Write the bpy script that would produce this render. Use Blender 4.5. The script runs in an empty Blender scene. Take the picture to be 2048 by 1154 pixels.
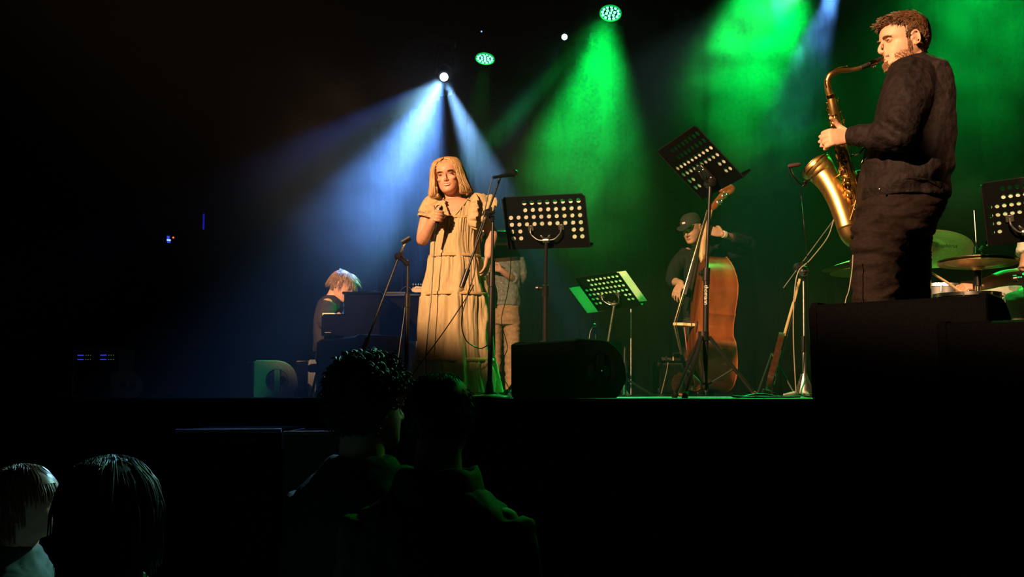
import bpy, bmesh, math, random
from mathutils import Vector, Matrix, noise
from math import sin, cos, pi, radians, sqrt, atan, atan2

# ------------------------------------------------------------------ camera, world, lights, exposure
C = bpy.context.scene.collection
SC = bpy.context.scene
F = 2000.0            # focal length in pixels of the 2048 px wide frame
EYE = 1.55
STG = 1.522           # height of the stage top
TILT = atan(210 / F)
ROLL = radians(0.25)
CAMR = Matrix.Rotation(pi / 2 + TILT, 3, 'X') @ Matrix.Rotation(-ROLL, 3, 'Z')

def P(px, py, D):
    """point seen at photograph pixel (px, py), at the distance D (metres) out from the camera"""
    d = CAMR @ Vector(((px - 1024) / F, -(py - 577) / F, -1.0))
    return Vector((0, 0, EYE)) + d * (D / d.y)

cam = bpy.data.cameras.new('camera')
cam.lens = F * 36 / 2048
cam.sensor_width = 36
cam.clip_start = 0.05
co = bpy.data.objects.new('camera', cam)
C.objects.link(co)
co.location = (0, 0, EYE)
co.rotation_euler = CAMR.to_euler()
SC.camera = co

w = bpy.data.worlds.new('world')
SC.world = w
w.use_nodes = True
w.node_tree.nodes['Background'].inputs[0].default_value = (0.10, 0.22, 0.75, 1)
w.node_tree.nodes['Background'].inputs[1].default_value = 0.004
SC.view_settings.view_transform = 'Standard'
SC.view_settings.look = 'None'
SC.view_settings.exposure = 0.0
SC.view_settings.gamma = 1.0
SC.view_settings.use_curve_mapping = False
SC.cycles.volume_bounces = 0
SC.cycles.max_bounces = 5
SC.cycles.diffuse_bounces = 2
SC.cycles.glossy_bounces = 2
SC.cycles.transmission_bounces = 3
SC.cycles.transparent_max_bounces = 20
SC.cycles.use_denoising = True
SC.cycles.denoiser = 'OPENIMAGEDENOISE'
SC.cycles.sample_clamp_indirect = 2.0
SC.cycles.use_adaptive_sampling = False
SC.cycles.volume_step_rate = 4.0
SC.cycles.volume_max_steps = 64

# the stage frame: the front edge of the stage recedes to the left
Q = Vector((0.1, 5.70, 0))
E = Vector((-0.616, 0.788, 0)).normalized()      # along the edge, away to the left
M_ = Vector((0.788, 0.616, 0)).normalized()      # from the edge towards the back curtain
def S(e, m, z):
    return Q + E * e + M_ * m + Vector((0, 0, z))
YAW = atan2(E.y, E.x) + pi                        # local +X = -E (to the right), local +Y = M_

def look(o, a, b, roll=0.0):
    d = (b - a).normalized()
    q = d.to_track_quat('-Z', 'Y')
    o.location = a
    o.rotation_euler = (q.to_matrix() @ Matrix.Rotation(roll, 3, 'Z')).to_euler()

def spot(name, a, b, power, color, deg, blend, size=0.04, gobo=None, roll=0.0, off=0.05, shutter=None):
    l = bpy.data.lights.new(name, 'SPOT')
    l.energy = power
    l.color = color
    l.spot_size = radians(deg)
    l.spot_blend = blend
    l.shadow_soft_size = size
    o = bpy.data.objects.new(name, l)
    C.objects.link(o)
    look(o, a + (b - a).normalized() * off, b, roll)
    if gobo or shutter:
        l.use_nodes = True
        nt = l.node_tree
        em = nt.nodes['Emission']
        tc = nt.nodes.new('ShaderNodeTexCoord')
        sx = nt.nodes.new('ShaderNodeSeparateXYZ')
        nt.links.new(tc.outputs['Normal'], sx.inputs[0])
        dx = nt.nodes.new('ShaderNodeMath'); dx.operation = 'DIVIDE'
        dy = nt.nodes.new('ShaderNodeMath'); dy.operation = 'DIVIDE'
        nt.links.new(sx.outputs[0], dx.inputs[0]); nt.links.new(sx.outputs[2], dx.inputs[1])
        nt.links.new(sx.outputs[1], dy.inputs[0]); nt.links.new(sx.outputs[2], dy.inputs[1])
        if shutter:
            ms = nt.nodes.new('ShaderNodeMapRange'); ms.interpolation_type = 'SMOOTHSTEP'
            ms.inputs['From Min'].default_value = shutter[0]; ms.inputs['From Max'].default_value = shutter[1]
            nt.links.new(dy.outputs[0], ms.inputs[0])
            m3 = nt.nodes.new('ShaderNodeMapRange'); m3.interpolation_type = 'SMOOTHSTEP'
            m3.inputs['From Min'].default_value = shutter[2]; m3.inputs['From Max'].default_value = shutter[3]
            nt.links.new(dy.outputs[0], m3.inputs[0])
            mm = nt.nodes.new('ShaderNodeMath'); mm.operation = 'MULTIPLY'
            nt.links.new(ms.outputs[0], mm.inputs[0]); nt.links.new(m3.outputs[0], mm.inputs[1])
            nt.links.new(mm.outputs[0], em.inputs['Strength'])
            return o
        cb = nt.nodes.new('ShaderNodeCombineXYZ')
        nt.links.new(dx.outputs[0], cb.inputs[0]); nt.links.new(dy.outputs[0], cb.inputs[1])
        cb.inputs[2].default_value = gobo[3] if len(gobo) > 3 else 0.0
        mp = nt.nodes.new('ShaderNodeMapping')
        mp.inputs['Scale'].default_value = (gobo[0], gobo[1], 1)
        nt.links.new(cb.outputs[0], mp.inputs[0])
        no = nt.nodes.new('ShaderNodeTexNoise')
        no.inputs['Scale'].default_value = 1.0
        no.inputs['Detail'].default_value = 1.0
        nt.links.new(mp.outputs[0], no.inputs['Vector'])
        mr = nt.nodes.new('ShaderNodeMapRange')
        mr.interpolation_type = 'SMOOTHSTEP'
        mr.inputs['From Min'].default_value = gobo[2][0]
        mr.inputs['From Max'].default_value = gobo[2][1]
        mr.inputs['To Min'].default_value = gobo[2][2]
        mr.inputs['To Max'].default_value = 1.0
        nt.links.new(no.outputs[0], mr.inputs[0])
        nt.links.new(mr.outputs[0], em.inputs['Strength'])
    return o

GREEN = (0.0, 1.0, 0.10)
LAMP_A = P(1221, 27, 10.0)
LAMP_B = P(970, 118, 11.5)
LAMP_C = P(1545, -110, 8.6)
LAMP_D = P(1960, -190, 8.0)
HEAD_A = P(888, 154, 10.2)
HEAD_B = P(1129, 74, 11.5)
HEAD_C = P(1688, -90, 8.6)
AIM_A = P(1150, 760, 8.4)
AIM_B = P(890, 760, 10.4)
GA = 420.0
spot('green_wash_and_fill_light', LAMP_A, P(1135, 640, 7.6), GA * 4.0, GREEN, 30, 0.8, 0.09)
spot('green_wash_and_fill_light', LAMP_A, P(965, 620, 6.9), GA * 7.0, GREEN, 11, 0.9, 0.09)  # extra narrow spot added at this lamp to green the dress edge
spot('green_wash_and_fill_light', LAMP_A, P(1170, 590, 8.0), GA * 5.0, GREEN, 6, 0.8, 0.09)  # pin spot added to brighten the left page of the small stand
spot('green_wash_and_fill_light', LAMP_B, AIM_B, GA * 1.3, GREEN, 26, 0.8, 0.08)
spot('green_wash_and_fill_light', LAMP_A, P(492, 765, 9.2), GA * 4.0, (0.0, 1.0, 0.25), 6, 0.8, 0.08)  # pin spot added to light the cheek of the left monitor
spot('green_wash_and_fill_light', LAMP_A, P(690, 600, 8.4), GA * 7.0, GREEN, 5, 0.8, 0.08)  # pin spot added for the green rim on the pianist's hair
spot('green_wash_and_fill_light', LAMP_C, P(1470, 560, 6.9), GA * 4.2, GREEN, 46, 0.9, 0.09)
spot('green_wash_and_fill_light', LAMP_D, P(1880, 560, 5.8), GA * 2.1, GREEN, 50, 0.9, 0.09)
spot('green_wash_and_fill_light', LAMP_A, P(860, 900, 3.0), GA * 0.6, GREEN, 14, 0.9, 0.09)  # added spot for green rims on the heads in the hall
BL = (0.13, 0.36, 1.0)
spot('blue_beam_and_fill_light', HEAD_A, P(750, 470, 8.6), 6000, BL, 32, 0.45, 0.03, gobo=(13, 2.0, (0.36, 0.66, 0.05)), off=.09)
spot('blue_beam_and_fill_light', HEAD_A, P(990, 400, 8.2), 4500, (0.24, 0.55, 1.0), 10, 0.7, 0.03, off=.09)
spot('blue_beam_and_fill_light', HEAD_A, P(430, 400, 8.0), 1300, (0.05, 0.16, 1.0), 11, 0.9, 0.03, gobo=(16, 3, (0.4, 0.62, 0.1)), off=.09)
spot('blue_beam_and_fill_light', HEAD_B, P(1020, 250, 9.0), 90, (0.1, 0.4, 1.0), 6, 0.8, 0.03, off=.09)
spot('blue_beam_and_fill_light', HEAD_C, P(1590, 220, 7.6), 1300, (0.12, 0.38, 1.0), 14, 0.7, 0.03, off=.09)
spot('blue_beam_and_fill_light', HEAD_A, P(180, 1010, 2.7), 1500, (0.3, 0.7, 1.0), 11, 0.9, 0.03, off=.09)  # added fill for the heads at the lower left
spot('blue_beam_and_fill_light', HEAD_C, P(150, 1010, 2.8), 1900, (0.4, 0.95, 0.8), 9, 0.9, 0.03, off=.09)  # added greenish fill for the child's face
spot('blue_beam_and_fill_light', HEAD_A, P(520, 868, 5.3), 1200, (0.3, 0.55, 1.0), 9, 0.9, 0.03, off=.09)  # added fill aimed only at the cabinet edge line
WARM = (1.0, 0.58, 0.30)
FRONT = Vector((-3.9, -0.3, 5.4))
spot('front_light', FRONT, Vector((0.46, 6.4, 2.72)), 6800, WARM, 56, 0.4, 0.08, shutter=(0.138, 0.103, -0.17, -0.12), roll=radians(-11))
FRONT2 = Vector((0.0, -2.0, 5.4))
spot('front_light', FRONT2, Vector((2.80, 5.3, 2.38)), 5600, WARM, 9.2, 0.15, 0.08)

# ------------------------------------------------------------------ materials
MATS = {}
def mat(name, col, rough=0.6, metal=0.0, var=0.12, scale=30.0, bump=0.0, bscale=None, spec=0.5, coat=0.0, sss=0.0, emis=None, estr=0.0,
        stretch=(1, 1, 1), trans=0.0, sheen=0.0, col2=None, dist=0.001, lo=0.35, hi=0.65):
    if name in MATS: return MATS[name]
    m = bpy.data.materials.new(name)
    m.use_nodes = True
    nt = m.node_tree
    b = nt.nodes['Principled BSDF']
    b.inputs['Roughness'].default_value = rough
    b.inputs['Metallic'].default_value = metal
    b.inputs['Specular IOR Level'].default_value = spec
    b.inputs['Coat Weight'].default_value = coat
    b.inputs['Sheen Weight'].default_value = sheen
    if sss:
        b.inputs['Subsurface Weight'].default_value = sss
        b.inputs['Subsurface Radius'].default_value = (0.012, 0.005, 0.003)
        b.inputs['Subsurface Scale'].default_value = 1.0
    if emis:
        b.inputs['Emission Color'].default_value = (*emis, 1)
        b.inputs['Emission Strength'].default_value = estr
    tc = nt.nodes.new('ShaderNodeTexCoord')
    mp = nt.nodes.new('ShaderNodeMapping')
    mp.inputs['Scale'].default_value = stretch
    nt.links.new(tc.outputs['Object'], mp.inputs[0])
    n = nt.nodes.new('ShaderNodeTexNoise')
    n.inputs['Scale'].default_value = scale
    n.inputs['Detail'].default_value = 4
    nt.links.new(mp.outputs[0], n.inputs['Vector'])
    r = nt.nodes.new('ShaderNodeValToRGB')
    r.color_ramp.elements[0].position = lo
    r.color_ramp.elements[1].position = hi
    c2 = col2 if col2 else tuple(min(1, c * (1 + var)) for c in col)
    r.color_ramp.elements[0].color = (*[c * (1 - var) for c in col], 1)
    r.color_ramp.elements[1].color = (*c2, 1)
    nt.links.new(n.outputs[0], r.inputs[0])
    nt.links.new(r.outputs[0], b.inputs['Base Color'])
    if bump:
        n2 = nt.nodes.new('ShaderNodeTexNoise')
        n2.inputs['Scale'].default_value = bscale or scale
        n2.inputs['Detail'].default_value = 3
        nt.links.new(mp.outputs[0], n2.inputs['Vector'])
        bp = nt.nodes.new('ShaderNodeBump')
        bp.inputs['Strength'].default_value = bump
        bp.inputs['Distance'].default_value = dist
        nt.links.new(n2.outputs[0], bp.inputs['Height'])
        nt.links.new(bp.outputs[0], b.inputs['Normal'])
    if trans:
        b.inputs['Transmission Weight'].default_value = trans
    MATS[name] = m
    return m

M = dict(
    curtain=mat('curtain_black', (0.006, 0.006, 0.007), 0.95, var=0.3, spec=0.1, scale=4),
    wall=mat('wall_black', (0.008, 0.009, 0.012), 0.9, var=0.3, spec=0.1, scale=2),
    floor=mat('floor_dark', (0.012, 0.012, 0.013), 0.6, var=0.3, scale=3),
    stage=mat('stage_black', (0.03, 0.03, 0.03), 0.55, var=0.3, scale=5, bump=0.3),
    fascia=mat('stage_skirt', (0.006, 0.006, 0.007), 0.95, var=0.3, scale=5, spec=0.1),
    blackmetal=mat('black_metal', (0.012, 0.011, 0.011), 0.32, 0.0, var=0.2, scale=60, spec=0.6),
    plate=mat('black_powder_metal', (0.003, 0.003, 0.0035), 0.5, 0.0, var=0.2, scale=90, spec=0.12),
    chrome=mat('chrome', (0.72, 0.70, 0.66), 0.2, 1.0, var=0.05),
    steel=mat('worn_steel', (0.45, 0.43, 0.40), 0.38, 1.0, var=0.2, scale=50),
    darkchrome=mat('dark_chrome', (0.16, 0.15, 0.14), 0.28, 1.0, var=0.2),
    plastic=mat('black_plastic', (0.008, 0.008, 0.009), 0.45, var=0.15, spec=0.3),
    rubber=mat('black_rubber', (0.01, 0.01, 0.01), 0.7, var=0.15),
    paper=mat('paper', (0.80, 0.78, 0.70), 0.85, var=0.03, scale=8),
    brass=mat('brass_lacquer', (0.95, 0.56, 0.19), 0.36, 1.0, var=0.2, scale=18, bump=0.12, bscale=60, dist=0.0006),
    brass2=mat('bright_brass', (0.85, 0.55, 0.20), 0.18, 1.0, var=0.1, scale=40),
    bronze=mat('cymbal_bronze', (0.55, 0.42, 0.20), 0.42, 1.0, var=0.15, scale=50, stretch=(1, 1, 8)),
    skin=mat('skin', (0.66, 0.36, 0.24), 0.5, var=0.07, scale=25, spec=0.35, sss=0.08),
    skin2=mat('skin_rosy', (0.62, 0.31, 0.20), 0.5, var=0.09, scale=25, spec=0.35, sss=0.08),
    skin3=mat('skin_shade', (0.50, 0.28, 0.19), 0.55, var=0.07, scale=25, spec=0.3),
    lip=mat('lip', (0.42, 0.10, 0.08), 0.4, var=0.1),
    teeth=mat('teeth', (0.85, 0.82, 0.76), 0.3, var=0.03),
    brow=mat('brow_hair', (0.10, 0.045, 0.02), 0.7, var=0.3, scale=200),
    eye=mat('eye_dark', (0.03, 0.018, 0.012), 0.15, var=0.2),
    beard=mat('beard', (0.22, 0.10, 0.045), 0.7, var=0.35, scale=300, bump=0.8, bscale=500, dist=0.002),
    blonde=mat('blonde_hair', (0.62, 0.33, 0.12), 0.42, var=0.35, scale=40, stretch=(3, 3, 0.4), col2=(0.85, 0.55, 0.26)),
    brownhair=mat('brown_hair', (0.07, 0.030, 0.013), 0.45, var=0.4, scale=60, col2=(0.17, 0.08, 0.035)),
    fairhair=mat('fair_brown_hair', (0.30, 0.17, 0.08), 0.45, var=0.35, scale=60),
    darkhair=mat('dark_hair', (0.020, 0.014, 0.010), 0.5, var=0.4, scale=60),
    dress=mat('cream_gauze', (0.60, 0.45, 0.25), 0.85, var=0.10, scale=60, bump=0.5, bscale=160, spec=0.15, stretch=(1, 1, 0.25), dist=0.002, sheen=0.2),
    dresstrim=mat('gauze_trim', (0.50, 0.34, 0.17), 0.85, var=0.2, scale=150, bump=0.6, bscale=220, spec=0.1, dist=0.002),
    shirt=mat('black_shirt', (0.010, 0.0060, 0.0062), 0.75, var=0.3, scale=40, bump=0.7, bscale=16, spec=0.2, dist=0.03),
    trousers=mat('dark_trousers', (0.013, 0.0075, 0.006), 0.85, var=0.25, scale=50, bump=0.45, bscale=12, spec=0.15, dist=0.012, stretch=(1, 1, 2)),
    blacktee=mat('black_jersey', (0.012, 0.012, 0.012), 0.85, var=0.2, bump=0.4, bscale=14, spec=0.2, dist=0.01),
    jacket=mat('dark_jacket', (0.032, 0.028, 0.027), 0.85, var=0.2, bump=0.4, bscale=14, spec=0.2, dist=0.01),
    shirtgrey=mat('faded_shirt', (0.16, 0.17, 0.15), 0.8, var=0.3, bump=0.5, bscale=14, spec=0.2, dist=0.012),
    khaki=mat('khaki_trousers', (0.34, 0.22, 0.13), 0.85, var=0.15, bump=0.5, bscale=14, spec=0.2, dist=0.012),
    shoe=mat('shoe_leather', (0.012, 0.01, 0.009), 0.4, var=0.2),
    wood=mat('bass_varnish', (0.20, 0.042, 0.010), 0.24, var=0.3, scale=7, stretch=(1, 1, 0.2), coat=0.5, col2=(0.32, 0.085, 0.022)),
    ebony=mat('ebony', (0.018, 0.014, 0.012), 0.3, var=0.2),
    maple=mat('maple', (0.62, 0.40, 0.20), 0.35, var=0.12, scale=12, stretch=(1, 1, 0.2)),
    bridge=mat('bridge_maple', (0.80, 0.62, 0.33), 0.5, var=0.1),
    piano=mat('piano_black', (0.002, 0.002, 0.003), 0.12, var=0.1, spec=0.25),
    cab=mat('cabinet_black', (0.0018, 0.0018, 0.0024), 0.8, var=0.25, scale=120, bump=0.25, bscale=300, spec=0.03),
    cabgrey=mat('cabinet_grey', (0.16, 0.17, 0.17), 0.55, var=0.2, scale=120, bump=0.25, bscale=300, spec=0.3),  # this grey also stands for cabinet faces that catch light
    drumhead=mat('drum_head', (0.55, 0.53, 0.48), 0.5, var=0.05),
    drumshell=mat('drum_shell', (0.012, 0.011, 0.010), 0.4, var=0.2),
    matte=mat('matte_black', (0.004, 0.004, 0.005), 1.0, var=0.2, spec=0.0),
    stick=mat('hickory', (0.78, 0.56, 0.30), 0.5, var=0.1, scale=30),
    tee=mat('pale_tee', (0.78, 0.74, 0.62), 0.85, var=0.05, bump=0.3, bscale=20),
    capcloth=mat('cap_cloth', (0.02, 0.022, 0.02), 0.85, var=0.2),
    white=mat('white_print', (0.85, 0.82, 0.78), 0.6, var=0.02),
    cord=mat('cable_black', (0.010, 0.009, 0.009), 0.45, var=0.1),
    cordpale=mat('cable_pale', (0.30, 0.26, 0.18), 0.5, var=0.1),
    green_led=mat('green_lens', (0.0, 0.3, 0.03), 0.3, emis=(0.12, 1.0, 0.35), estr=5.0),
    green_glow=mat('green_lens_dim', (0.0, 0.3, 0.03), 0.3, emis=(0.0, 0.75, 0.12), estr=0.7),
    white_led=mat('white_lens', (0.8, 0.9, 1.0), 0.3, emis=(0.55, 0.72, 1.0), estr=40.0),
    white_led2=mat('pale_lens', (0.8, 0.9, 1.0), 0.3, emis=(0.6, 0.9, 1.0), estr=5.0),
    blue_led=mat('blue_display', (0.02, 0.05, 0.3), 0.3, emis=(0.03, 0.08, 1.0), estr=0.9),
    bluewhite_led=mat('pale_display', (0.1, 0.2, 0.6), 0.3, emis=(0.3, 0.5, 1.0), estr=1.6),
    green_dot=mat('green_indicator', (0.02, 0.2, 0.03), 0.3, emis=(0.2, 0.8, 0.3), estr=0.35),
    red_led=mat('red_indicator', (0.3, 0.02, 0.02), 0.3, emis=(1.0, 0.12, 0.03), estr=1.6),
    vest=mat('pale_cloth', (0.45, 0.45, 0.42), 0.8, var=0.1, bump=0.5, bscale=20, dist=0.01),
)

def translucent(m, col, f):
    nt = m.node_tree; out = nt.nodes['Material Output']; b = nt.nodes['Principled BSDF']
    t = nt.nodes.new('ShaderNodeBsdfTranslucent'); t.inputs[0].default_value = (*col, 1)
    x = nt.nodes.new('ShaderNodeMixShader'); x.inputs[0].default_value = f
    nt.links.new(b.outputs[0], x.inputs[1]); nt.links.new(t.outputs[0], x.inputs[2]); nt.links.new(x.outputs[0], out.inputs[0])
translucent(M['paper'], (.8, .78, .7), .42)
translucent(M['dress'], (.72, .55, .28), .22)
translucent(M['blonde'], (.75, .45, .18), .25)

# ------------------------------------------------------------------ mesh helpers
def frame_of(d, hint=Vector((0, 0, 1))):
    d = d.normalized()
    if abs(d.dot(hint)) > 0.95: hint = Vector((1, 0, 0)) if abs(d.x) < 0.9 else Vector((0, 1, 0))
    x = hint.cross(d).normalized()
    y = d.cross(x).normalized()
    return x, y

def rings_to(bm, rings, close=True, cap=True):
    prev = None; first = None
    for r in rings:
        vs = [bm.verts.new(p) for p in r]
        if prev:
            n = len(vs)
            for i in range(n if close else n - 1):
                j = (i + 1) % n
                bm.faces.new((prev[i], prev[j], vs[j], vs[i]))
        else: first = vs
        prev = vs
    if cap:
        bm.faces.new(list(reversed(first)))
        bm.faces.new(prev)

def smooth_pts(pts, rad, k):
    if k <= 1 or len(pts) < 3: return pts, rad
    out, ro = [], []
    n = len(pts)
    for i in range(n - 1):
        p0, p1, p2, p3 = pts[max(0, i - 1)], pts[i], pts[i + 1], pts[min(n - 1, i + 2)]
        for j in range(k):
            t = j / k
            out.append(0.5 * ((2 * p1) + (-p0 + p2) * t + (2 * p0 - 5 * p1 + 4 * p2 - p3) * t * t + (-p0 + 3 * p1 - 3 * p2 + p3) * t ** 3))
            ro.append(rad[i] * (1 - t) + rad[i + 1] * t)
    out.append(pts[-1]); ro.append(rad[-1])
    return out, ro

def tube(bm, pts, r, n=10, k=4, cap=True, round_ends=False):
    pts = [Vector(p) for p in pts]
    rad = [r] * len(pts) if isinstance(r, (int, float)) else list(r)
    pts, rad = smooth_pts(pts, rad, k)
    if round_ends:
        d0 = (pts[0] - pts[1]).normalized(); d1 = (pts[-1] - pts[-2]).normalized()
        a, b = rad[0], rad[-1]
        pts = [pts[0] + d0 * a * q for q in (0.95, 0.7)] + pts + [pts[-1] + d1 * b * q for q in (0.7, 0.95)]
        rad = [a * 0.3, a * 0.72] + rad + [b * 0.72, b * 0.3]
    x = None; rings = []
    for i, p in enumerate(pts):
        d = (pts[min(i + 1, len(pts) - 1)] - pts[max(i - 1, 0)])
        if d.length < 1e-9: d = Vector((0, 0, 1))
        d.normalize()
        if x is None: x, y = frame_of(d)
        else:
            x = (x - d * x.dot(d))
            if x.length < 1e-6: x, y = frame_of(d)
            x.normalize(); y = d.cross(x)
        rings.append([p + (x * cos(a) + y * sin(a)) * rad[i] for a in [2 * pi * j / n for j in range(n)]])
    rings_to(bm, rings, cap=cap)

def rod(bm, a, b, r, r2=None, n=12):
    tube(bm, [a, b], [r, r if r2 is None else r2], n, 1)

def box(bm, c, size, R=None, bevel=0.0):
    R = R or Matrix.Identity(3)
    hx, hy, hz = size[0] / 2, size[1] / 2, size[2] / 2
    b2 = bmesh.new()
    bmesh.ops.create_cube(b2, size=1.0)
    for v in b2.verts: v.co = Vector((v.co.x * size[0], v.co.y * size[1], v.co.z * size[2]))
    if bevel: bmesh.ops.bevel(b2, geom=list(b2.edges), offset=bevel, segments=1, affect='EDGES')
    merge(bm, b2, Matrix.Translation(Vector(c)) @ R.to_4x4())

def merge(bm, b2, mtx=None):
    mp = {}
    for v in b2.verts: mp[v] = bm.verts.new((mtx @ v.co) if mtx else v.co.copy())
    for f in b2.faces:
        try: bm.faces.new([mp[v] for v in f.verts])
        except ValueError: pass
    b2.free()

def ball(bm, c, r, R=None, u=16, v=10):
    b2 = bmesh.new()
    bmesh.ops.create_uvsphere(b2, u_segments=u, v_segments=v, radius=1.0)
    if isinstance(r, (int, float)): r = (r, r, r)
    S4 = Matrix.Diagonal((r[0], r[1], r[2], 1))
    merge(bm, b2, Matrix.Translation(Vector(c)) @ (R.to_4x4() if R else Matrix.Identity(4)) @ S4)

def lathe(bm, prof, origin, axis, n=32, cap=True):
    axis = axis.normalized(); x, y = frame_of(axis)
    rings_to(bm, [[origin + axis * h + (x * cos(a) + y * sin(a)) * max(r, 1e-4) for a in [2 * pi * j / n for j in range(n)]] for r, h in prof], cap=cap)

def prism(bm, outline, origin, ux, uy, depth):
    """outline of 2-D points in the plane ux, uy pushed along depth (a vector)"""
    a = [bm.verts.new(origin + ux * p[0] + uy * p[1]) for p in outline]
    b = [bm.verts.new(origin + ux * p[0] + uy * p[1] + depth) for p in outline]
    n = len(outline)
    bm.faces.new(a); bm.faces.new(list(reversed(b)))
    for i in range(n):
        j = (i + 1) % n
        bm.faces.new((a[j], a[i], b[i], b[j]))

def loft(bm, rings, n=32, cap=True):
    """rings: (centre, half-width vector, half-depth vector[, exponent])"""
    out = []
    for r in rings:
        c, ax, ay = r[0], r[1], r[2]
        e = r[3] if len(r) > 3 else 1.0
        R = []
        for j in range(n):
            a = 2 * pi * j / n
            cx, sy = cos(a), sin(a)
            R.append(c + ax * (math.copysign(abs(cx) ** e, cx)) + ay * (math.copysign(abs(sy) ** e, sy)))
        out.append(R)
    rings_to(bm, out, cap=cap)

def row(y, xl, xr, D, th, e=0.9):
    c = P((xl + xr) / 2, y, D)
    return (c, (P(xr, y, D) - P(xl, y, D)) / 2, Vector((0, th, 0)), e)

def refine(rows, k):
    """interpolate (y, xl, xr, D, th) rows smoothly"""
    out = []; n = len(rows)
    for i in range(n - 1):
        r0, r1, r2, r3 = rows[max(0, i - 1)], rows[i], rows[i + 1], rows[min(n - 1, i + 2)]
        for j in range(k):
            t = j / k
            out.append(tuple(0.5 * ((2 * b) + (-a + c) * t + (2 * a - 5 * b + 4 * c - d) * t * t + (-a + 3 * b - 3 * c + d) * t ** 3) for a, b, c, d in zip(r0, r1, r2, r3)))
    out.append(tuple(rows[-1]))
    return out

# ------------------------------------------------------------------ objects
def origin_of(o):
    while o is not None and o.parent is not None: o = o.parent
    return o.location.copy() if o is not None else Vector((0, 0, 0))

def obj(name, bm, m, parent=None, smooth=True, label=None, loc=None, angle=40):
    me = bpy.data.meshes.new(name)
    if isinstance(bm, bpy.types.Mesh):
        me = bm; me.name = name
    else:
        bmesh.ops.recalc_face_normals(bm, faces=list(bm.faces))
        bm.to_mesh(me); bm.free()
    me.materials.append(m)
    o = bpy.data.objects.new(name, me); C.objects.link(o)
    if parent is not None:
        o.parent = parent
        me.transform(Matrix.Translation(-origin_of(parent)))
    elif loc is not None:
        me.transform(Matrix.Translation(-Vector(loc))); o.location = loc
    if smooth:
        me.shade_smooth()
        if angle < 180:
            try: me.set_sharp_from_angle(angle=radians(angle))
            except Exception: pass
    if label: o['label'] = label
    return o

def thing(name, label, cat, loc, group=None):
    o = bpy.data.objects.new(name, None); C.objects.link(o)
    o.empty_display_size = 0.1
    o.location = loc; o['label'] = label; o['category'] = cat
    if group: o['group'] = group
    return o

def tag(o, label, cat, group=None):
    o['label'] = label; o['category'] = cat
    if group: o['group'] = group
    return o

def struct(o, label=None):
    o['kind'] = 'structure'
    if label: o['label'] = label
    return o

def nb(): return bmesh.new()

def fuse(bm, voxel=0.006, smooth=3, factor=0.5, wr=0.0, wscale=12.0, wst=(1, 1, 1), fold=None):
    me = bpy.data.meshes.new('tmp'); bmesh.ops.recalc_face_normals(bm, faces=list(bm.faces))
    bm.to_mesh(me); bm.free()
    o = bpy.data.objects.new('tmp', me); C.objects.link(o)
    r = o.modifiers.new('r', 'REMESH'); r.mode = 'VOXEL'; r.voxel_size = voxel
    if smooth:
        s = o.modifiers.new('s', 'SMOOTH'); s.factor = factor; s.iterations = smooth
    dg = bpy.context.evaluated_depsgraph_get()
    me2 = bpy.data.meshes.new_from_object(o.evaluated_get(dg))
    bpy.data.objects.remove(o); bpy.data.meshes.remove(me)
    if wr or fold:
        nn = [v.normal.copy() for v in me2.vertices]
        for v, n in zip(me2.vertices, nn):
            d = 0.0
            if wr:
                q = Vector((v.co.x * wst[0], v.co.y * wst[1], v.co.z * wst[2])) * wscale
                w1 = noise.noise(q + Vector((noise.noise(q * 0.5), 0, 0)) * 2)
                w2 = noise.noise(q * 2.9 + Vector((3, w1 * 2, 7)))
            d += wr * (1 - 2.2 * abs(w1)) + wr * .38 * (1 - 3 * abs(w2))
            if fold: d += fold(v.co)
            v.co += n * d
    return me2

def text(name, body, size, origin, ux, uy, m, parent, depth=0.0006, sx=1.0, sy=1.0):
    cu = bpy.data.curves.new(name, 'FONT'); cu.body = body; cu.size = size; cu.extrude = depth
    cu.align_x = 'CENTER'; cu.align_y = 'CENTER'
    o = bpy.data.objects.new(name, cu); C.objects.link(o)
    dg = bpy.context.evaluated_depsgraph_get()
    me = bpy.data.meshes.new_from_object(o.evaluated_get(dg))
    bpy.data.objects.remove(o)
    ux = ux.normalized(); uz = ux.cross(uy).normalized(); uy = uz.cross(ux).normalized()
    R = Matrix((ux, uy, uz)).transposed().to_4x4()
    me.transform(Matrix.Translation(origin) @ R @ Matrix.Diagonal((sx, sy, 1, 1)))
    me.materials.clear()
    return obj(name, me, m, parent, smooth=False)

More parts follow.
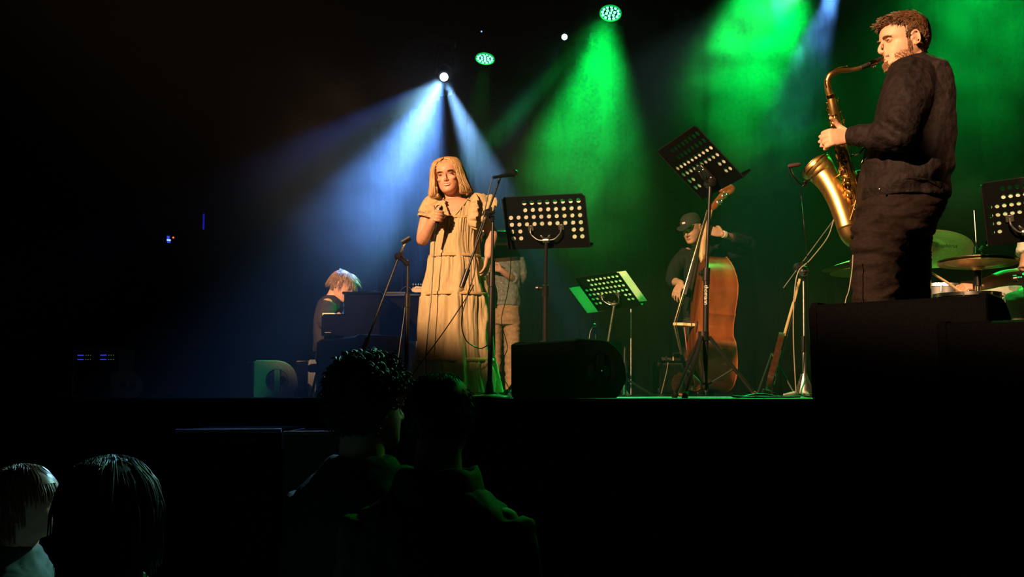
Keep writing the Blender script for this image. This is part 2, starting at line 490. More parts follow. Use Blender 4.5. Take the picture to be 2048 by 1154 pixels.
# ------------------------------------------------------------------ the setting
def quad_slab(name, pts, thick, m):
    bm = nb()
    a = [bm.verts.new(p) for p in pts]; b = [bm.verts.new(p + Vector((0, 0, -thick))) for p in pts]
    bm.faces.new(a); bm.faces.new(list(reversed(b)))
    for i in range(4):
        j = (i + 1) % 4; bm.faces.new((a[j], a[i], b[i], b[j]))
    return struct(obj(name, bm, m, smooth=False))
RE0, RE1, RM0, RM1, RZ = -9.0, 14.0, -10.0, 7.2, 7.2
quad_slab('floor', [S(RE0, RM0, 0), S(RE1, RM0, 0), S(RE1, RM1, 0), S(RE0, RM1, 0)], 0.2, M['floor'])
quad_slab('ceiling', [S(RE0, RM0, RZ + .2), S(RE1, RM0, RZ + .2), S(RE1, RM1, RZ + .2), S(RE0, RM1, RZ + .2)], 0.2, M['wall'])
def wall(name, e0, m0, e1, m1, folds=0, m=None, base=0.0):
    bm = nb()
    a, b = S(e0, m0, 0), S(e1, m1, 0)
    n = folds * 6 if folds else 1
    nrm = Vector((0, 0, 1)).cross((b - a).normalized())
    pts = []
    for i in range(n + 1):
        t = i / n
        ph = 2 * pi * folds * t
        d = (0.075 * sin(ph) + 0.03 * sin(ph * 1.7 + 1) + 0.03 * sin(ph * 0.37)) if folds else 0
        pts.append(a.lerp(b, t) + nrm * d)
    pts2 = [p + nrm * -0.12 for p in pts] if not folds else [a.lerp(b, i / n) + nrm * (-0.25) for i in range(n + 1)]
    lo = [bm.verts.new(p + Vector((0, 0, base))) for p in pts]; hi = [bm.verts.new(p + Vector((0, 0, RZ))) for p in pts]
    lo2 = [bm.verts.new(p + Vector((0, 0, base))) for p in pts2]; hi2 = [bm.verts.new(p + Vector((0, 0, RZ))) for p in pts2]
    for i in range(n):
        bm.faces.new((lo[i], lo[i + 1], hi[i + 1], hi[i]))
        bm.faces.new((lo2[i + 1], lo2[i], hi2[i], hi2[i + 1]))
        bm.faces.new((hi[i], hi[i + 1], hi2[i + 1], hi2[i])); bm.faces.new((lo[i + 1], lo[i], lo2[i], lo2[i + 1]))
    bm.faces.new((lo[0], hi[0], hi2[0], lo2[0])); bm.faces.new((hi[n], lo[n], lo2[n], hi2[n]))
    return struct(obj(name, bm, m or M['wall'], angle=180 if folds else 30))
wall('wall_back', RE0, RM1 - .3, RE1, RM1 - .3, folds=60, m=M['curtain'])
wall('wall_left', RE1 - .1, RM0, RE1 - .1, RM1)
wall('wall_right', RE0 + .1, RM1, RE0 + .1, RM0)
wall('wall_front', RE1, RM0 + .1, RE0, RM0 + .1)

# the stage: skirt, top, joints between the deck boards near the edge
bm = nb()
st = [S(RE0 + .15, 0.02, 0), S(RE1 - .25, 0.02, 0), S(RE1 - .25, RM1 - .75, 0), S(RE0 + .15, RM1 - .75, 0)]
a = [bm.verts.new(p + Vector((0, 0, 0.0))) for p in st]; b = [bm.verts.new(p + Vector((0, 0, STG - 0.06))) for p in st]
bm.faces.new(list(reversed(a))); bm.faces.new(b)
for i in range(4):
    j = (i + 1) % 4; bm.faces.new((a[i], a[j], b[j], b[i]))
stage = struct(obj('floor', bm, M['fascia'], smooth=False, loc=S(0, 0.02, 0)), 'black stage platform with a dark skirt under its front edge')
bm = nb()
a = [bm.verts.new(S(e_, m_, z_)) for e_, m_, z_ in ((RE0 + .15, 0.0, .02), (RE1 - .25, 0.0, .02), (RE1 - .25, 0.0, STG), (RE0 + .15, 0.0, STG))]
b = [bm.verts.new(S(e_, m_, z_)) for e_, m_, z_ in ((RE0 + .15, 0.04, .02), (RE1 - .25, 0.04, .02), (RE1 - .25, 0.04, STG), (RE0 + .15, 0.04, STG))]
bm.faces.new(a); bm.faces.new(list(reversed(b)))
for i in range(4):
    j = (i + 1) % 4; bm.faces.new((a[i], a[j], b[j], b[i]))
obj('skirt_board', bm, M['fascia'], stage, smooth=False)
for i in range(11):
    e0 = RE0 + .15 + i * 2.055; e1 = e0 + 2.047
    for j in range(6):
        m0 = 0.045 + j * 1.05; m1 = m0 + 1.044
        bm = nb()
        pts = [S(e0, m0, STG - .0597), S(e1, m0, STG - .0597), S(e1, m1, STG - .0597), S(e0, m1, STG - .0597)]
        a = [bm.verts.new(p) for p in pts]; b = [bm.verts.new(p + Vector((0, 0, 0.0597))) for p in pts]
        bm.faces.new(list(reversed(a))); bm.faces.new(b)
        for q in range(4):
            r_ = (q + 1) % 4; bm.faces.new((a[q], a[r_], b[r_], b[q]))
        obj('deck_panel', bm, M['stage'], stage, smooth=False)

# stage haze: a real scattering medium over the stage, thicker where the smoke hangs
def haze(name, lo, hi, dens, g, kind=None, rot=0.0, loc=(0, 0, 0), nscale=1.0, rng=(0.45, 0.7)):
    bm = nb(); bmesh.ops.create_cube(bm, size=1.0)
    for v in bm.verts: v.co = Vector([lo[i] + (v.co[i] + 0.5) * (hi[i] - lo[i]) for i in range(3)])
    m = bpy.data.materials.new(name); m.use_nodes = True
    nt = m.node_tree; nt.nodes.remove(nt.nodes['Principled BSDF'])
    vs = nt.nodes.new('ShaderNodeVolumeScatter')
    vs.inputs['Density'].default_value = dens; vs.inputs['Anisotropy'].default_value = g
    nt.links.new(vs.outputs[0], nt.nodes['Material Output'].inputs['Volume'])
    if kind == 'cloud':
        tc = nt.nodes.new('ShaderNodeTexCoord')
        no = nt.nodes.new('ShaderNodeTexNoise'); no.inputs['Scale'].default_value = nscale
        no.inputs['Detail'].default_value = 3.5; no.inputs['Roughness'].default_value = 0.55; no.inputs['Distortion'].default_value = 0.6
        nt.links.new(tc.outputs['Object'], no.inputs['Vector'])
        mr = nt.nodes.new('ShaderNodeMapRange'); mr.interpolation_type = 'SMOOTHSTEP'
        mr.inputs['From Min'].default_value = rng[0]; mr.inputs['From Max'].default_value = rng[1]
        mr.inputs['To Max'].default_value = dens
        nt.links.new(no.outputs[0], mr.inputs[0])
        # fade towards the ends of the puff
        mp = nt.nodes.new('ShaderNodeMapping')
        ctr = [(lo[i] + hi[i]) / 2 for i in range(3)]; hs = [(hi[i] - lo[i]) / 2 for i in range(3)]
        mp.vector_type = 'TEXTURE'
        mp.inputs['Location'].default_value = ctr; mp.inputs['Scale'].default_value = hs
        nt.links.new(tc.outputs['Object'], mp.inputs[0])
        ln = nt.nodes.new('ShaderNodeVectorMath'); ln.operation = 'LENGTH'
        nt.links.new(mp.outputs[0], ln.inputs[0])
        m2 = nt.nodes.new('ShaderNodeMapRange'); m2.interpolation_type = 'SMOOTHSTEP'
        m2.inputs['From Min'].default_value = 0.5; m2.inputs['From Max'].default_value = 1.0
        m2.inputs['To Min'].default_value = 1.0; m2.inputs['To Max'].default_value = 0.0
        nt.links.new(ln.outputs['Value'], m2.inputs[0])
        mu = nt.nodes.new('ShaderNodeMath'); mu.operation = 'MULTIPLY'
        nt.links.new(mr.outputs[0], mu.inputs[0]); nt.links.new(m2.outputs[0], mu.inputs[1])
        nt.links.new(mu.outputs[0], vs.inputs['Density'])
    me = bpy.data.meshes.new(name); bm.to_mesh(me); bm.free(); me.materials.append(m)
    o = bpy.data.objects.new(name, me); C.objects.link(o)
    o.location = loc; o['kind'] = 'stuff'
    return o

def hz(label, cat, *a, **k):
    h = haze(*a, **k); h['label'] = label; h['category'] = cat
hz('thin stage haze hanging over the whole stage', 'haze', 'haze', (-9, 4.4, 1.53), (6.3, 12.3, 7.0), 0.0060, 0.65)
hz('curling green lit smoke above the double bass player', 'smoke', 'smoke', (-1.3, -1.2, -1.5), (1.3, 1.2, 1.3), 0.42, 0.5, 'cloud', loc=P(1520, 70, 8.4), nscale=1.4, rng=(0.44, 0.64))
hz('green lit smoke behind the head of the saxophone player', 'smoke', 'smoke', (-1.1, -1.0, -1.7), (1.4, 1.0, 1.4), 0.20, 0.5, 'cloud', loc=P(1950, 130, 7.6), nscale=1.4, rng=(0.38, 0.66))
hz('green lit smoke in the beam of the highest lamp', 'smoke', 'smoke', (-1.0, -1.2, -1.7), (1.0, 1.2, 1.6), 0.14, 0.5, 'cloud', loc=P(1165, 240, 9.0), nscale=1.2, rng=(0.34, 0.66))
hz('blue lit smoke in the fan of beams above the singer', 'smoke', 'smoke', (-1.9, -1.3, -1.5), (1.5, 1.3, 1.4), 0.13, 0.5, 'cloud', loc=P(790, 310, 9.2), nscale=1.2, rng=(0.30, 0.66))
hz('dim green smoke spread behind the double bass player', 'smoke', 'smoke', (-2.1, -1.2, -1.6), (2.1, 1.2, 1.6), 0.045, 0.6, 'cloud', loc=P(1400, 430, 9.0), nscale=1.0, rng=(0.25, 0.7))

# ------------------------------------------------------------------ lamps above the stage
def bar(name, a, b, label):
    t = thing(name, label, 'truss', (a + b) / 2)
    n = int((b - a).length / 0.5)
    d = (b - a).normalized(); up = Vector((0, 0, 1)); s = d.cross(up)
    offs = [up * 0.12, s * 0.11 - up * 0.08, -s * 0.11 - up * 0.08]
    for o_ in offs:
        bm = nb(); rod(bm, a + o_, b + o_, 0.02); obj('chord', bm, M['plate'], t)
    bm = nb()
    for i in range(n):
        for k in range(3):
            rod(bm, a.lerp(b, i / n) + offs[k], a.lerp(b, (i + 1) / n) + offs[(k + 1) % 3], 0.008, n=6)
    obj('lacing', bm, M['plate'], t)
    for q in (0.15, 0.85):
        bm = nb(); c = a.lerp(b, q); rod(bm, c, Vector((c.x, c.y, RZ)), 0.012)
        obj('hanger', bm, M['plate'], t)
    return t
zt = 6.55
def at_z(v, z=zt): return Vector((v.x, v.y, z))
dA = (LAMP_B - LAMP_A); dA.z = 0; dA.normalize()
bar('lighting_truss', at_z(LAMP_C - Vector((-1.6, -1.6, 0))), at_z(LAMP_C + Vector((-1.7, 1.4, 0))), 'black triangular lighting truss above the saxophone player')
bar('lighting_truss', at_z(LAMP_A - dA * 0.8), at_z(LAMP_B + dA * 1.6), 'black lighting truss above the singer carrying the green lamps')

def par(loc, aim, label, R=0.105):
    t = thing('stage_lamp', label, 'lamp', loc)
    d = (aim - loc).normalized()
    bm = nb()
    lathe(bm, [(R * .98, -.01), (R * 1.06, -.012), (R * 1.06, -.03), (R * .97, -.05), (R * .9, -.15), (R * .62, -.2), (R * .3, -.22)], loc, d, 32)
    obj('housing', bm, M['plate'], t)
    bm = nb(); lathe(bm, [(R * 1.0, -.012), (R * 1.07, -.012), (R * 1.09, 0.004), (R * 1.0, 0.006), (R * .96, -.008)], loc, d, 32, cap=False)
    obj('rim', bm, M['green_glow'], t)
    x, y = frame_of(d)
    pts = [(0, 0)] + [(0.42 * cos(a), .42 * sin(a)) for a in [i * pi / 3 for i in range(6)]] + [(0.8 * cos(a), .8 * sin(a)) for a in [i * pi / 6 + .2 for i in range(12)]]
    for px, py in pts:
        bm = nb(); ball(bm, loc + x * px * R + y * py * R - d * .008, R * .145, u=10, v=6)
        obj('lens', bm, M['green_led'], t)
    bm = nb(); lathe(bm, [(R * .97, -.016), (R * .97, -.013)], loc, d, 32); obj('lens_plate', bm, M['green_glow'], t)
    top = at_z(loc) - Vector((0, 0, .1))
    s = Vector((d.y, -d.x, 0)).normalized()
    bm = nb()
    back = loc - d * .08
    tube(bm, [back + s * R * 1.1, back + s * R * 1.2 + Vector((0, 0, .12)), back + Vector((0, 0, .2)), back - s * R * 1.2 + Vector((0, 0, .12)), back - s * R * 1.1], .008, 8)
    rod(bm, back + Vector((0, 0, .19)), Vector((back.x, back.y, zt - .06)), .014)
    obj('yoke', bm, M['plate'], t)
    return t
par(LAMP_A, AIM_A, 'round green lamp with many lenses, the highest one in view')
par(LAMP_B, AIM_B, 'small round green lamp above the singer, between the two white beams')
par(LAMP_C, P(1500, 560, 6.6), 'green lamp over the saxophone player, just above the frame', .11)
par(LAMP_D, P(1860, 560, 5.6), 'green lamp over the drummer, just above the frame', .11)

def moving_head(loc, aim, label, R, m):
    t = thing('moving_head_lamp', label, 'lamp', loc)
    d = (aim - loc).normalized()
    bm = nb(); lathe(bm, [(R * .6, .0), (R * 1.5, -.004), (R * 1.7, -.03), (R * 2.0, -.09), (R * 2.0, -.2), (R * 1.4, -.26)], loc - d * .004, d, 28)
    obj('head', bm, M['plate'], t)
    bm = nb(); ball(bm, loc, R, u=18, v=10); obj('lens', bm, m, t)
    s = Vector((d.y, -d.x, 0)).normalized(); c = loc - d * .15; top = c + Vector((0, 0, .3))
    bm = nb()
    for q in (-1, 1): tube(bm, [c + s * q * R * 2.1, c + s * q * R * 2.3 + Vector((0, 0, .1)), top + s * q * .06], .02, 8)
    obj('yoke', bm, M['plate'], t)
    bm = nb(); box(bm, top + Vector((0, 0, .04)), (.24, .2, .09), bevel=.015); rod(bm, top + Vector((0, 0, .08)), Vector((top.x, top.y, zt + .2)), .016)
    obj('base', bm, M['plate'], t)
    return t
moving_head(HEAD_A, P(880, 640, 6.0), 'bright white moving lamp throwing the fan of blue beams', .042, M['white_led'])
moving_head(HEAD_B, P(1100, 600, 6.0), 'small pale white moving lamp left of the highest green lamp', .035, M['white_led2'])
moving_head(HEAD_C, P(1560, 400, 7.2), 'blue moving lamp above the frame over the saxophone', .05, M['white_led2'])
for px, py, D, s_, lb in ((963, 63, 12, .010, 'tiny blue status light high above the small green lamp'),):
    t = thing('status_light', lb, 'light', P(px, py, D)); bm = nb(); ball(bm, P(px, py, D), s_, u=8, v=6); obj('diode', bm, M['bluewhite_led'], t)
    bm = nb(); box(bm, P(px, py, D) + Vector((0, .06, .03)), (.1, .1, .1), bevel=.01); rod(bm, P(px, py, D) + Vector((0, .06, .07)), at_z(P(px, py, D) + Vector((0, .06, 0)), RZ), .012); obj('housing', bm, M['plate'], t)
# front lamp hung over the audience
for fp, ap, lb in ((FRONT, Vector((.46, 6.4, 2.72)), 'warm front lamp hung over the left part of the hall'), (FRONT2, Vector((2.80, 5.3, 2.38)), 'small warm front lamp hung over the right part of the hall')):
    t = thing('front_lamp', lb, 'lamp', fp)
    bm = nb(); d = (ap - fp).normalized(); lathe(bm, [(.10, -.16), (.13, -.17), (.13, -.5), (.08, -.55)], fp, d, 24); obj('housing', bm, M['plate'], t)
    bm = nb(); rod(bm, fp - d * .35, at_z(fp - d * .35, RZ), .02); obj('hanger', bm, M['plate'], t)

# ------------------------------------------------------------------ stage monitors and cabinets
def wedge(e, m, w, h, dp, label, mcab, turn=0.0, z=STG, group=None):
    """stage monitor: flat back towards the audience, rounded end cheeks with a split round port, grille towards the players"""
    c = S(e, m, z)
    R = Matrix.Rotation(YAW + turn, 3, 'Z')
    X, Y, Z = R @ Vector((1, 0, 0)), R @ Vector((0, 1, 0)), Vector((0, 0, 1))
    t = thing('stage_monitor', label, 'speaker', c, group)
    # profile in (Y depth, Z): flat back at depth 0, then over the rounded nose down to the floor on the player side
    prof = [(0, 0.0), (0, h * .97), (.015, h)]
    for i in range(9):
        a = pi / 2 * (1 - i / 8) 
        prof.append((dp * .50 + dp * .46 * cos(a), h * .42 + h * .58 * sin(a) - .0))
    prof += [(dp * .97, h * .30), (dp * .80, 0.0)]
    core = [(p[0] * .985 + .004, p[1] * .97 + .002) for p in prof]
    bm = nb(); prism(bm, core, c - X * (w / 2 - .025), Y, Z, X * (w - .05)); obj('body', bm, mcab, t, angle=30)
    if mcab is M['cabgrey']:
        bm = nb(); box(bm, c - Y * .004 + Z * (h * .49), (w - .056, .010, h * .95), R, .002); obj('back_panel', bm, M['cab'], t)  # black sheet darkens the audience side; grey stays on the lit sides
    for s in (-1, 1):
        ck = nb(); o0 = c + X * s * (w / 2 - .03)
        # cheek with a D-split round opening: outer plate ring built round two half-moon recesses
        n = 28; cy, cz, rr = dp * .50, h * .46, h * .31
        def ray(a):
            dx, dz = cos(a), sin(a); best = 9
            for i in range(len(prof)):
                p, q = prof[i], prof[(i + 1) % len(prof)]
                ex, ez = q[0] - p[0], q[1] - p[1]; det = dx * (-ez) + dz * ex
                if abs(det) < 1e-9: continue
                k = ((p[0] - cy) * (-ez) + (p[1] - cz) * ex) / det; u_ = (dx * (p[1] - cz) - dz * (p[0] - cy)) / det
                if k > 0 and -0.001 <= u_ <= 1.001: best = min(best, k)
            return best
        N = 48
        def ringpts(f, off): 
            return [ck.verts.new(o0 + Y * (cy + cos(a) * f(a)) + Z * (cz + sin(a) * f(a)) + X * s * off) for a in [2 * pi * i / N for i in range(N)]]
        A = ringpts(lambda a: ray(a), 0); B = ringpts(lambda a: ray(a), .028); B2 = ringpts(lambda a: ray(a) - .008, .034); D_ = ringpts(lambda a: rr, .034); G = ringpts(lambda a: rr * .95, .005)
        for r0, r1 in ((A, B), (B, B2), (B2, D_), (D_, G)):
            for i in range(N):
                j = (i + 1) % N; ck.faces.new((r0[i], r0[j], r1[j], r1[i]))
        ck.faces.new(G); ck.faces.new(list(reversed(A)))
        ch = obj('end_cheek', ck, mcab, t, angle=35)
        bm = nb(); box(bm, o0 + Y * cy + Z * cz + X * s * .018, (.03, .055, rr * 1.96), R, .006); obj('handle_bar', bm, mcab, ch)
        bm = nb()
        for q in (-1, 1): lathe(bm, [(rr * .36, 0), (rr * .36, .004), (rr * .3, .006)], o0 + Y * (cy + q * rr * .52) + Z * cz + X * s * .006, X * s, 20)
        obj('recess', bm, M['rubber'], ch)
        bm = nb(); ball(bm, o0 + Y * cy + Z * cz + X * s * .035, .006, u=8, v=6); obj('screw', bm, M['steel'], ch)
    bm = nb()
    box(bm, c + Y * (dp * .93) + Z * (h * .42), (w - .1, .008, h * .5), R @ Matrix.Rotation(radians(-4), 3, 'X'), .002); obj('grille', bm, M['plate'], t)
    return t
def em(px, D):   # stage coordinates of a point on the stage under a pixel column at depth D
    v = P(px, 787, D) - Q; return v.dot(E), v.dot(M_)
e_, m_ = em(1140, 5.95)
wedge(e_, .12, .56, .335, .43, 'large black stage monitor at the stage edge below the left music stand', M['cab'])
e_, m_ = em(428, 9.3)
wedge(e_, .30, .50, .345, .43, 'pale topped stage monitor left of the piano, its end cheek lit green and blue', M['cabgrey'], -.25)
e_, m_ = em(455, 9.6)
wedge(e_, .95, .45, .37, .43, 'green lit stage monitor half hidden behind the pale topped one', M['cabgrey'], -.15)
e_, m_ = em(120, 12.6)
wedge(e_, .30, .45, .33, .41, 'dim green stage monitor at the far left end of the stage', M['cabgrey'], -.25)
e_, m_ = em(632, 7.7)
wedge(e_, .12, .80, .475, .60, 'tall dark stage monitor in front of the piano, behind the curly head', M['cab'], -.12)
e_, m_ = em(1800, 4.06)
wedge(e_, .12, .70, .41, .5, 'big black stage monitor in front of the legs of the saxophone player', M['cab'], .25)
e_, m_ = em(2075, 3.92)
wedge(e_, .14, .42, .30, .4, 'low black stage monitor at the right end below the drummer', M['cab'], .25)

# black bass cabinets standing on the hall floor before the stage
def cabinet(px0, px1, D, dp, ytop, label, mcab, turn=0.0):
    a, b = P(px0, ytop, D), P(px1, ytop, D)
    h = a.z; w = (b.x - a.x)
    c = Vector(((a.x + b.x) / 2, D + dp / 2, 0)); R = Matrix.Rotation(turn, 3, 'Z')
    t = thing('bass_speaker_cabinet', label, 'speaker', c)
    bm = nb(); box(bm, c + Vector((0, 0, h / 2 + .02)), (w, dp, h - .04), R, .008); obj('body', bm, mcab, t)
    bm = nb(); rod(bm, c + R @ Vector((-w / 2, -dp / 2, h + .002)), c + R @ Vector((w / 2, -dp / 2, h + .002)), .011); obj('edge_trim', bm, mat('light_line_trim', (.45, .45, .45), .6), t)  # pale rod added along the edge as a line of light
    bm = nb(); box(bm, c + R @ Vector((0, .004, h + .003)), (w - .006, dp - .012, .006), R); obj('dark_top_sheet', bm, M['matte'], t)  # matte sheet added to keep the top dark under the blue beam
    bm = nb(); box(bm, c + R @ Vector((0, -dp / 2 - .008, h / 2 + .02)), (w - .06, .014, h - .12), R, .004); obj('grille', bm, M['plate'] if mcab is M['cab'] else mcab, t)
    for q in (-1, 1):
        bm = nb(); box(bm, c + R @ Vector((q * w * .4, 0, .012)), (.05, dp * .8, .024), R); obj('skid', bm, M['rubber'], t)
    return t
cabinet(352, 563, 5.3, .6, 863, 'wide black bass cabinet before the stage with a pale light line along its top edge', M['cab'])
cabinet(567, 700, 5.3, .6, 867, 'narrower bass cabinet with its front coloured grey for the blue light on it, half behind the curly head', M['cabgrey'])

# ------------------------------------------------------------------ music stands
HOLES = [(r, c) for r in (0, 1) for c in range(2, 10)] + [(r, c) for r in (2, 3) for c in range(10)] + [(r, c) for r in (4, 5) for c in (0, 1, 8, 9)]
def desk_frame(TL, TR, BL, D0, vy):
    a = P(*TL, D0); b = P(*TR, D0); c = P(*BL, D0 + vy)
    v = c - a
    uy = 0.0
    for _ in range(12):
        b = P(*TR, D0 + uy); u = b - a
        uy -= (u.dot(v)) / (v.y if abs(v.y) > .01 else .01) * .6
        if abs(uy) > 1: break
    return a, b - a, c - a
def music_stand(a, u, v, pole_top, foot, label, papers, tripod=True, yaw=0.3, brand=False, yoke=True, mpole=None, clampz=.55, solid_rows=(), hscale=.33, leg=.30, ledge=.055):
    """a = top-left corner of the desk, u = along its top edge, v = down its side"""
    mp_ = mpole or M['blackmetal']
    n = u.cross(v).normalized()
    if n.dot(a - Vector((0, 0, EYE))) < 0: n = -n     # n points to the player, away from the audience
    t = thing('music_stand', label, 'music stand', foot)
    # desk plate with real punched holes
    bm = nb()
    NC, NR = 10, 6
    us = [0.035] + [0.035 + 0.93 * (i) / NC for i in range(1, NC)] + [0.965]
    vs = [0.055 + 0.80 * i / NR for i in range(NR + 1)]
    U = [0.0] + us + [1.0]; V = [0.0] + vs + [1.0]
    lu, lv = u.length, v.length
    cellu, cellv = 0.93 / NC * lu, .8 / NR * lv
    rad = min(cellu, cellv) * hscale
    un, vn = u.normalized(), v.normalized()
    def pt(x, y):
        q = a + u * x + v * y
        if y < .02 and (x < .001 or x > .999): q = q + un * (.016 if x < .5 else -.016)
        return q
    vg = {}
    def V_(x, y):
        k = (round(x, 5), round(y, 5))
        if k not in vg: vg[k] = bm.verts.new(pt(x, y))
        return vg[k]
    for j in range(len(V) - 1):
        for i in range(len(U) - 1):
            x0, x1, y0, y1 = U[i], U[i + 1], V[j], V[j + 1]
            if (j - 1, i - 1) in HOLES:
                c = a + u * (x0 + x1) / 2 + v * (y0 + y1) / 2
                K = 16; circ = []
                for k in range(K):
                    an = 2 * pi * (k + .5) / K - 3 * pi / 4 - pi / K
                    circ.append(bm.verts.new(c + un * cos(an) * rad + vn * sin(an) * rad))
                cor = [V_(x0, y0), V_(x1, y0), V_(x1, y1), V_(x0, y1)]   # angles -135,-45,45,135
                for s_ in range(4):
                    for k in range(4):
                        bm.faces.new((circ[(s_ * 4 + k) % K], circ[(s_ * 4 + k + 1) % K], cor[(s_ if k < 2 else (s_ + 1) % 4)])) 
                    bm.faces.new((circ[(s_ * 4 + 2) % K], cor[(s_ + 1) % 4], cor[s_]))
            else:
                bm.faces.new((V_(x0, y0), V_(x1, y0), V_(x1, y1), V_(x0, y1)))
    for f in bm.faces:
        f.normal_update()
        if f.normal.dot(n) > 0: f.normal_flip()
    me = bpy.data.meshes.new('desk'); bm.to_mesh(me); bm.free()
    me.transform(Matrix.Translation(-Vector(foot))); me.materials.append(M['plate'])
    o = bpy.data.objects.new('desk', me); C.objects.link(o); o.parent = t
    sd = o.modifiers.new('thick', 'SOLIDIFY'); sd.thickness = .0016; sd.offset = 0
    # ledge, side lips
    bl = a + v; br = a + v + u
    bm = nb()
    box(bm, (bl + br) / 2 + n * ledge / 2, (lu + .01, .002, ledge), Matrix((un, vn, n)).transposed())
    box(bm, (bl + br) / 2 + n * ledge - vn * .006, (lu + .01, .012, .002), Matrix((un, vn, n)).transposed())
    obj('ledge', bm, M['plate'], t, smooth=False)
    bm = nb()
    for x in (0, 1):
        tube(bm, [a + u * x + v * .03, a + u * x + v], .0024, 6, 1)
    tube(bm, [a + un * .016, a + u - un * .016], .0024, 6, 1)
    obj('rolled_edge', bm, M['blackmetal'], t)
    # yoke bracket
    vm = a + u * .5 + v * .72 - n * .012
    cen = a + u * .5 + v * .82 - n * .03
    if yoke:
        bm = nb()
        for s in (-1, 1):
            top = a + u * (.5 + s * .185) + v * .60 - n * .006
            tube(bm, [top, top - n * .02 + vn * .02, a + u * (.5 + s * .165) + v * .72 - n * .03, a + u * (.5 + s * .10) + v * .80 - n * .034, cen + un * s * .012], [.0045, .005, .005, .0045, .004], 8, 5)
            box(bm, top - n * .001, (.036, .034, .004), Matrix((un, vn, n)).transposed(), .001)
        obj('yoke', bm, M['steel'] if mpole is None else mp_, t)
        bm = nb()
        for s in (-1, 1):
            tube(bm, [cen + un * s * .004, cen + un * s * .02 - vn * .022 - n * .008, cen + un * s * .03 - vn * .038 - n * .01], [.006, .009, .004], 8, 3)
        lathe(bm, [(.012, -.022), (.017, -.018), (.017, .018), (.012, .022)], cen, un, 16)
        obj('wing_nut', bm, M['steel'], t)
    else:
        bm = nb()
        lathe(bm, [(.014, -.035), (.024, -.03), (.024, .03), (.014, .035)], cen, un, 18)
        box(bm, a + u * .5 + v * .68 - n * .012, (.07, .12, .018), Matrix((un, vn, n)).transposed(), .003)
        tube(bm, [cen - n * .012 + un * .02, cen - n * .03 + vn * -.05 + un * .03, cen - n * .02 - vn * .09 + un * .035], [.005, .006, .008], 8, 3)
        obj('tilt_clamp', bm, M['blackmetal'], t)
        bm = nb()
        for x, y in ((.46, .60), (.55, .60), (.47, .75), (.56, .76)): ball(bm, a + u * x + v * y - n * .02, .006, u=8, v=6)
        obj('rivet', bm, M['steel'], t)
    # pole
    base = Vector((foot.x, foot.y, foot.z)); top = cen + Vector((0, 0, -.01))
    hub = Vector((base.x, base.y, base.z + .34))
    full = top - hub
    mid = hub + full * clampz
    bm = nb(); rod(bm, mid - full * .1, top, .0105); obj('inner_pole', bm, mp_, t)
    bm = nb(); rod(bm, hub - Vector((0, 0, .30)), mid, .016); obj('outer_pole', bm, mp_, t)
    bm = nb(); rod(bm, mid - full.normalized() * .05, mid + full.normalized() * .02, .021)
    tube(bm, [mid, mid - un * .03, mid - un * .055], [.006, .007, .007], 8, 1); lathe(bm, [(.005, 0), (.018, .004), (.018, .02), (.008, .026)], mid - un * .04, -un, 14)
    obj('height_clamp', bm, M['blackmetal'], t)
    if brand:
        lo_ = hub - Vector((0, 0, .30)); tc_ = lo_.lerp(mid, .80); tv_ = (Vector((0, 0, tc_.z)) - tc_).normalized()
        text('lettering', 'thomann', .030, tc_ + tv_ * .0174, (lo_ - mid).normalized(), (lo_ - mid).cross(tv_) * (1 if (lo_ - mid).cross(tv_).x > 0 else -1), M['white'], t, .0004)
    # tripod
    for k in range(3):
        an = yaw + k * 2 * pi / 3
        d = Vector((cos(an), sin(an), 0))
        bm = nb()
        tube(bm, [hub + d * .03 + Vector((0, 0, -.01)), base + d * leg + Vector((0, 0, .012))], .011, 8, 1)
        l = obj('leg', bm, mp_, t)
        bm = nb(); tube(bm, [base + Vector((0, 0, .07)) + d * .015, base + d * leg * .56 + Vector((0, 0, .152))], .006, 8, 1)
        obj('strut', bm, mp_, l)
        bm = nb(); lathe(bm, [(.013, -.004), (.016, .0), (.016, .03), (.012, .036)], base + d * (leg + .008) + Vector((0, 0, .001)), (hub - base - d * leg).normalized(), 12); obj('rubber_foot', bm, M['rubber'], l)
    bm = nb(); rod(bm, hub + Vector((0, 0, -.03)), hub + Vector((0, 0, .02)), .03); rod(bm, base + Vector((0, 0, .05)), base + Vector((0, 0, .08)), .024)
    obj('tripod_hub', bm, M['blackmetal'], t)
    # sheets of paper resting on the desk: top-level things of their own
    for (x0, x1, y0, y1, lb, tilt) in papers:
        c0 = a + u * x0 + v * y0 + n * (.0032 + tilt); c1 = a + u * x1 + v * y0 + n * (.0032 + tilt)
        c2 = a + u * x1 + v * y1 + n * .0032; c3 = a + u * x0 + v * y1 + n * .0032
        bm = nb()
        NX, NY = 6, 5; g = []
        for j in range(NY + 1):
            rw = []
            for i in range(NX + 1):
                s_, t_ = i / NX, j / NY
                q = c0.lerp(c1, s_).lerp(c3.lerp(c2, s_), t_) + n * (.003 * sin(s_ * pi) * (1 - t_))
                rw.append(bm.verts.new(q))
            g.append(rw)
        for j in range(NY):
            for i in range(NX): bm.faces.new((g[j][i], g[j][i + 1], g[j + 1][i + 1], g[j + 1][i]))
        so = obj('sheet_music', bm, M['paper'], None, loc=(c3 + c2) / 2)
        sm_ = so.modifiers.new('thick', 'SOLIDIFY'); sm_.thickness = .0012; sm_.offset = 1
        tag(so, lb, 'sheet music')
    return t
def foot_at(px, D): 
    v = P(px, 787, D); return Vector((v.x, v.y, STG))
a, u, v = desk_frame((1003, 395), (1169, 387), (1017, 499), 6.2, .14)
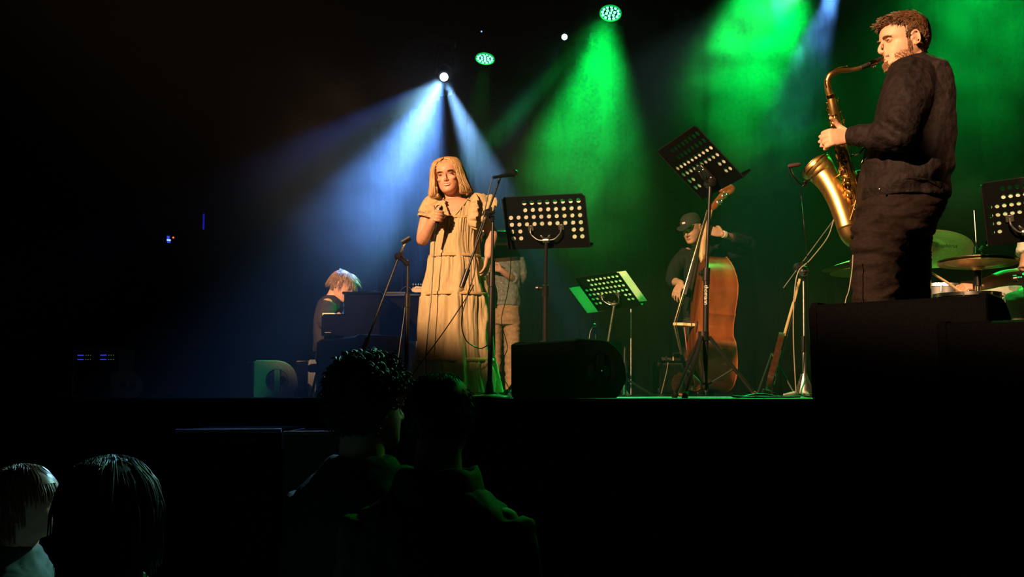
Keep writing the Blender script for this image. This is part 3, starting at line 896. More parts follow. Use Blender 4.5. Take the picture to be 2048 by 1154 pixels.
music_stand(a, u, v, None, foot_at(1090, 6.35), 'black perforated music stand at the stage edge right of the singer', [(.02, .5, .135, 1.0, 'sheet music on the stand right of the singer, half nearer her', 0), (.505, .965, .135, 1.0, 'sheet music on the stand right of the singer, half away from her', .002)], yaw=.5)
a, u, v = desk_frame((1314, 303), (1390, 250), (1404, 399), 5.35, 0.0)
a = P(1314, 303, 5.62); u = P(1390, 250, 5.17) - a; v = P(1404, 399, 5.65) - a
music_stand(a, u, v, None, foot_at(1410, 5.45), 'tall black music stand with a steeply turned desk before the double bass', [(.02, .98, .33, 1.0, 'sheet music on the steeply turned desk of the tall stand', 0)], yaw=-.05 + pi / 2 * 0, brand=True, yoke=False, clampz=.42, leg=.27)
a = P(1148, 556, 8.0); u = P(1232, 543, 7.87) - a; v = P(1196, 622, 8.10) - a
u = P(1235, 543, 7.80) - a
music_stand(a, u, v, None, foot_at(1213, 8.05), 'small music stand with pale pages sticking out on both sides', [(-.27, .12, .26, 1.03, 'green lit page sticking out left of the small music stand', .0), (.60, 1.17, .02, .90, 'pale page sticking out right of the small music stand', .0), (.13, .59, .04, .98, 'white page in the middle of the small music stand', .0)], yaw=1.0, mpole=M['steel'], clampz=.12)
a = P(1962, 367, 4.75); u = P(2120, 345, 4.62) - a; v = P(1976, 492, 4.86) - a
music_stand(a, u, v, None, foot_at(2062, 5.0), 'black perforated music stand at the right end before the drummer', [(.10, .98, .17, 1.0, 'sheet music on the stand before the drummer', 0)], yaw=.9)

# ------------------------------------------------------------------ microphones, microphone stands, cables
def mic_geo(t_or_none, head, tail, label, cable=None, group=None, sc=1.0, cat='microphone'):
    d = (head - tail).normalized(); L = (head - tail).length
    t = thing('microphone', label, cat, tail, group)
    bm = nb(); lathe(bm, [(.008 * sc, 0), (.0105 * sc, .004), (.0125 * sc, L * .25), (.017 * sc, L * .68), (.022 * sc, L * .76)], tail, d, 20); obj('body', bm, M['plastic'], t)
    bm = nb(); lathe(bm, [(.020 * sc, L * .74), (.0245 * sc, L * .78), (.0255 * sc, L * .84), (.0235 * sc, L * .93), (.017 * sc, L * .98), (.008 * sc, L)], tail, d, 20); obj('grille_head', bm, M['darkchrome'], t)
    bm = nb(); lathe(bm, [(.026 * sc, L * .825), (.0268 * sc, L * .84), (.026 * sc, L * .855)], tail, d, 20, cap=False); obj('grille_band', bm, M['chrome'], t)
    bm = nb(); lathe(bm, [(.0085 * sc, -.05), (.0095 * sc, -.045), (.0095 * sc, .0)], tail, d, 16); obj('plug', bm, M['plastic'], t)
    return t
def cable(name, pts, label, r=.0035, m=None, k=8):
    bm = nb(); tube(bm, pts, r, 8, k)
    o = obj(name, bm, m or M['cord'], None, loc=pts[-1]); tag(o, label, 'cable')
    return o
# hand microphone comes with the singer; boom stand right of her
def boom_stand(foot, ptop, label, boom_a, boom_b, base='round', r=.011, mpole=None, clip=None, clutch=.5, leg=.3, yaw=.4, group=None, boom_r=.007, weight=True):
    mp_ = mpole or M['blackmetal']
    t = thing('microphone_stand', label, 'microphone stand', foot, group)
    full = ptop - foot
    mid = foot + full * clutch
    bm = nb(); rod(bm, foot + Vector((0, 0, .03)), mid, r * 1.35); obj('lower_pole', bm, mp_, t)
    bm = nb(); rod(bm, mid - full * .05, ptop, r * .8); obj('upper_pole', bm, mp_, t)
    bm = nb(); rod(bm, mid - full.normalized() * .06, mid + full.normalized() * .03, r * 1.9); obj('clutch', bm, M['blackmetal'], t)
    if base == 'round':
        bm = nb(); lathe(bm, [(.13, 0), (.135, .006), (.125, .016), (.03, .022), (.026, .05), (.018, .1)], foot + Vector((0, 0, .001)), Vector((0, 0, 1)), 32); obj('base', bm, mp_, t)
    elif base == 'cone':
        bm = nb(); lathe(bm, [(.05, .02), (.052, .03), (.022, .11), (.018, .13)], foot, Vector((0, 0, 1)), 24); obj('base', bm, mp_, t)
        for k in range(3):
            an = yaw + k * 2 * pi / 3; d = Vector((cos(an), sin(an), 0)); bm = nb()
            tube(bm, [foot + Vector((0, 0, .035)), foot + d * leg + Vector((0, 0, .012))], [.012, .009], 8, 1); obj('leg', bm, mp_, t)
    else:
        bm = nb(); rod(bm, foot + Vector((0, 0, .10)), foot + Vector((0, 0, .18)), .024); obj('base', bm, mp_, t)
        for k in range(3):
            an = yaw + k * 2 * pi / 3; d = Vector((cos(an), sin(an), 0)); bm = nb()
            tube(bm, [foot + Vector((0, 0, .14)) + d * .01, foot + d * leg + Vector((0, 0, .010))], .009, 8, 1); obj('leg', bm, mp_, t)
    if boom_a is not None:
        d = (boom_b - boom_a).normalized()
        bm = nb(); rod(bm, boom_a, boom_b, boom_r); b_ = obj('boom', bm, mp_, t)
        if weight: bm = nb(); rod(bm, boom_a - d * .01, boom_a + d * .11, .016); obj('counterweight', bm, mp_, b_)
        near = boom_a + d * ((ptop - boom_a).dot(d))
        side = d.cross(Vector((0, 0, 1))).normalized()
        bm = nb(); lathe(bm, [(.016, -.022), (.026, -.018), (.026, .018), (.016, .022)], near, side, 20); rod(bm, ptop - Vector((0, 0, .03)), near, .016)
        tube(bm, [near + side * .02, near + side * .045, near + side * .05 + Vector((0, 0, .03))], [.007, .008, .005], 8, 2)
        obj('boom_joint', bm, M['blackmetal'], t)
    if clip:
        cp, cd = clip
        bm = nb()
        x, y = frame_of(cd)
        b2 = []
        for s_ in (-.032, .032):
            ring = []
            for sgn, rr in ((1, .020), (-1, .015)):
                rng_ = range(-5, 6) if sgn == 1 else range(5, -6, -1)
                for q in rng_:
                    an = q * .42; ring.append(cp + cd * s_ + (x * sin(an) - y * cos(an)) * rr)
            b2.append(ring)
        rings_to(bm, b2, cap=True)
        obj('microphone_clip', bm, M['plastic'], t)
    return t
fD = 6.1
ft = foot_at(979, fD); pt_ = P(986, 432, fD)
boom_stand(ft, pt_, 'black boom microphone stand on a round base close by the dress of the singer', P(924, 572, fD - .1), P(1000, 356, fD + .02), 'round', .011, clutch=.66)
boomc = P(924, 572, fD - .1)
mic_geo(None, P(1034, 346, fD + .1), P(997, 353, fD - .02), 'microphone with a silvery head on the boom right of the singer')
cable('microphone_cable', [P(997, 353, fD - .03), P(985, 360, fD - .03), P(974, 400, fD - .04), P(966, 440, fD - .04), P(951, 490, fD - .06), P(950, 540, fD - .06), P(935, 590, fD - .05), P(923, 640, fD - .04), P(932, 680, fD - .03), P(960, 697, fD - .02), P(980, 690, fD - .03), P(984, 720, fD + .06), P(982, 775, fD + .1), P(1000, 790, fD + .16) ], 'black cable looping down from the boom microphone across the dress')
cable('microphone_cable', [P(948, 570, fD - .05), P(930, 600, fD - .03), P(890, 660, fD), P(850, 715, fD), P(828, 745, fD), P(812, 775, fD + .1), P(806, 791, fD + .2)], 'black cable running straight from the boom stand down past the dress hem')
# empty stand left of the singer
f2 = foot_at(812, 6.6)
boom_stand(f2, P(816, 520, 6.6), 'boom microphone stand with an empty clip left of the singer', P(724, 708, 6.45), P(806, 492, 6.6), 'tripod', .010, clutch=.72, clip=(P(812, 480, 6.6), (P(818, 478, 6.6) - P(805, 486, 6.6)).normalized()), mpole=M['blackmetal'], leg=.27)
bm = nb(); tube(bm, [P(803, 505, 6.58), P(806, 494, 6.6), P(811, 486, 6.6)], .007, 8, 2); bm2 = bm
o = obj('clip_joint', bm2, M['steel'], bpy.data.objects['microphone_stand.001'])
# right stand by the guitar, with a long thin boom
f3 = foot_at(1609, 5.6)
boom_stand(f3, P(1607, 548, 5.6), 'thin microphone stand with a round joint beside the leaning guitar', P(1567, 576, 5.55), P(1682, 420, 5.6), 'cone', .0085, clutch=.45, mpole=M['steel'], leg=.12, boom_r=.0035, weight=False)
bm = nb(); nv = Vector((.1, -1, 0)).normalized(); lathe(bm, [(.026, -.008), (.03, 0), (.026, .008)], P(1607, 542, 5.55), nv, 24); lathe(bm, [(.012, .0), (.012, .014)], P(1607, 542, 5.55), nv, 16)
obj('joint_plate', bm, M['steel'], bpy.data.objects['microphone_stand.002'])
cable('thin_cable', [P(1695, 415, 5.55), P(1672, 430, 5.55), P(1655, 475, 5.55), P(1620, 520, 5.5), P(1596, 545, 5.5), P(1588, 600, 5.5), P(1587, 680, 5.5), P(1592, 785, 5.55)], 'thin pale cable hanging from the boom beside the leaning guitar', .003, M['cordpale'])
# low stands behind the big monitor
f4 = foot_at(1262, 8.6)
t = thing('thin_stand', 'thin straight metal pole standing right of the small music stand', 'stand', f4)
bm = nb(); rod(bm, f4 + Vector((0, 0, .01)), P(1262, 618, 8.6), .0075); obj('pole', bm, M['steel'], t)
bm = nb(); lathe(bm, [(.11, 0), (.11, .01), (.02, .02)], f4 + Vector((0, 0, .001)), Vector((0, 0, 1))); obj('base', bm, M['blackmetal'], t)
f5 = foot_at(1248, 7.6)
boom_stand(f5, P(1250, 692, 7.6), 'short folded microphone stand behind the big stage monitor', None, None, 'tripod', .014, clutch=.62, leg=.25, mpole=M['blackmetal'])
f6 = foot_at(1192, 7.4)
boom_stand(f6, P(1191, 668, 7.4), 'short microphone stand with a small microphone under the pale pages', None, None, 'round', .007, clutch=.5)
mic_geo(None, P(1188, 648, 7.4), P(1194, 670, 7.45), 'small microphone on the short stand under the pale pages', sc=.6)
cable('thin_cable', [P(1190, 652, 7.4), P(1184, 656, 7.4), P(1179, 672, 7.4), P(1178, 700, 7.4), P(1180, 760, 7.4)], 'thin cable curving down from the small microphone', .0025, M['cordpale'])
# cables on the stage floor
def floor_cable(pts, label, m=None):
    cable('stage_cable', [Vector((P(x, 787, D).x, D, STG + z)) for x, D, z in pts], label, .0045, m)
floor_cable([(1600, 5.0, .006), (1560, 4.95, .006), (1520, 4.9, .02), (1480, 4.85, .006), (1465, 4.7, .012), (1500, 4.75, .006), (1560, 4.8, .006)], 'dark cable lying along the stage edge right of the tripod')
floor_cable([(1612, 5.5, .10), (1603, 5.2, .03), (1612, 5.0, .008), (1650, 4.9, .008)], 'cable curled round the foot of the thin microphone stand')
floor_cable([(240, 12.2, .006), (265, 12.0, .10), (285, 12.1, .006), (330, 11.9, .02), (380, 11.0, .006)], 'pale cable looping over the floor beside the amplifier rack', M['cordpale'])
floor_cable([(1000, 6.3, .006), (1015, 6.2, .05), (1025, 6.4, .006), (1012, 6.6, .008), (1032, 6.7, .05), (1040, 6.9, .006)], 'tangle of dark cable on the floor beside the singer')

# ------------------------------------------------------------------ people
class Head:
    """head frame: x to the person's right, y forward, z up from the chin, in units of the head height H"""
    def __init__(s, c, fwd, up, H, w=1.0):
        s.f = fwd.normalized(); s.u = (up - s.f * up.dot(s.f)).normalized(); s.r = s.f.cross(s.u); s.H = H; s.c = c; s.w = w
        s.R = Matrix((s.r, s.f, s.u)).transposed()
    def p(s, x, y, z): return s.c + (s.r * x * s.w + s.f * y + s.u * (z - .5)) * s.H
PROF = [  # z, front, back, half width
    (-.02, .26, .02, .07), (.0, .36, .0, .12), (.04, .425, -.04, .165), (.10, .445, -.10, .20), (.16, .425, -.18, .235), (.22, .425, -.25, .262), (.30, .42, -.31, .285),
    (.38, .405, -.37, .30), (.46, .39, -.41, .312), (.52, .392, -.43, .322), (.57, .425, -.44, .326), (.64, .428, -.44, .328), (.72, .41, -.43, .326), (.80, .36, -.40, .308),
    (.87, .28, -.34, .27), (.93, .17, -.26, .20), (.97, .06, -.17, .13), (.995, -.03, -.09, .05)]
def prof_at(z):
    for a, b in zip(PROF, PROF[1:]):
        if a[0] <= z <= b[0]:
            t = (z - a[0]) / (b[0] - a[0]); return [a[i] * (1 - t) + b[i] * t for i in (1, 2, 3)]
    return list(PROF[0][1:] if z < 0 else PROF[-1][1:])
def skull(bm, h, grow=0.0, z0=-.02, cut=None, n=40, rows=44, jit=0.0, beardless=True):
    rings = []
    for i in range(rows + 1):
        z = z0 + (0.995 - z0) * (sin(pi / 2 * i / rows) if grow or True else i / rows)
        f, b, w_ = prof_at(z)
        yc, hy = (f + b) / 2, (f - b) / 2
        ring = []
        for j in range(n):
            a = 2 * pi * j / n
            sx, cy = sin(a), cos(a)
            x = (w_ + grow) * math.copysign(abs(sx) ** .92, sx) * (1 - (0.13 if z < .5 else .06) * max(0, cy) ** 2)
            y = yc + (hy + grow) * math.copysign(abs(cy) ** .88, cy)
            # eye sockets
            if not grow and cy > .3:
                for s_ in (-1, 1):
                    d2 = ((x - s_ * .145) / .075) ** 2 + ((z - .505) / .045) ** 2
                    y -= .030 * math.exp(-d2)
                    d2 = ((x - s_ * .17) / .08) ** 2 + ((z - .36) / .07) ** 2
                    y += .018 * math.exp(-d2)
            zz = z + grow * (z - .5) * 1.2
            ring.append(h.p(x, y, zz))
        rings.append(ring)
    rings_to(bm, rings)
def face(bm, h, nose=1.0, smile=0.0, ears=True, soft=1.0):
    p = h.p; H = h.H; q_ = soft
    tube(bm, [p(0, .385, .555), p(0, .425, .50), p(0, .468, .43), p(0, .505 * nose, .375), p(0, .49 * nose, .345), p(0, .43, .325)], [.028 * H * q_, .03 * H * q_, .038 * H * q_, .046 * H * q_, .040 * H * q_, .03 * H * q_], 12, 4)
    for s in (-1, 1):
        ball(bm, p(s * .052 * q_, .435, .345), (.034 * H * q_, .045 * H * q_, .03 * H), h.R, 12, 8)
        # brow ridge, cheek, eyelids
        tube(bm, [p(s * .055, .40, .575), p(s * .14, .40, .59), p(s * .22, .35, .565)], [.022 * H * q_ ** 3, .028 * H * q_ ** 3, .02 * H * q_ ** 3], 8, 3, round_ends=True)
        ball(bm, p(s * .145, .340, .505), (.050 * H, .050 * H, .036 * H), h.R, 14, 10)
        if smile: ball(bm, p(s * .17, .345, .37 + .02 * smile), (.085 * H, .055 * H, .06 * H), h.R, 12, 8)
        if ears:
            c = p(s * .325, -.03, .46)
            ex = (h.r * s + h.f * -.45).normalized()
            pts = []
            for k in range(12):
                a = -2.2 + k * 4.4 / 11
                rr = .115 if abs(a) < 1.2 else .10
                pts.append(c + h.u * sin(a + .3) * rr * H * 1.15 - h.f * cos(a + .3) * .07 * H + h.r * s * (.030 + .02 * cos(a)) * H)
            tube(bm, pts, [.016 * H] * 12, 8, 2, round_ends=True)
            ball(bm, c - h.f * .005 * H + h.u * .01 * H, (.025 * H, .065 * H, .10 * H), h.R, 12, 8)
            ball(bm, c - h.u * .10 * H + h.f * .015 * H + h.r * s * .02 * H, (.02 * H, .032 * H, .04 * H), h.R, 10, 8)
            ball(bm, c + h.f * .05 * H - h.u * .005 * H + h.r * s * .022 * H, (.015 * H, .018 * H, .03 * H), h.R, 8, 6)
    # lips as low swellings
    ball(bm, p(0, .405, .243), (.085 * H, .042 * H, .020 * H), h.R, 14, 8)
    ball(bm, p(0, .402, .205), (.075 * H, .044 * H, .024 * H), h.R, 14, 8)
    ball(bm, p(0, .385, .09), (.075 * H, .06 * H, .055 * H), h.R, 14, 8)
def neck(bm, h, base, r0, r1):
    tube(bm, [h.p(0, -.10, .34), h.p(0, -.09, .10), (h.p(0, -.08, 0) + base) / 2, base], [r0, r0, (r0 + r1) / 2, r1], 16, 4)
def eyes(h, parent, open_=1.0, look_=(0, 0), iris=None):
    p = h.p; H = h.H
    for s in (-1, 1):
        bm = nb(); ball(bm, p(s * .145, .372, .505), (.040 * H, .032 * H, (.010 + .014 * open_) * H), h.R, 14, 8)
        e = obj('eye', bm, M['teeth'] if open_ > .5 else M['eye'], parent)
        if open_ > .3:
            bm = nb(); ball(bm, p(s * .145 + look_[0], .392, .505 + look_[1]), (.017 * H, .014 * H, .017 * H), h.R, 10, 6); obj('iris', bm, M['eye'], e)
        bm = nb(); tube(bm, [p(s * .098, .392, .512 + .008 * open_), p(s * .145, .412, .524 + .012 * open_), p(s * .20, .375, .508 + .006 * open_)], [.004 * H, .008 * H, .004 * H], 6, 4); obj('eyelashes', bm, M['brow'], e)
def brows(h, parent, m=None, lift=0.0):
    p = h.p; H = h.H
    for s in (-1, 1):
        bm = nb(); tube(bm, [p(s * .07, .425, .583 + lift), p(s * .13, .432, .60 + lift), p(s * .20, .395, .595 + lift), p(s * .235, .355, .575 + lift)], [.009 * H, .012 * H, .009 * H, .004 * H], 8, 4, round_ends=True)
        obj('eyebrow', bm, m or M['brow'], parent)
def mouth(h, parent, smile=0.0, teeth=False):
    p = h.p; H = h.H
    if teeth:
        bm = nb(); tube(bm, [p(-.125, .375, .240 + .03 * smile), p(-.06, .425, .222), p(0, .438, .214), p(.06, .425, .222), p(.125, .375, .240 + .03 * smile)], [.003 * H, .009 * H, .011 * H, .009 * H, .003 * H], 8, 4); obj('teeth', bm, M['teeth'], parent)
        up, dn = .238, .198
    else: up, dn = .238, .210
    for z, r in ((up, .011), (dn, .014)):
        bm = nb(); k = .02 * smile if z == up else 0
        e = .035 * smile
        tube(bm, [p(-.145 if smile else -.085, .362 if smile else .372, .232 + e), p(-.05, .428, z + k * .3), p(0, .443, z - .003), p(.05, .428, z + k * .3), p(.145 if smile else .085, .362 if smile else .372, .232 + e)], [.004 * H, r * H, r * 1.1 * H, r * H, .004 * H], 8, 5)
        obj('lip', bm, M['lip'], parent)

def hand(bm, wrist, palm_dir, palm_up, L, curl, spread=0.10, thumb=None, side=1, fingers=None, tk=1.0):
    """wrist point, direction along the palm, back-of-hand normal; L is the hand length; curl = bend per joint in radians towards the palm"""
    d = palm_dir.normalized(); n = (palm_up - d * palm_up.dot(d)).normalized(); s = d.cross(n) * side     # s points to the thumb side
    pl = L * .50; pw = L * .215
    rings = []
    for t, wx, tz in ((-.18, .58, .66), (0, .66, .72), (.3, .88, .85), (.65, 1.0, .85), (.95, .98, .70), (1.05, .80, .45)):
        rings.append((wrist + d * pl * t, s * pw * wx, n * L * .075 * tz * 1.25, .75))
    loft(bm, rings, 16)
    names = [(.78, .42, .82), (.28, .47, .98), (-.24, .44, .90), (-.74, .35, .72)]
    for i, (off, ln, q) in enumerate(names):
        c_ = curl[i] if isinstance(curl, (list, tuple)) else curl
        base = wrist + d * pl * (.95 - .05 * abs(off)) + s * pw * off
        dirv = (d + s * spread * off).normalized(); pts = [base - dirv * L * .06, base]; rr = L * .047 * tk
        ax = n; cur = dirv
        seg = [ln * L * .46, ln * L * .30, ln * L * .24]
        for k in range(3):
            cur = (Matrix.Rotation(-c_, 3, cur.cross(n).normalized() if abs(cur.dot(n)) < .99 else s) @ cur)
            # rotate towards -n about the finger-side axis
            pts.append(pts[-1] + cur * seg[k])
        tube(bm, pts, [rr * 1.0, rr * 1.05, rr * 1.0, rr * .92, rr * .78], 10, 3, round_ends=True)
    tb = thumb or (0.7, 0.3, -0.5)     # along d, along s, along n
    b0 = wrist + d * pl * .18 + s * pw * .6
    t1 = b0 + (d * .55 + s * .75 - n * .25).normalized() * L * .20
    t2 = t1 + (d * tb[0] + s * tb[1] + n * tb[2]).normalized() * L * .18
    t3 = t2 + (d * (tb[0] + .1) + s * (tb[1] - .35) + n * tb[2]).normalized() * L * .13
    tube(bm, [b0, t1, t2, t3], [L * .085, L * .068, L * .055, L * .045], 10, 3, round_ends=True)
def arm(bm, pts, rad, n=14): tube(bm, pts, rad, n, 4, round_ends=True)

def strands(bm, h, count, root, flow, length, r, seed, seg=5):
    """tapered locks: root(i) -> point, direction; flow(p, d, k) -> next point"""
    rnd = random.Random(seed)
    for i in range(count):
        pts = flow(rnd, i)
        if not pts: continue
        R0 = r * rnd.uniform(.6, 1.3)
        rr = [R0 * .6] + [R0] * (len(pts) - 2) + [R0 * .15]
        tube(bm, pts, rr, 5, 2, cap=True)

def shoe(bm, heel, toe, w_=.045, h_=.09):
    d = (toe - heel).normalized(); s = d.cross(Vector((0, 0, 1))).normalized(); L = (toe - heel).length; Z = Vector((0, 0, 1))
    R = []
    for t, wx, hh in ((-.02, .45, .6), (.05, .75, .95), (.2, .8, 1.0), (.4, .85, .85), (.6, 1.0, .6), (.8, 1.0, .48), (.95, .7, .40), (1.0, .3, .28)):
        R.append((heel + d * L * t + Z * h_ * hh / 2, s * w_ * wx, Z * h_ * hh / 2, .8))
    loft(bm, R, 16)

# ---- the singer
D0 = 6.70
sh = thing('person', 'woman with a blonde bob in a long cream tiered dress, smiling and holding a microphone', 'person', foot_at(905, D0))
K = D0 / F
hc = P(895.5, 352, D0)
hd = Head(hc, Vector((-0.10, -1.0, -0.10)), Vector((-0.16, -.05, 1)), .248, w=1.04)
bm = nb()
skull(bm, hd); face(bm, hd, nose=.95, smile=1.0, ears=False, soft=.80)
nk = P(912, 410, D0 + .04)
neck(bm, hd, nk, .052, .060)
# shoulders and chest
loft(bm, [row(398, 893, 932, D0 + .03, .05), row(404, 878, 950, D0 + .03, .075), row(412, 866, 964, D0 + .03, .09), row(430, 864, 964, D0 + .02, .10), row(450, 868, 958, D0 + .02, .10), row(480, 870, 955, D0 + .02, .10)], 28)
# her right arm raised with the microphone
el = P(845, 478, D0 - .04); wr = P(866, 441, D0 - .20)
arm(bm, [P(866, 418, D0), P(853, 440, D0 + .01), el, P(850, 472, D0 - .10), wr], [.046, .047, .042, .040, .026])
loft(bm, [(P(846, 478, D0 - .04), Vector((.034, 0, 0)), Vector((0, .034, 0)), 1), (P(846, 487, D0 - .04), Vector((.02, 0, 0)), Vector((0, .02, 0)), 1)], 12)
mh, mt_ = P(880, 410, D0 - .27), P(871, 468, D0 - .24)
md = (mh - mt_).normalized()
gp = mt_.lerp(mh, .62)
# fist round the microphone: palm behind-left of it, fingers wrapping in front
hn = Vector((-.25, -1.0, .10)).normalized()
pd = Vector((.75, -.1, .62)).normalized()
loft(bm, [(wr, pd.cross(hn) * .024, hn * .020, .8), (wr + pd * .03, pd.cross(hn) * .034, hn * .022, .8), (wr + pd * .065, pd.cross(hn) * .040, hn * .022, .8), (wr + pd * .085, pd.cross(hn) * .036, hn * .017, .8)], 16)
sd_ = md
for i in range(4):
    o_ = md * (.030 - i * .0195)
    b0 = wr + pd * (.070 - .004 * i) + hn * .008 + o_ * .95 + hn * .004
    c0 = gp + o_
    rt = md.cross(Vector((0, -1, 0))).normalized()        # to the viewer's right
    if rt.x < 0: rt = -rt
    fr = Vector((0, -1, 0)); fr = (fr - md * fr.dot(md)).normalized()
    ln = (.95, 1.0, .95, .82)[i]
    pts = [b0 - pd * .01, c0 - rt * .020 + fr * .022, c0 + rt * .004 * ln + fr * .030, c0 + rt * .026 * ln + fr * .014, c0 + rt * .024 * ln - fr * .012]
    tube(bm, pts, [.0092, .0098, .0094, .0088, .0076], 10, 3, round_ends=True)
tube(bm, [wr + pd * .02 + md * .012, wr + pd * .045 + md * .04, gp + md * .045 - rt * .012 + fr * .012, gp + md * .066 + rt * .006 + fr * .016], [.014, .0125, .011, .009], 10, 3, round_ends=True)
# her left arm hanging, lightly bent
wl = P(976, 512, D0 - .10)
arm(bm, [P(958, 418, D0), P(970, 440, D0 + .01), P(984, 470, D0 + .01), P(980, 492, D0 - .06), wl], [.046, .045, .039, .036, .025])
hand(bm, wl, Vector((-.12, -.1, -1)), Vector((.9, -.4, .1)), .165, .32, side=-1, thumb=(.8, .2, -.3))
me = fuse(bm, .0042, 2)
body = obj('body', me, M['skin2'], sh, angle=180)
eyes(hd, body, .15); brows(hd, body, lift=-.005); mouth(hd, body, 1.0, True)
# finger nails
for i in range(4):
    ln = (.95, 1.0, .95, .82)[i]; o_ = md * (.030 - i * .0195)
    b2 = nb(); ball(b2, gp + o_ + rt * .0345 * ln + fr * .004, (.004, .006, .005), None, 8, 6); obj('fingernail', b2, M['dresstrim'], body)
# hair: parted bob
bm = nb()
def bob(n=56, rows=34, out=0.0):
    rings = []
    for i in range(rows + 1):
        t = i / rows
        z = 1.035 - 1.12 * t if t > .0 else 1.035
        ring = []
        for j in range(n):
            a = 2 * pi * j / n
            sx, cy = sin(a), cos(a)
            zz = max(-.02, min(.99, z))
            f, b, w_ = prof_at(zz if z > .35 else .35)
            yc, hy = (f + b) / 2, (f - b) / 2
            fl = .055 + .22 * max(0, (.70 - z)) ** .9
            if z > .93: k = max(.02, sqrt(max(0, 1 - ((z - .93) / .105) ** 2))); w_ = .20 * 1.05; hy = .22
            else: k = 1
            x = (w_ + fl) * k * sx
            y = yc + (hy + fl * .7) * k * cy
            ring.append((x, y, z))
        rings.append(ring)
    return rings
hr = bob()
N = 56
# the front opens over the face: strips only where |x| beyond the face line
def facewin(x, y, z): 
    if y < .12 or z > .90: return False
    half = .37 * sqrt(max(0, 1 - ((z - .40) / .50) ** 2)) if z > .40 else .37 - .10 * max(0, (.3 - z))
    return abs(x + .02) < half * .92
vg = [[bm.verts.new(hd.p(*q)) for q in r] for r in hr]
for i in range(len(hr) - 1):
    for j in range(N):
        k = (j + 1) % N
        qs = [hr[i][j], hr[i][k], hr[i + 1][k], hr[i + 1][j]]
        cx = [sum(q[m_] for q in qs) / 4 for m_ in range(3)]
        if facewin(*cx): continue
        bm.faces.new((vg[i][j], vg[i][k], vg[i + 1][k], vg[i + 1][j]))
bm.faces.new(vg[0])
for v in list(bm.verts):
    if not v.link_faces: bm.verts.remove(v)
bmesh.ops.recalc_face_normals(bm, faces=list(bm.faces))
ho = obj('hair', bm, M['blonde'], sh, angle=180)
so = ho.modifiers.new('thick', 'SOLIDIFY'); so.thickness = .016; so.offset = -1
bm = nb()
rnd = random.Random(5)
for i in range(1300):
    side = -1 if rnd.random() < .5 else 1
    a = rnd.uniform(.16, 2.6) * side           # angle from the face round the head
    a0 = a
    pts = []
    part = -.10 if True else 0
    drop = rnd.uniform(.90, 1.02); flick = rnd.uniform(-.02, .06)
    start_z = rnd.uniform(.88, 1.02)
    rad = rnd.uniform(.004, .040)
    for k in range(9):
        t = k / 8
        z = 1.03 - (1.03 + .06 - (1 - drop) * 1.2) * t ** 1.25
        aa = a * (.45 + .55 * min(1, t * 2.6)) if t < .4 else a
        zz = max(.35, min(.99, z)); f, b, w_ = prof_at(zz)
        yc, hy = (f + b) / 2, (f - b) / 2
        fl = .058 + .22 * max(0, (.70 - z)) ** .9 + rad + flick * t * t
        kk = 1.0
        if z > .90: kk = max(.10, sqrt(max(0, 1 - ((z - .90) / .135) ** 2))); w_ = .24; hy = .26; yc = -.02
        x = (w_ + fl) * kk * sin(aa); y = yc + (hy + fl * .7) * kk * cos(aa)
        if y > .10 and z < .95:                 # keep the face clear: swing round its edge
            half = .300 * sqrt(max(.02, 1 - (max(0, z - .45) / .50) ** 2)) + .012 * sin(z * 9)
            if abs(x) < half: x = math.copysign(half + rnd.uniform(0, .05), x if abs(x) > .02 else side); y = min(y, .27 - .4 * max(0, abs(z - .5) - .25))
        pts.append(hd.p(x, y, z))
    tube(bm, pts, [.0014, .0026, .0030, .0031, .0030, .0029, .0026, .0020, .0008], 5, 2)
obj('hair_locks', bm, M['blonde'], ho, angle=180)
# earrings
for px in (859 + 0, 922):
    b2 = nb(); c = P(px, 386, D0 - .02); ball(b2, c, .004, None, 8, 6); tube(b2, [c + Vector((0, 0, .012)), c], .0012, 6, 1)
    obj('earring', b2, M['brass2'], body)

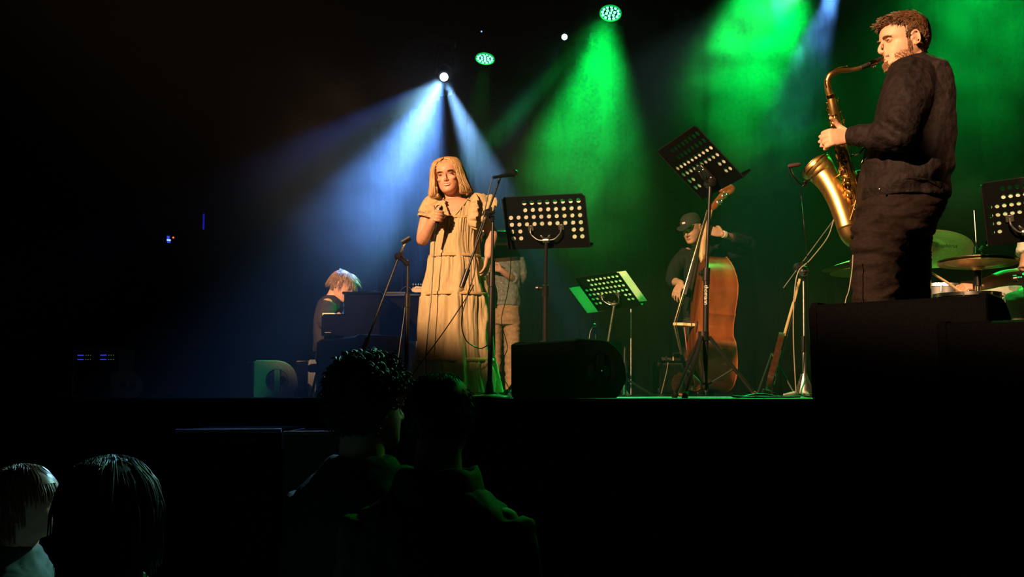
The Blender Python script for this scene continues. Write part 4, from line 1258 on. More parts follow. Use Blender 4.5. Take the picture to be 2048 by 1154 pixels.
# dress
rows = [(403, 874, 956, D0 + .03, .090), (412, 866, 964, D0 + .02, .110), (425, 866, 962, D0 + .01, .125), (440, 866, 958, D0, .135), (460, 864, 956, D0, .145), (485, 863, 956, D0, .15), (508, 862, 957, D0, .155),
        (533, 859, 962, D0, .17), (564, 852, 968, D0, .19), (588, 847, 972, D0, .20), (637, 842, 977, D0, .22), (685, 836, 981, D0, .24), (734, 829, 988, D0, .26), (758, 825, 994, D0, .275), (786, 820, 1001, D0, .29)]
rr = refine(rows, 9)
bm = nb(); NS = 220; rings = []
seams = [(440, 0), (516, 1), (592, 2), (722, 3)]
rnd = random.Random(3)
ph = [[rnd.uniform(0, 6.28) for _ in range(6)] for _ in range(5)]
for q in rr:
    y = q[0]
    c, ax, ay, e = row(*q)
    tier = sum(1 for s_ in seams if y > s_[0])
    y0 = ([403] + [s_[0] for s_ in seams])[tier]
    age = (y - y0)
    ring = []
    hw = ax.length
    for j in range(NS):
        a = 2 * pi * j / NS
        p_ = ph[tier]
        gath = math.exp(-age / 26.0)
        amp_f = .0042 * gath + .0022
        amp_b = .003 + .0105 * min(1, max(0, y - 440) / 200) 
        if tier == 0: amp_f, amp_b = .0028, .001
        nz = noise.noise(Vector((cos(a) * 2.2, sin(a) * 2.2, y / 60 + tier * 5))); a_w = a + .10 * nz
        wv = amp_f * (.5 + 1.2 * abs(nz)) * sin(46 * a_w + p_[0] + 3.5 * nz + 2.0 * sin(3 * a + p_[1])) + amp_f * .6 * sin(71 * a + p_[2])
        # long folds run through all the tiers
        wv += amp_b * (sin(9 * a + 1.3 + 2.6 * nz) + .7 * sin(15 * a_w + 4 + 2 * nz) + .6 * sin(5 * a + 2 + nz))
        # seam: pulled in at the seam line, puffing just below it
        wv += .010 * gath * (1 - math.exp(-age / 4.0)) - (.006 * math.exp(-((y - y0) / 3.0) ** 2) if tier else 0)
        if y < 470:  # gathers fan from the neckline
            wv += .003 * sin(60 * a) * (1 if y > 440 else .4)
        cx, sy = cos(a), sin(a)
        d = (ax * math.copysign(abs(cx) ** .9, cx) + ay * math.copysign(abs(sy) ** .9, sy))
        ring.append(c + d * (1 + wv / max(d.length, .05)))
    rings.append(ring)
# V neckline in front: push front verts of the top rows down
top = rings[0]
for i in range(0, 44):
    for j in range(NS):
        v = rings[i][j]
rings_to(bm, rings, cap=False)
bmesh.ops.recalc_face_normals(bm, faces=list(bm.faces))
# cut the V neck opening
vc = P(902, 436, D0 - .1); 
kill = []
for f in bm.faces:
    m_ = f.calc_center_median()
    if m_.y < D0:
        # back to pixels
        d = CAMR.transposed() @ (m_ - Vector((0, 0, EYE))); px = 1024 + F * d.x / -d.z; py = 577 - F * d.y / -d.z
        lim_l = 886 + (py - 395) * .36; lim_r = 936 - (py - 395) * .80
        if py < 434 and lim_l < px < lim_r: kill.append(f)
bmesh.ops.delete(bm, geom=kill, context='FACES')
dr = obj('dress', bm, M['dress'], sh, angle=180)
so = dr.modifiers.new('thick', 'SOLIDIFY'); so.thickness = .003; so.offset = 1
# gathered edge of the V neckline, laid on the bodice
from mathutils.bvhtree import BVHTree
bv = BVHTree.FromObject(dr, bpy.context.evaluated_depsgraph_get())
def on_dress(px, py, lift=.004):
    o_ = V_eye - dr.matrix_world.translation if False else Vector((0, 0, EYE)) - sh.location
    d_ = (P(px, py, 5.0) - Vector((0, 0, EYE))).normalized()
    h_ = bv.ray_cast(o_, d_)
    return (h_[0] + sh.location - d_ * lift) if h_[0] else P(px, py, D0 - .1)
for side_ in (0, 1):
    pts = []
    for k in range(15):
        y_ = 397 + 38.5 * k / 14
        x_ = (886 + (y_ - 395) * .36 + .4) if side_ == 0 else (936 - (y_ - 395) * .80 + 2.2)
        pts.append(on_dress(x_, y_, .003))
    bm = nb(); tube(bm, pts, .0055, 8, 3, round_ends=True); obj('neck_edge', bm, M['dress'], dr, angle=180)
# lace seams
for y_, w_ in ((440, 2.4), (515, 3.0), (591, 3.2), (721, 3.2)):
    bm = nb(); rs = []
    for dy in (-w_, -w_ * .3, w_ * .4, w_):
        q = [None] * 5
        for a_, b_ in zip(rows, rows[1:]):
            if a_[0] <= y_ + dy <= b_[0]:
                t = (y_ + dy - a_[0]) / (b_[0] - a_[0]); q = [a_[k] * (1 - t) + b_[k] * t for k in range(5)]
        c, ax, ay, e = row(*q)
        grow = .010 + (.002 if abs(dy) < w_ * .5 else 0)
        rs.append([c + (ax * math.copysign(abs(cos(a)) ** .9, cos(a)) + ay * math.copysign(abs(sin(a)) ** .9, sin(a))) * (1 + (grow + .002 * sin(90 * a)) / ax.length) for a in [2 * pi * j / 160 for j in range(160)]])
    rings_to(bm, rs, cap=False)
    o = obj('lace_seam', bm, M['dresstrim'], dr, angle=180); so = o.modifiers.new('thick', 'SOLIDIFY'); so.thickness = .004; so.offset = 0
# ruffled cap sleeves and shoulder frills
def frill(path, out, width, waves, amp, name='frill', seed=1):
    bm = nb(); rnd = random.Random(seed); n = 90
    pts, _ = smooth_pts([Vector(p) for p in path], [0] * len(path), 14)
    m = len(pts); rs = []
    for i, p in enumerate(pts):
        t = i / (m - 1)
        o_ = out[0].lerp(out[1], t).normalized()
        tn = (pts[min(i + 1, m - 1)] - pts[max(i - 1, 0)]).normalized(); nn = tn.cross(o_).normalized()
        w_ = width * (.45 + .55 * sin(pi * min(1, max(0, t * .96 + .02))) ** .6)
        ph_ = t * waves * 2 * pi
        rs.append([p + o_ * w_ * k / 5 + nn * amp * (k / 5) ** 1.2 * (sin(ph_) + .4 * sin(ph_ * 1.7 + seed)) for k in range(6)])
    rings_to(bm, rs, close=False, cap=False)
    o = obj(name, bm, M['dress'], dr, angle=180); so = o.modifiers.new('thick', 'SOLIDIFY'); so.thickness = .003; so.offset = 0
V = Vector
for d_, am, sd in ((0.0, .014, 1), (-.025, .012, 4)):
    frill([P(944, 396, D0 - .03 + d_), P(938, 412, D0 - .10 + d_), P(936, 428, D0 - .12 + d_), P(934, 442, D0 - .13 + d_), P(942, 456, D0 - .12 + d_)], [V((1, -.5, .5)), V((1, -.4, -.35))], .075, 5, am, seed=sd)
frill([P(946, 394, D0 + .10), P(958, 398, D0 + .02), P(960, 408, D0 - .06), P(950, 424, D0 - .10), P(946, 440, D0 - .12)], [V((1, -.1, .15)), V((1, -.4, -.2))], .12, 7, .012, seed=7)
frill([P(884, 396, D0 + .10), P(872, 401, D0 + .02), P(868, 408, D0 - .05), P(870, 418, D0 - .09), P(874, 432, D0 - .12)], [V((-1, -.1, .05)), V((-.7, -.4, -.5))], .075, 5, .009, seed=9)
# cap sleeves
for pts_, rr_ in (([P(880, 404, D0 + .02), P(866, 409, D0), P(857, 424, D0), P(853, 436, D0)], [.055, .066, .064, .062]), ([P(944, 402, D0 + .02), P(958, 407, D0), P(968, 420, D0 + .01), P(973, 432, D0 + .01)], [.055, .068, .066, .060])):
    bm = nb(); pts, rd = smooth_pts(pts_, rr_, 6); rs = []
    for i, p in enumerate(pts):
        d = (pts[min(i + 1, len(pts) - 1)] - pts[max(0, i - 1)]).normalized(); x, y = frame_of(d)
        rs.append([p + (x * cos(a) + y * sin(a)) * (rd[i] + .004 * (i / len(pts)) * sin(14 * a) + .002 * sin(23 * a)) for a in [2 * pi * j / 70 for j in range(70)]])
    rings_to(bm, rs, cap=False); o = obj('sleeve', bm, M['dress'], dr, angle=180); so = o.modifiers.new('thick', 'SOLIDIFY'); so.thickness = .003
# shoes under the hem
for q in (-.09, .09):
    bm = nb(); b_ = foot_at(905, D0) + Vector((q, .02, .002)); shoe(bm, b_ + Vector((0, .1, 0)), b_ + Vector((q * .3, -.14, 0)), .042, .06); obj('shoe', bm, M['shoe'], sh)
mic_geo(None, mh, mt_, 'black microphone held by the singer in her raised hand')
cable('microphone_cable', [mt_ - md * .04, P(869, 488, D0 - .24), P(866, 540, D0 - .25), P(862, 600, D0 - .27), P(856, 660, D0 - .30), P(852, 720, D0 - .33), P(854, 770, D0 - .36), P(860, 793, D0 - .40), P(880, 797, D0 - .45)], 'black cable hanging from the held microphone straight down the dress', .0035)

# ---- the saxophone player
D0 = 4.50
pl = thing('person', 'bearded man with short brown hair in a black shirt playing a saxophone', 'person', foot_at(1790, D0))
hd = Head(P(1810, 84, D0), Vector((-1.0, -.05, -.10)), Vector((-.10, 0, 1)), .262, w=.98)
bm = nb(); skull(bm, hd); face(bm, hd, nose=.95, soft=.84)
neck(bm, hd, P(1838, 140, D0), .062, .070)
# trunk under the shirt, hips
loft(bm, [row(128, 1810, 1862, D0, .08), row(150, 1795, 1880, D0, .17), row(200, 1770, 1890, D0, .19), row(300, 1750, 1888, D0, .16), row(400, 1740, 1880, D0, .15)], 28)
# his left arm (near side)
wr = P(1702, 273, D0 - .06)
arm(bm, [P(1828, 162, D0 - .17), P(1810, 215, D0 - .24), P(1800, 262, D0 - .27), P(1755, 270, D0 - .20), wr], [.052, .050, .044, .040, .030])
# left hand over the upper keys: back of the hand to the viewer, fingers curling round the far side
hn = Vector((-.10, -1, .12))
hand(bm, wr + Vector((-.004, 0, .0)), Vector((-1, -.05, -.06)), hn, .195, [1.0, 1.02, 1.04, 1.06], side=1, spread=.10, thumb=(.55, .6, .35), tk=1.2)
# his right arm behind, going down to the lower keys
wr2 = P(1748, 356, D0 + .24)
arm(bm, [P(1822, 165, D0 + .17), P(1815, 240, D0 + .24), P(1805, 300, D0 + .22), P(1772, 336, D0 + .24), wr2], [.052, .050, .044, .040, .030])
hand(bm, wr2, Vector((-1, -.2, .0)), Vector((0, .8, .6)), .185, .5, side=-1, thumb=(.6, .3, -.5))
me = fuse(bm, .0042, 2)
body = obj('body', me, M['skin'], pl, angle=180)
eyes(hd, body, .0); brows(hd, body, M['beard'], -.015)
p = hd.p; H = hd.H
for z, r in ((.238, .012), (.206, .014)):
    b2 = nb(); tube(b2, [p(-.08, .372, .222), p(-.045, .42, z), p(0, .437, z), p(.045, .42, z), p(.08, .372, .222)], [.004 * H, r * H, r * 1.1 * H, r * H, .004 * H], 8, 5); obj('lip', b2, M['lip'], body)
# short beard: a close shell round the jaw and lip made of little tufts
bm = nb(); rnd = random.Random(11)
def face_surf(x, z, out):
    f, b, w_ = prof_at(z); yc, hy = (f + b) / 2, (f - b) / 2
    q = min(.99, abs(x) / max(.02, w_)); cy = sqrt(max(0, 1 - q ** 2.1)) ** .9
    return p(x * (1 - (.13 if z < .5 else .06) * cy ** 2), yc + (hy + out) * cy, z)
for i in range(1500):
    x = rnd.uniform(-.27, .27); z = rnd.uniform(-.015, .27)
    f, b, w_ = prof_at(max(0, z))
    if abs(x) > w_ * .97: continue
    chin = abs(x) < .11 and z < .165
    stache = abs(x) < .12 and .262 < z < .30
    jaw = z < .10 + .62 * max(0, abs(x) - .13) and abs(x) > .09
    if not (chin or stache or jaw): 
        if not (abs(x) > .2 and z < .36): continue
    if rnd.random() > (1 if chin else .8): continue
    a_ = face_surf(x, max(.0, z), .0); b_ = face_surf(x * 1.01, max(-.015, z - .035), .028 if chin else .012)
    tube(bm, [a_, a_.lerp(b_, .5), b_], [.0010, .0014, .0004], 4, 1)
for s_ in (-1, 1):
    for i in range(420):     # sideburn and cheek stubble
        z = rnd.uniform(.06, .50); y = rnd.uniform(.02, .30) if z < .3 else rnd.uniform(.02, .10)
        if z > .3 and y > .1: continue
        f, b, w_ = prof_at(z); yc, hy = (f + b) / 2, (f - b) / 2
        cy = (y - yc) / hy
        if abs(cy) > .98: continue
        x = s_ * w_ * sqrt(1 - cy * cy) ** .92 * (1 - (.13 if z < .5 else .06) * max(0, cy) ** 2)
        a_ = p(x, y, z); b_ = p(x + s_ * .008, y + .004, z - .028); tube(bm, [a_, b_], [.0009, .0003], 4, 1)
for i in range(170):
    x = rnd.uniform(-.11, .11); a_ = p(x, .425 - abs(x) * .35, .275 + rnd.uniform(-.012, .02)); b_ = p(x * 1.25, .44 - abs(x) * .45, .245 - abs(x) * .2)
    tube(bm, [a_, b_], [.0014, .0005], 4, 1)
for i in range(380):
    x = rnd.uniform(-.09, .09); a_ = p(x, .43 - abs(x) * .5, rnd.uniform(.03, .13)); b_ = a_ + (hd.f * .022 - hd.u * .045 + hd.r * x * .1) * H * rnd.uniform(.6, 1.3)
    tube(bm, [a_, a_.lerp(b_, .6) + hd.f * .004 * H, b_], [.0016, .0016, .0004], 4, 1)
obj('beard', bm, M['beard'], pl, angle=180)
# hair: cap close to the sides, longer combed forward and up over the top
bm = nb()
def hairline(y, z, x):     # True where hair grows
    if y > .30: return z > .80
    if y > .12: return z > .70 + (y - .12) * .45
    if y > .02: return z > .50
    if y > -.10: return z > .62
    return z > .22 + max(0, (y + .38)) * .25
rings = []; n = 56; rows_ = 46
for i in range(rows_ + 1):
    z = .18 + (.995 - .18) * sin(pi / 2 * i / rows_)
    f, b, w_ = prof_at(z); yc, hy = (f + b) / 2, (f - b) / 2; ring = []
    for j in range(n):
        a = 2 * pi * j / n; sx, cy = sin(a), cos(a)
        g = .018 + .030 * max(0, min(1, (z - .62) / .3)) 
        x = (w_ + g) * math.copysign(abs(sx) ** .92, sx); y = yc + (hy + g) * math.copysign(abs(cy) ** .88, cy)
        ring.append((x, y, z + g * max(0, z - .75) * 4))
    rings.append(ring)
vg = [[bm.verts.new(p(*q)) for q in r] for r in rings]
for i in range(rows_):
    for j in range(n):
        k = (j + 1) % n
        cx = [sum(q[m_] for q in (rings[i][j], rings[i][k], rings[i + 1][k], rings[i + 1][j])) / 4 for m_ in range(3)]
        if hairline(cx[1], cx[2], cx[0]): bm.faces.new((vg[i][j], vg[i][k], vg[i + 1][k], vg[i + 1][j]))
bm.faces.new(vg[-1])
for v in list(bm.verts):
    if not v.link_faces: bm.verts.remove(v)
ho = obj('hair', bm, M['brownhair'], pl, angle=180); so = ho.modifiers.new('thick', 'SOLIDIFY'); so.thickness = .006; so.offset = -1
bm = nb(); rnd = random.Random(21)
cnt = 0
while cnt < 2600:
    z = rnd.uniform(.22, .99); a = rnd.uniform(0, 2 * pi)
    f, b, w_ = prof_at(z); yc, hy = (f + b) / 2, (f - b) / 2; sx, cy = sin(a), cos(a)
    g = .012 + .022 * max(0, min(1, (z - .62) / .3))
    x = (w_ + g) * math.copysign(abs(sx) ** .92, sx); y = yc + (hy + g) * math.copysign(abs(cy) ** .88, cy)
    if z > .9:
        y = rnd.uniform(-.3, .25); x = rnd.uniform(-.25, .25)
        if (x / .27) ** 2 + ((y + .04) / .33) ** 2 > 1: continue
        z = .985 - .25 * ((x / .3) ** 2 + ((y + .04) / .36) ** 2) + .02
    if not hairline(y, z, x): continue
    cnt += 1
    topk = max(0, min(1, (z - .70) / .2))
    L = (.035 + .12 * topk) * rnd.uniform(.6, 1.2)
    nrm = (hd.r * x * 1.1 + hd.f * y + hd.u * (z - .55) * 1.2).normalized()
    flow = (hd.f * (.15 + 1.25 * topk) - hd.u * (.95 * (1 - topk)) + hd.u * .22 * topk + nrm * (.12 + .18 * topk * rnd.random()) + Vector([rnd.uniform(-.12, .12) for _ in range(3)])).normalized()
    if y < -.15: flow = (flow - hd.f * .5 * topk).normalized()
    a_ = p(x, y, z); b_ = a_ + flow * L * H; mid = a_.lerp(b_, .5) + nrm * .10 * L * H
    tube(bm, [a_, mid, b_], [.0016, .0018, .0005], 4, 1)
for i in range(260):   # the quiff
    x = rnd.uniform(-.2, .2); a_ = p(x, rnd.uniform(.24, .36), rnd.uniform(.83, .90)); k = rnd.uniform(.7, 1.15)
    b_ = a_ + (hd.f * .15 + hd.u * rnd.uniform(-.015, .05) + hd.r * rnd.uniform(-.05, .05)) * H * k
    tube(bm, [a_, a_.lerp(b_, .5) + hd.u * .022 * H, b_], [.0022, .0022, .0006], 4, 1)
obj('hair_locks', bm, M['brownhair'], ho, angle=180)

# shirt: trunk and sleeves fused into one cloth, with folds
bm = nb()
tr = [(118, 1806, 1852, D0, .075), (127, 1797, 1862, D0, .12), (140, 1786, 1876, D0, .18), (165, 1776, 1888, D0, .22), (210, 1764, 1897, D0, .215), (255, 1752, 1901, D0, .205), (300, 1738, 1900, D0, .20), (345, 1727, 1896, D0, .205), (385, 1722, 1889, D0, .21), (404, 1722, 1884, D0, .212)]
loft(bm, [row(*q) for q in refine(tr, 4)], 40)
tube(bm, [P(1822, 150, D0 - .13), P(1815, 190, D0 - .20), P(1806, 235, D0 - .24), P(1800, 264, D0 - .25), P(1778, 272, D0 - .23), P(1745, 271, D0 - .18), P(1709, 272, D0 - .11)], [.10, .108, .092, .088, .066, .052, .043], 20, 4)
tube(bm, [P(1820, 155, D0 + .13), P(1815, 225, D0 + .22), P(1806, 290, D0 + .22), P(1786, 322, D0 + .24), P(1752, 354, D0 + .23)], [.10, .098, .078, .06, .045], 20, 4)
def cut_hem(me): pass
def sfold(co):
    d = CAMR.transposed() @ (co - Vector((0, 0, EYE))); px = 1024 + F * d.x / -d.z; py = 577 - F * d.y / -d.z
    a_ = 0.0
    # creases from the shoulder blade down the back, and round the elbow
    if co.y < D0:
        a_ += .006 * sin((px * .62 + py * .25) / 7.5) * math.exp(-((px - 1865) / 26) ** 2) * math.exp(-((py - 260) / 95) ** 2)
        a_ += .007 * sin((py * .8 - px * .5) / 6.0) * math.exp(-((px - 1790) / 34) ** 2 - ((py - 268) / 34) ** 2)
        a_ += .004 * sin((py * .35 + px * .8) / 5.5) * math.exp(-((px - 1740) / 26) ** 2 - ((py - 272) / 26) ** 2)
        a_ += .005 * sin((py * .9 + px * .3) / 9.0) * math.exp(-((py - 360) / 40) ** 2)
    return a_
me = fuse(bm, .008, 3, wr=.006, wscale=8, wst=(1, 1, .7), fold=lambda c_: 2.2 * sfold(c_))
so_ = obj('shirt', me, M['shirt'], pl, angle=180)
# collar, cuff, seam
bm = nb()
cpts = [P(1806, 128, D0 - .085), P(1826, 116, D0 - .082), P(1846, 105, D0 - .05), P(1853, 104, D0), P(1846, 105, D0 + .05), P(1826, 116, D0 + .08), P(1806, 128, D0 + .085)]
sp, _ = smooth_pts(cpts, [0] * 7, 6); rs = []
for q in sp:
    o_ = (q - P(1826, 118, D0)); o_.z = 0; o_.normalize()
    rs.append([q, q + Vector((0, 0, .005)) + o_ * .004, q + o_ * .02 - Vector((0, 0, .040)), q + o_ * .012 - Vector((0, 0, .042))])
rings_to(bm, rs); obj('collar', bm, M['shirt'], so_, angle=60)
bm = nb(); w0 = P(1724, 271, D0 - .14); w1 = P(1701, 272.5, D0 - .095); tube(bm, [w0, w1], [.047, .0435], 24, 1); obj('cuff', bm, M['shirt'], so_, angle=60)
bm = nb(); ball(bm, P(1716, 284, D0 - .165), .005, None, 8, 6); obj('button', bm, M['plastic'], so_)
# shirt tail
bm = nb(); rs = []
for i in range(9):
    t = i / 8; rs_ = []
    for j in range(72):
        a = 2 * pi * j / 72
        y_ = 380 + t * (22 + 12 * cos(a) * 1.0 - 26 * max(0, -sin(a)) ** 2 * (1 - .8 * cos(a) ** 2))
        c, ax, ay, e = row(y_, 1721 - t * 1, 1888 - t * 6, D0, .213 + .008 * t)
        rs_.append(c + ax * cos(a) * 1.01 + ay * sin(a) * 1.01 + Vector((0, 0, 0)) + (ax.normalized() * cos(a) + ay.normalized() * sin(a)) * .004 * sin(7 * a + 2 * t))
    rs.append(rs_)
rings_to(bm, rs, cap=False); o = obj('shirt_tail', bm, M['shirt'], so_, angle=180); sx = o.modifiers.new('thick', 'SOLIDIFY'); sx.thickness = .003
# trousers
bm = nb()
hip = [(375, 1730, 1882, D0, .18), (400, 1722, 1882, D0, .19), (425, 1716, 1878, D0, .195), (450, 1712, 1868, D0, .19), (470, 1709, 1858, D0, .18)]
loft(bm, [row(*q) for q in refine(hip, 3)], 36)
lg = [(440, 1713, 1822, D0 - .09, .10), (480, 1708, 1812, D0 - .10, .10), (530, 1706, 1800, D0 - .10, .095), (580, 1709, 1796, D0 - .10, .09), (600, 1710, 1796, D0 - .10, .088), (680, 1722, 1795, D0 - .09, .085), (760, 1735, 1792, D0 - .08, .078), (784, 1738, 1790, D0 - .08, .078)]
loft(bm, [row(*q) for q in refine(lg, 4)], 30)
lg = [(440, 1760, 1868, D0 + .10, .10), (480, 1762, 1858, D0 + .10, .10), (530, 1768, 1856, D0 + .10, .095), (600, 1776, 1857, D0 + .10, .09), (680, 1788, 1858, D0 + .12, .085), (780, 1802, 1858, D0 + .12, .078)]
loft(bm, [row(*q) for q in refine(lg, 4)], 30)
def tfold(co):
    d = CAMR.transposed() @ (co - Vector((0, 0, EYE))); px = 1024 + F * d.x / -d.z; py = 577 - F * d.y / -d.z
    if co.y > D0 + .02: return 0
    a_ = .006 * sin((py - px * .28) / 5.5 + 1.5 * sin(px / 25)) * math.exp(-((py - 500) / 48) ** 2)
    a_ += .006 * sin((py + px * .55) / 6.5) * math.exp(-((py - 430) / 30) ** 2 - ((px - 1730) / 40) ** 2)
    a_ += .006 * sin((py - px * .5) / 8) * math.exp(-((py - 410) / 28) ** 2 - ((px - 1840) / 40) ** 2)
    return a_
me = fuse(bm, .008, 3, wr=.007, wscale=8, wst=(.7, .7, 2.2), fold=lambda c_: 1.8 * tfold(c_))
to = obj('trousers', me, M['trousers'], pl, angle=180)
bm = nb(); ball(bm, P(1760, 378, D0 - .195), (.006, .004, .006), None, 10, 6); obj('rivet', bm, M['steel'], to)
for D_, x0 in ((D0 - .08, 1768), (D0 + .12, 1832)):
    bm = nb(); b_ = Vector((P(x0, 780, D_).x, D_, STG + .002)); shoe(bm, b_ + Vector((.07, 0, 0)), b_ + Vector((-.21, -.03, 0)), .05, .10); obj('shoe', bm, M['shoe'], pl)

# ------------------------------------------------------------------ the saxophone
def PS(x, y, d=0.0): return P(x, y, 4.47 + .06 * max(0, min(1, (y - 130) / 120)) + .16 * max(0, min(1, (y - 230) / 200)) + d)
sx_ = thing('saxophone', 'brass tenor saxophone with engraved bell and black mouthpiece', 'saxophone', PS(1700, 470))
bm = nb()
neck_pts = [(1733, 131), (1716, 137), (1695, 141), (1678, 142), (1662, 149), (1655, 162), (1657, 180), (1661, 192)]
dl = [.02, .02, .02, .01, .0, .0, .0, .0]
def drs(t): return t
tube(bm, [PS(x, y, q) for (x, y), q in zip(neck_pts, dl)], [.0085, .0095, .011, .012, .0145, .0150, .0155, .0158], 20, 5)
obj('neck', bm, M['brass'], sx_)
bm = nb(); tube(bm, [PS(1737, 129, .02), PS(1722, 135, .02)], [.0105, .0105], 16, 1); obj('cork', bm, M['rubber'], sx_)
bm = nb(); tube(bm, [PS(1733, 131, .02), PS(1742, 127, .02), PS(1757, 120, .02), PS(1772, 113, .02)], [.0118, .0125, .0105, .004], 16, 3); mpc = obj('mouthpiece', bm, M['ebony'], sx_)
bm = nb(); tube(bm, [PS(1739, 129, .02), PS(1751, 123.5, .02)], [.0142, .0135], 20, 1); lg_ = obj('ligature', bm, M['brass2'], mpc)
bm = nb(); tube(bm, [PS(1746, 131, .02), PS(1760, 122, .02), PS(1768, 117, .02)], [.003, .0035, .002], 8, 1); obj('reed', bm, M['stick'], mpc)
bm = nb(); ball(bm, PS(1748, 134, .02), (.008, .006, .006), None, 10, 6); obj('ligature_screw', bm, M['brass2'], mpc)
# body tube and bow
bm = nb()
tube(bm, [PS(1661, 190), PS(1668, 225), PS(1676, 262), PS(1686, 310, .0), PS(1698, 360, .01), PS(1709, 400, .01), PS(1716, 432, .01)], [.017, .020, .024, .028, .032, .035, .037], 28, 5)
obj('body_tube', bm, M['brass'], sx_)
bm = nb()
tube(bm, [PS(1716, 428, .01), PS(1722, 452, .0), PS(1721, 470, -.01), PS(1711, 478, -.02), PS(1700, 468, -.03), PS(1694, 452, -.035)], [.038, .040, .043, .046, .047, .047], 28, 5)
obj('bow', bm, M['brass'], sx_)
bm = nb()
bell = [PS(1696, 458, -.035), PS(1688, 432, -.02), PS(1678, 404, .02), PS(1667, 380, .065), PS(1656, 361, .10), PS(1648, 350, .125), PS(1641, 341, .14), PS(1636, 336, .155), PS(1633, 333.5, .158), PS(1632, 332.5, .16)]
tube(bm, bell, [.047, .0475, .049, .052, .057, .063, .0695, .0745, .078, .0795], 40, 5, cap=False)
bo = obj('bell', bm, M['brass'], sx_); sdm = bo.modifiers.new('thick', 'SOLIDIFY'); sdm.thickness = .0015; sdm.offset = -1
# rolled rim
dd = (bell[-1] - bell[-3]).normalized(); x_, y_ = frame_of(dd)
bm = nb(); ringp = [bell[-1] + dd * .003 + (x_ * cos(a) + y_ * sin(a)) * .0795 for a in [2 * pi * i / 48 for i in range(49)]]
tube(bm, ringp, .003, 8, 1); obj('bell_rim', bm, M['brass2'], bo)
# engraving: short raised curls along the bell
bm = nb(); rnd = random.Random(8)
for i in range(80):
    t = rnd.uniform(.15, .80); k = t * (len(bell) - 4); i0 = int(k); c = bell[i0].lerp(bell[i0 + 1], k - i0); tg = (bell[i0 + 1] - bell[i0]).normalized()
    rad_ = .0478 + .002 * i0
    x1, y1 = frame_of(tg)
    an = rnd.uniform(0, 2 * pi); pts = []
    for s_ in range(6):
        a2 = an + s_ * rnd.uniform(.06, .12); pts.append(c + tg * (.005 * sin(s_ * 1.3 + i) + .004 * s_) + (x1 * cos(a2) + y1 * sin(a2)) * rad_)
    tube(bm, pts, .00045, 4, 1)
o = obj('engraving', bm, M['brass2'], bo); o['kind'] = 'stuff'
# key cups, pearls, rods, guards
axis = (PS(1716, 432) - PS(1661, 190)).normalized(); side = Vector((-1, 0, 0)); side = (side - axis * side.dot(axis)).normalized(); fr = axis.cross(side).normalized()
if fr.y > 0: fr = -fr
def ax(t): return PS(1661, 190).lerp(PS(1716, 432, .01), t)
def rt_(t): return .017 + .020 * t
rnd = random.Random(2)
for i in range(13):
    t = .16 + i * .063
    dirv = (side * (.85 if i % 3 else .35) + fr * (.45 if i % 2 else .75)).normalized()
    c = ax(t) + dirv * (rt_(t) + .006); r_ = .011 + .010 * t
    bm = nb(); lathe(bm, [(r_ * .96, -.003), (r_, 0), (r_, .0035), (r_ * .8, .0055), (r_ * .25, .0065)], c, dirv, 18); kc = obj('key_cup', bm, M['brass2'] if i % 3 == 0 else M['brass'], sx_)
    bm = nb(); tube(bm, [c + dirv * .006, c + dirv * .010 + axis * .012, ax(t + .04) + (side * .9 - fr * .2).normalized() * (rt_(t) + .006)], .0022, 6, 3); obj('key_arm', bm, M['brass2'], kc)
for k, (s0, s1, dv, of) in enumerate(((.05, .52, (side * 1.0 + fr * .15), .010), (.15, .55, (side * .6 + fr * .8), .012), (.50, 1.0, (side * .9 + fr * .35), .012), (.45, .98, (side * .3 + fr * .95), .011), (.06, .5, (-side * .8 + fr * .5), .009), (.55, .98, (-side * .4 + fr * .9), .010))):
    dv = dv.normalized()
    bm = nb(); rod(bm, ax(s0) + dv * (rt_(s0) + of), ax(s1) + dv * (rt_(s1) + of), .0022, n=8); rd_ = obj('key_rod', bm, M['brass2'], sx_)
    for q in range(6):
        t = s0 + (s1 - s0) * q / 5; bm = nb()
        rod(bm, ax(t) + dv * (rt_(t) - .002), ax(t) + dv * (rt_(t) + of), .0022, n=6); ball(bm, ax(t) + dv * (rt_(t) + of), .0042, None, 8, 6); obj('post', bm, M['brass2'], rd_)
for t, dv in ((.10, side + fr * .2), (.165, side * .9 + fr * .3), (.22, -side + fr * .3), (.05, -side * .9 + fr * .1), (.31, -side + fr * .3)):
    dv = dv.normalized(); bm = nb(); c = ax(t) + dv * (rt_(t) + .010); lathe(bm, [(.006, 0), (.009, .001), (.009, .004), (.005, .006)], c, dv, 14); rod(bm, ax(t) + dv * rt_(t), c, .0025, n=6); obj('palm_key', bm, M['brass2'], sx_)
for px, py in ((1666, 151), (1676, 143), (1694, 135), (1652, 165)):
    bm = nb(); ball(bm, PS(px, py - 3, .03 if px > 1670 else -.01), .0042, None, 8, 6); obj('post', bm, M['brass2'], sx_)
bm = nb(); tube(bm, [PS(1694, 133, .07), PS(1676, 136, .03), PS(1661, 143, .0), PS(1651, 160, -.01), PS(1654, 176, -.01)], .0028, 8, 5); obj('octave_key', bm, M['brass2'], sx_)
bm = nb(); lathe(bm, [(.021, -.008), (.022, -.004), (.022, .004), (.021, .008)], PS(1661, 192), axis, 24, cap=True); obj('collar', bm, M['brass2'], sx_)
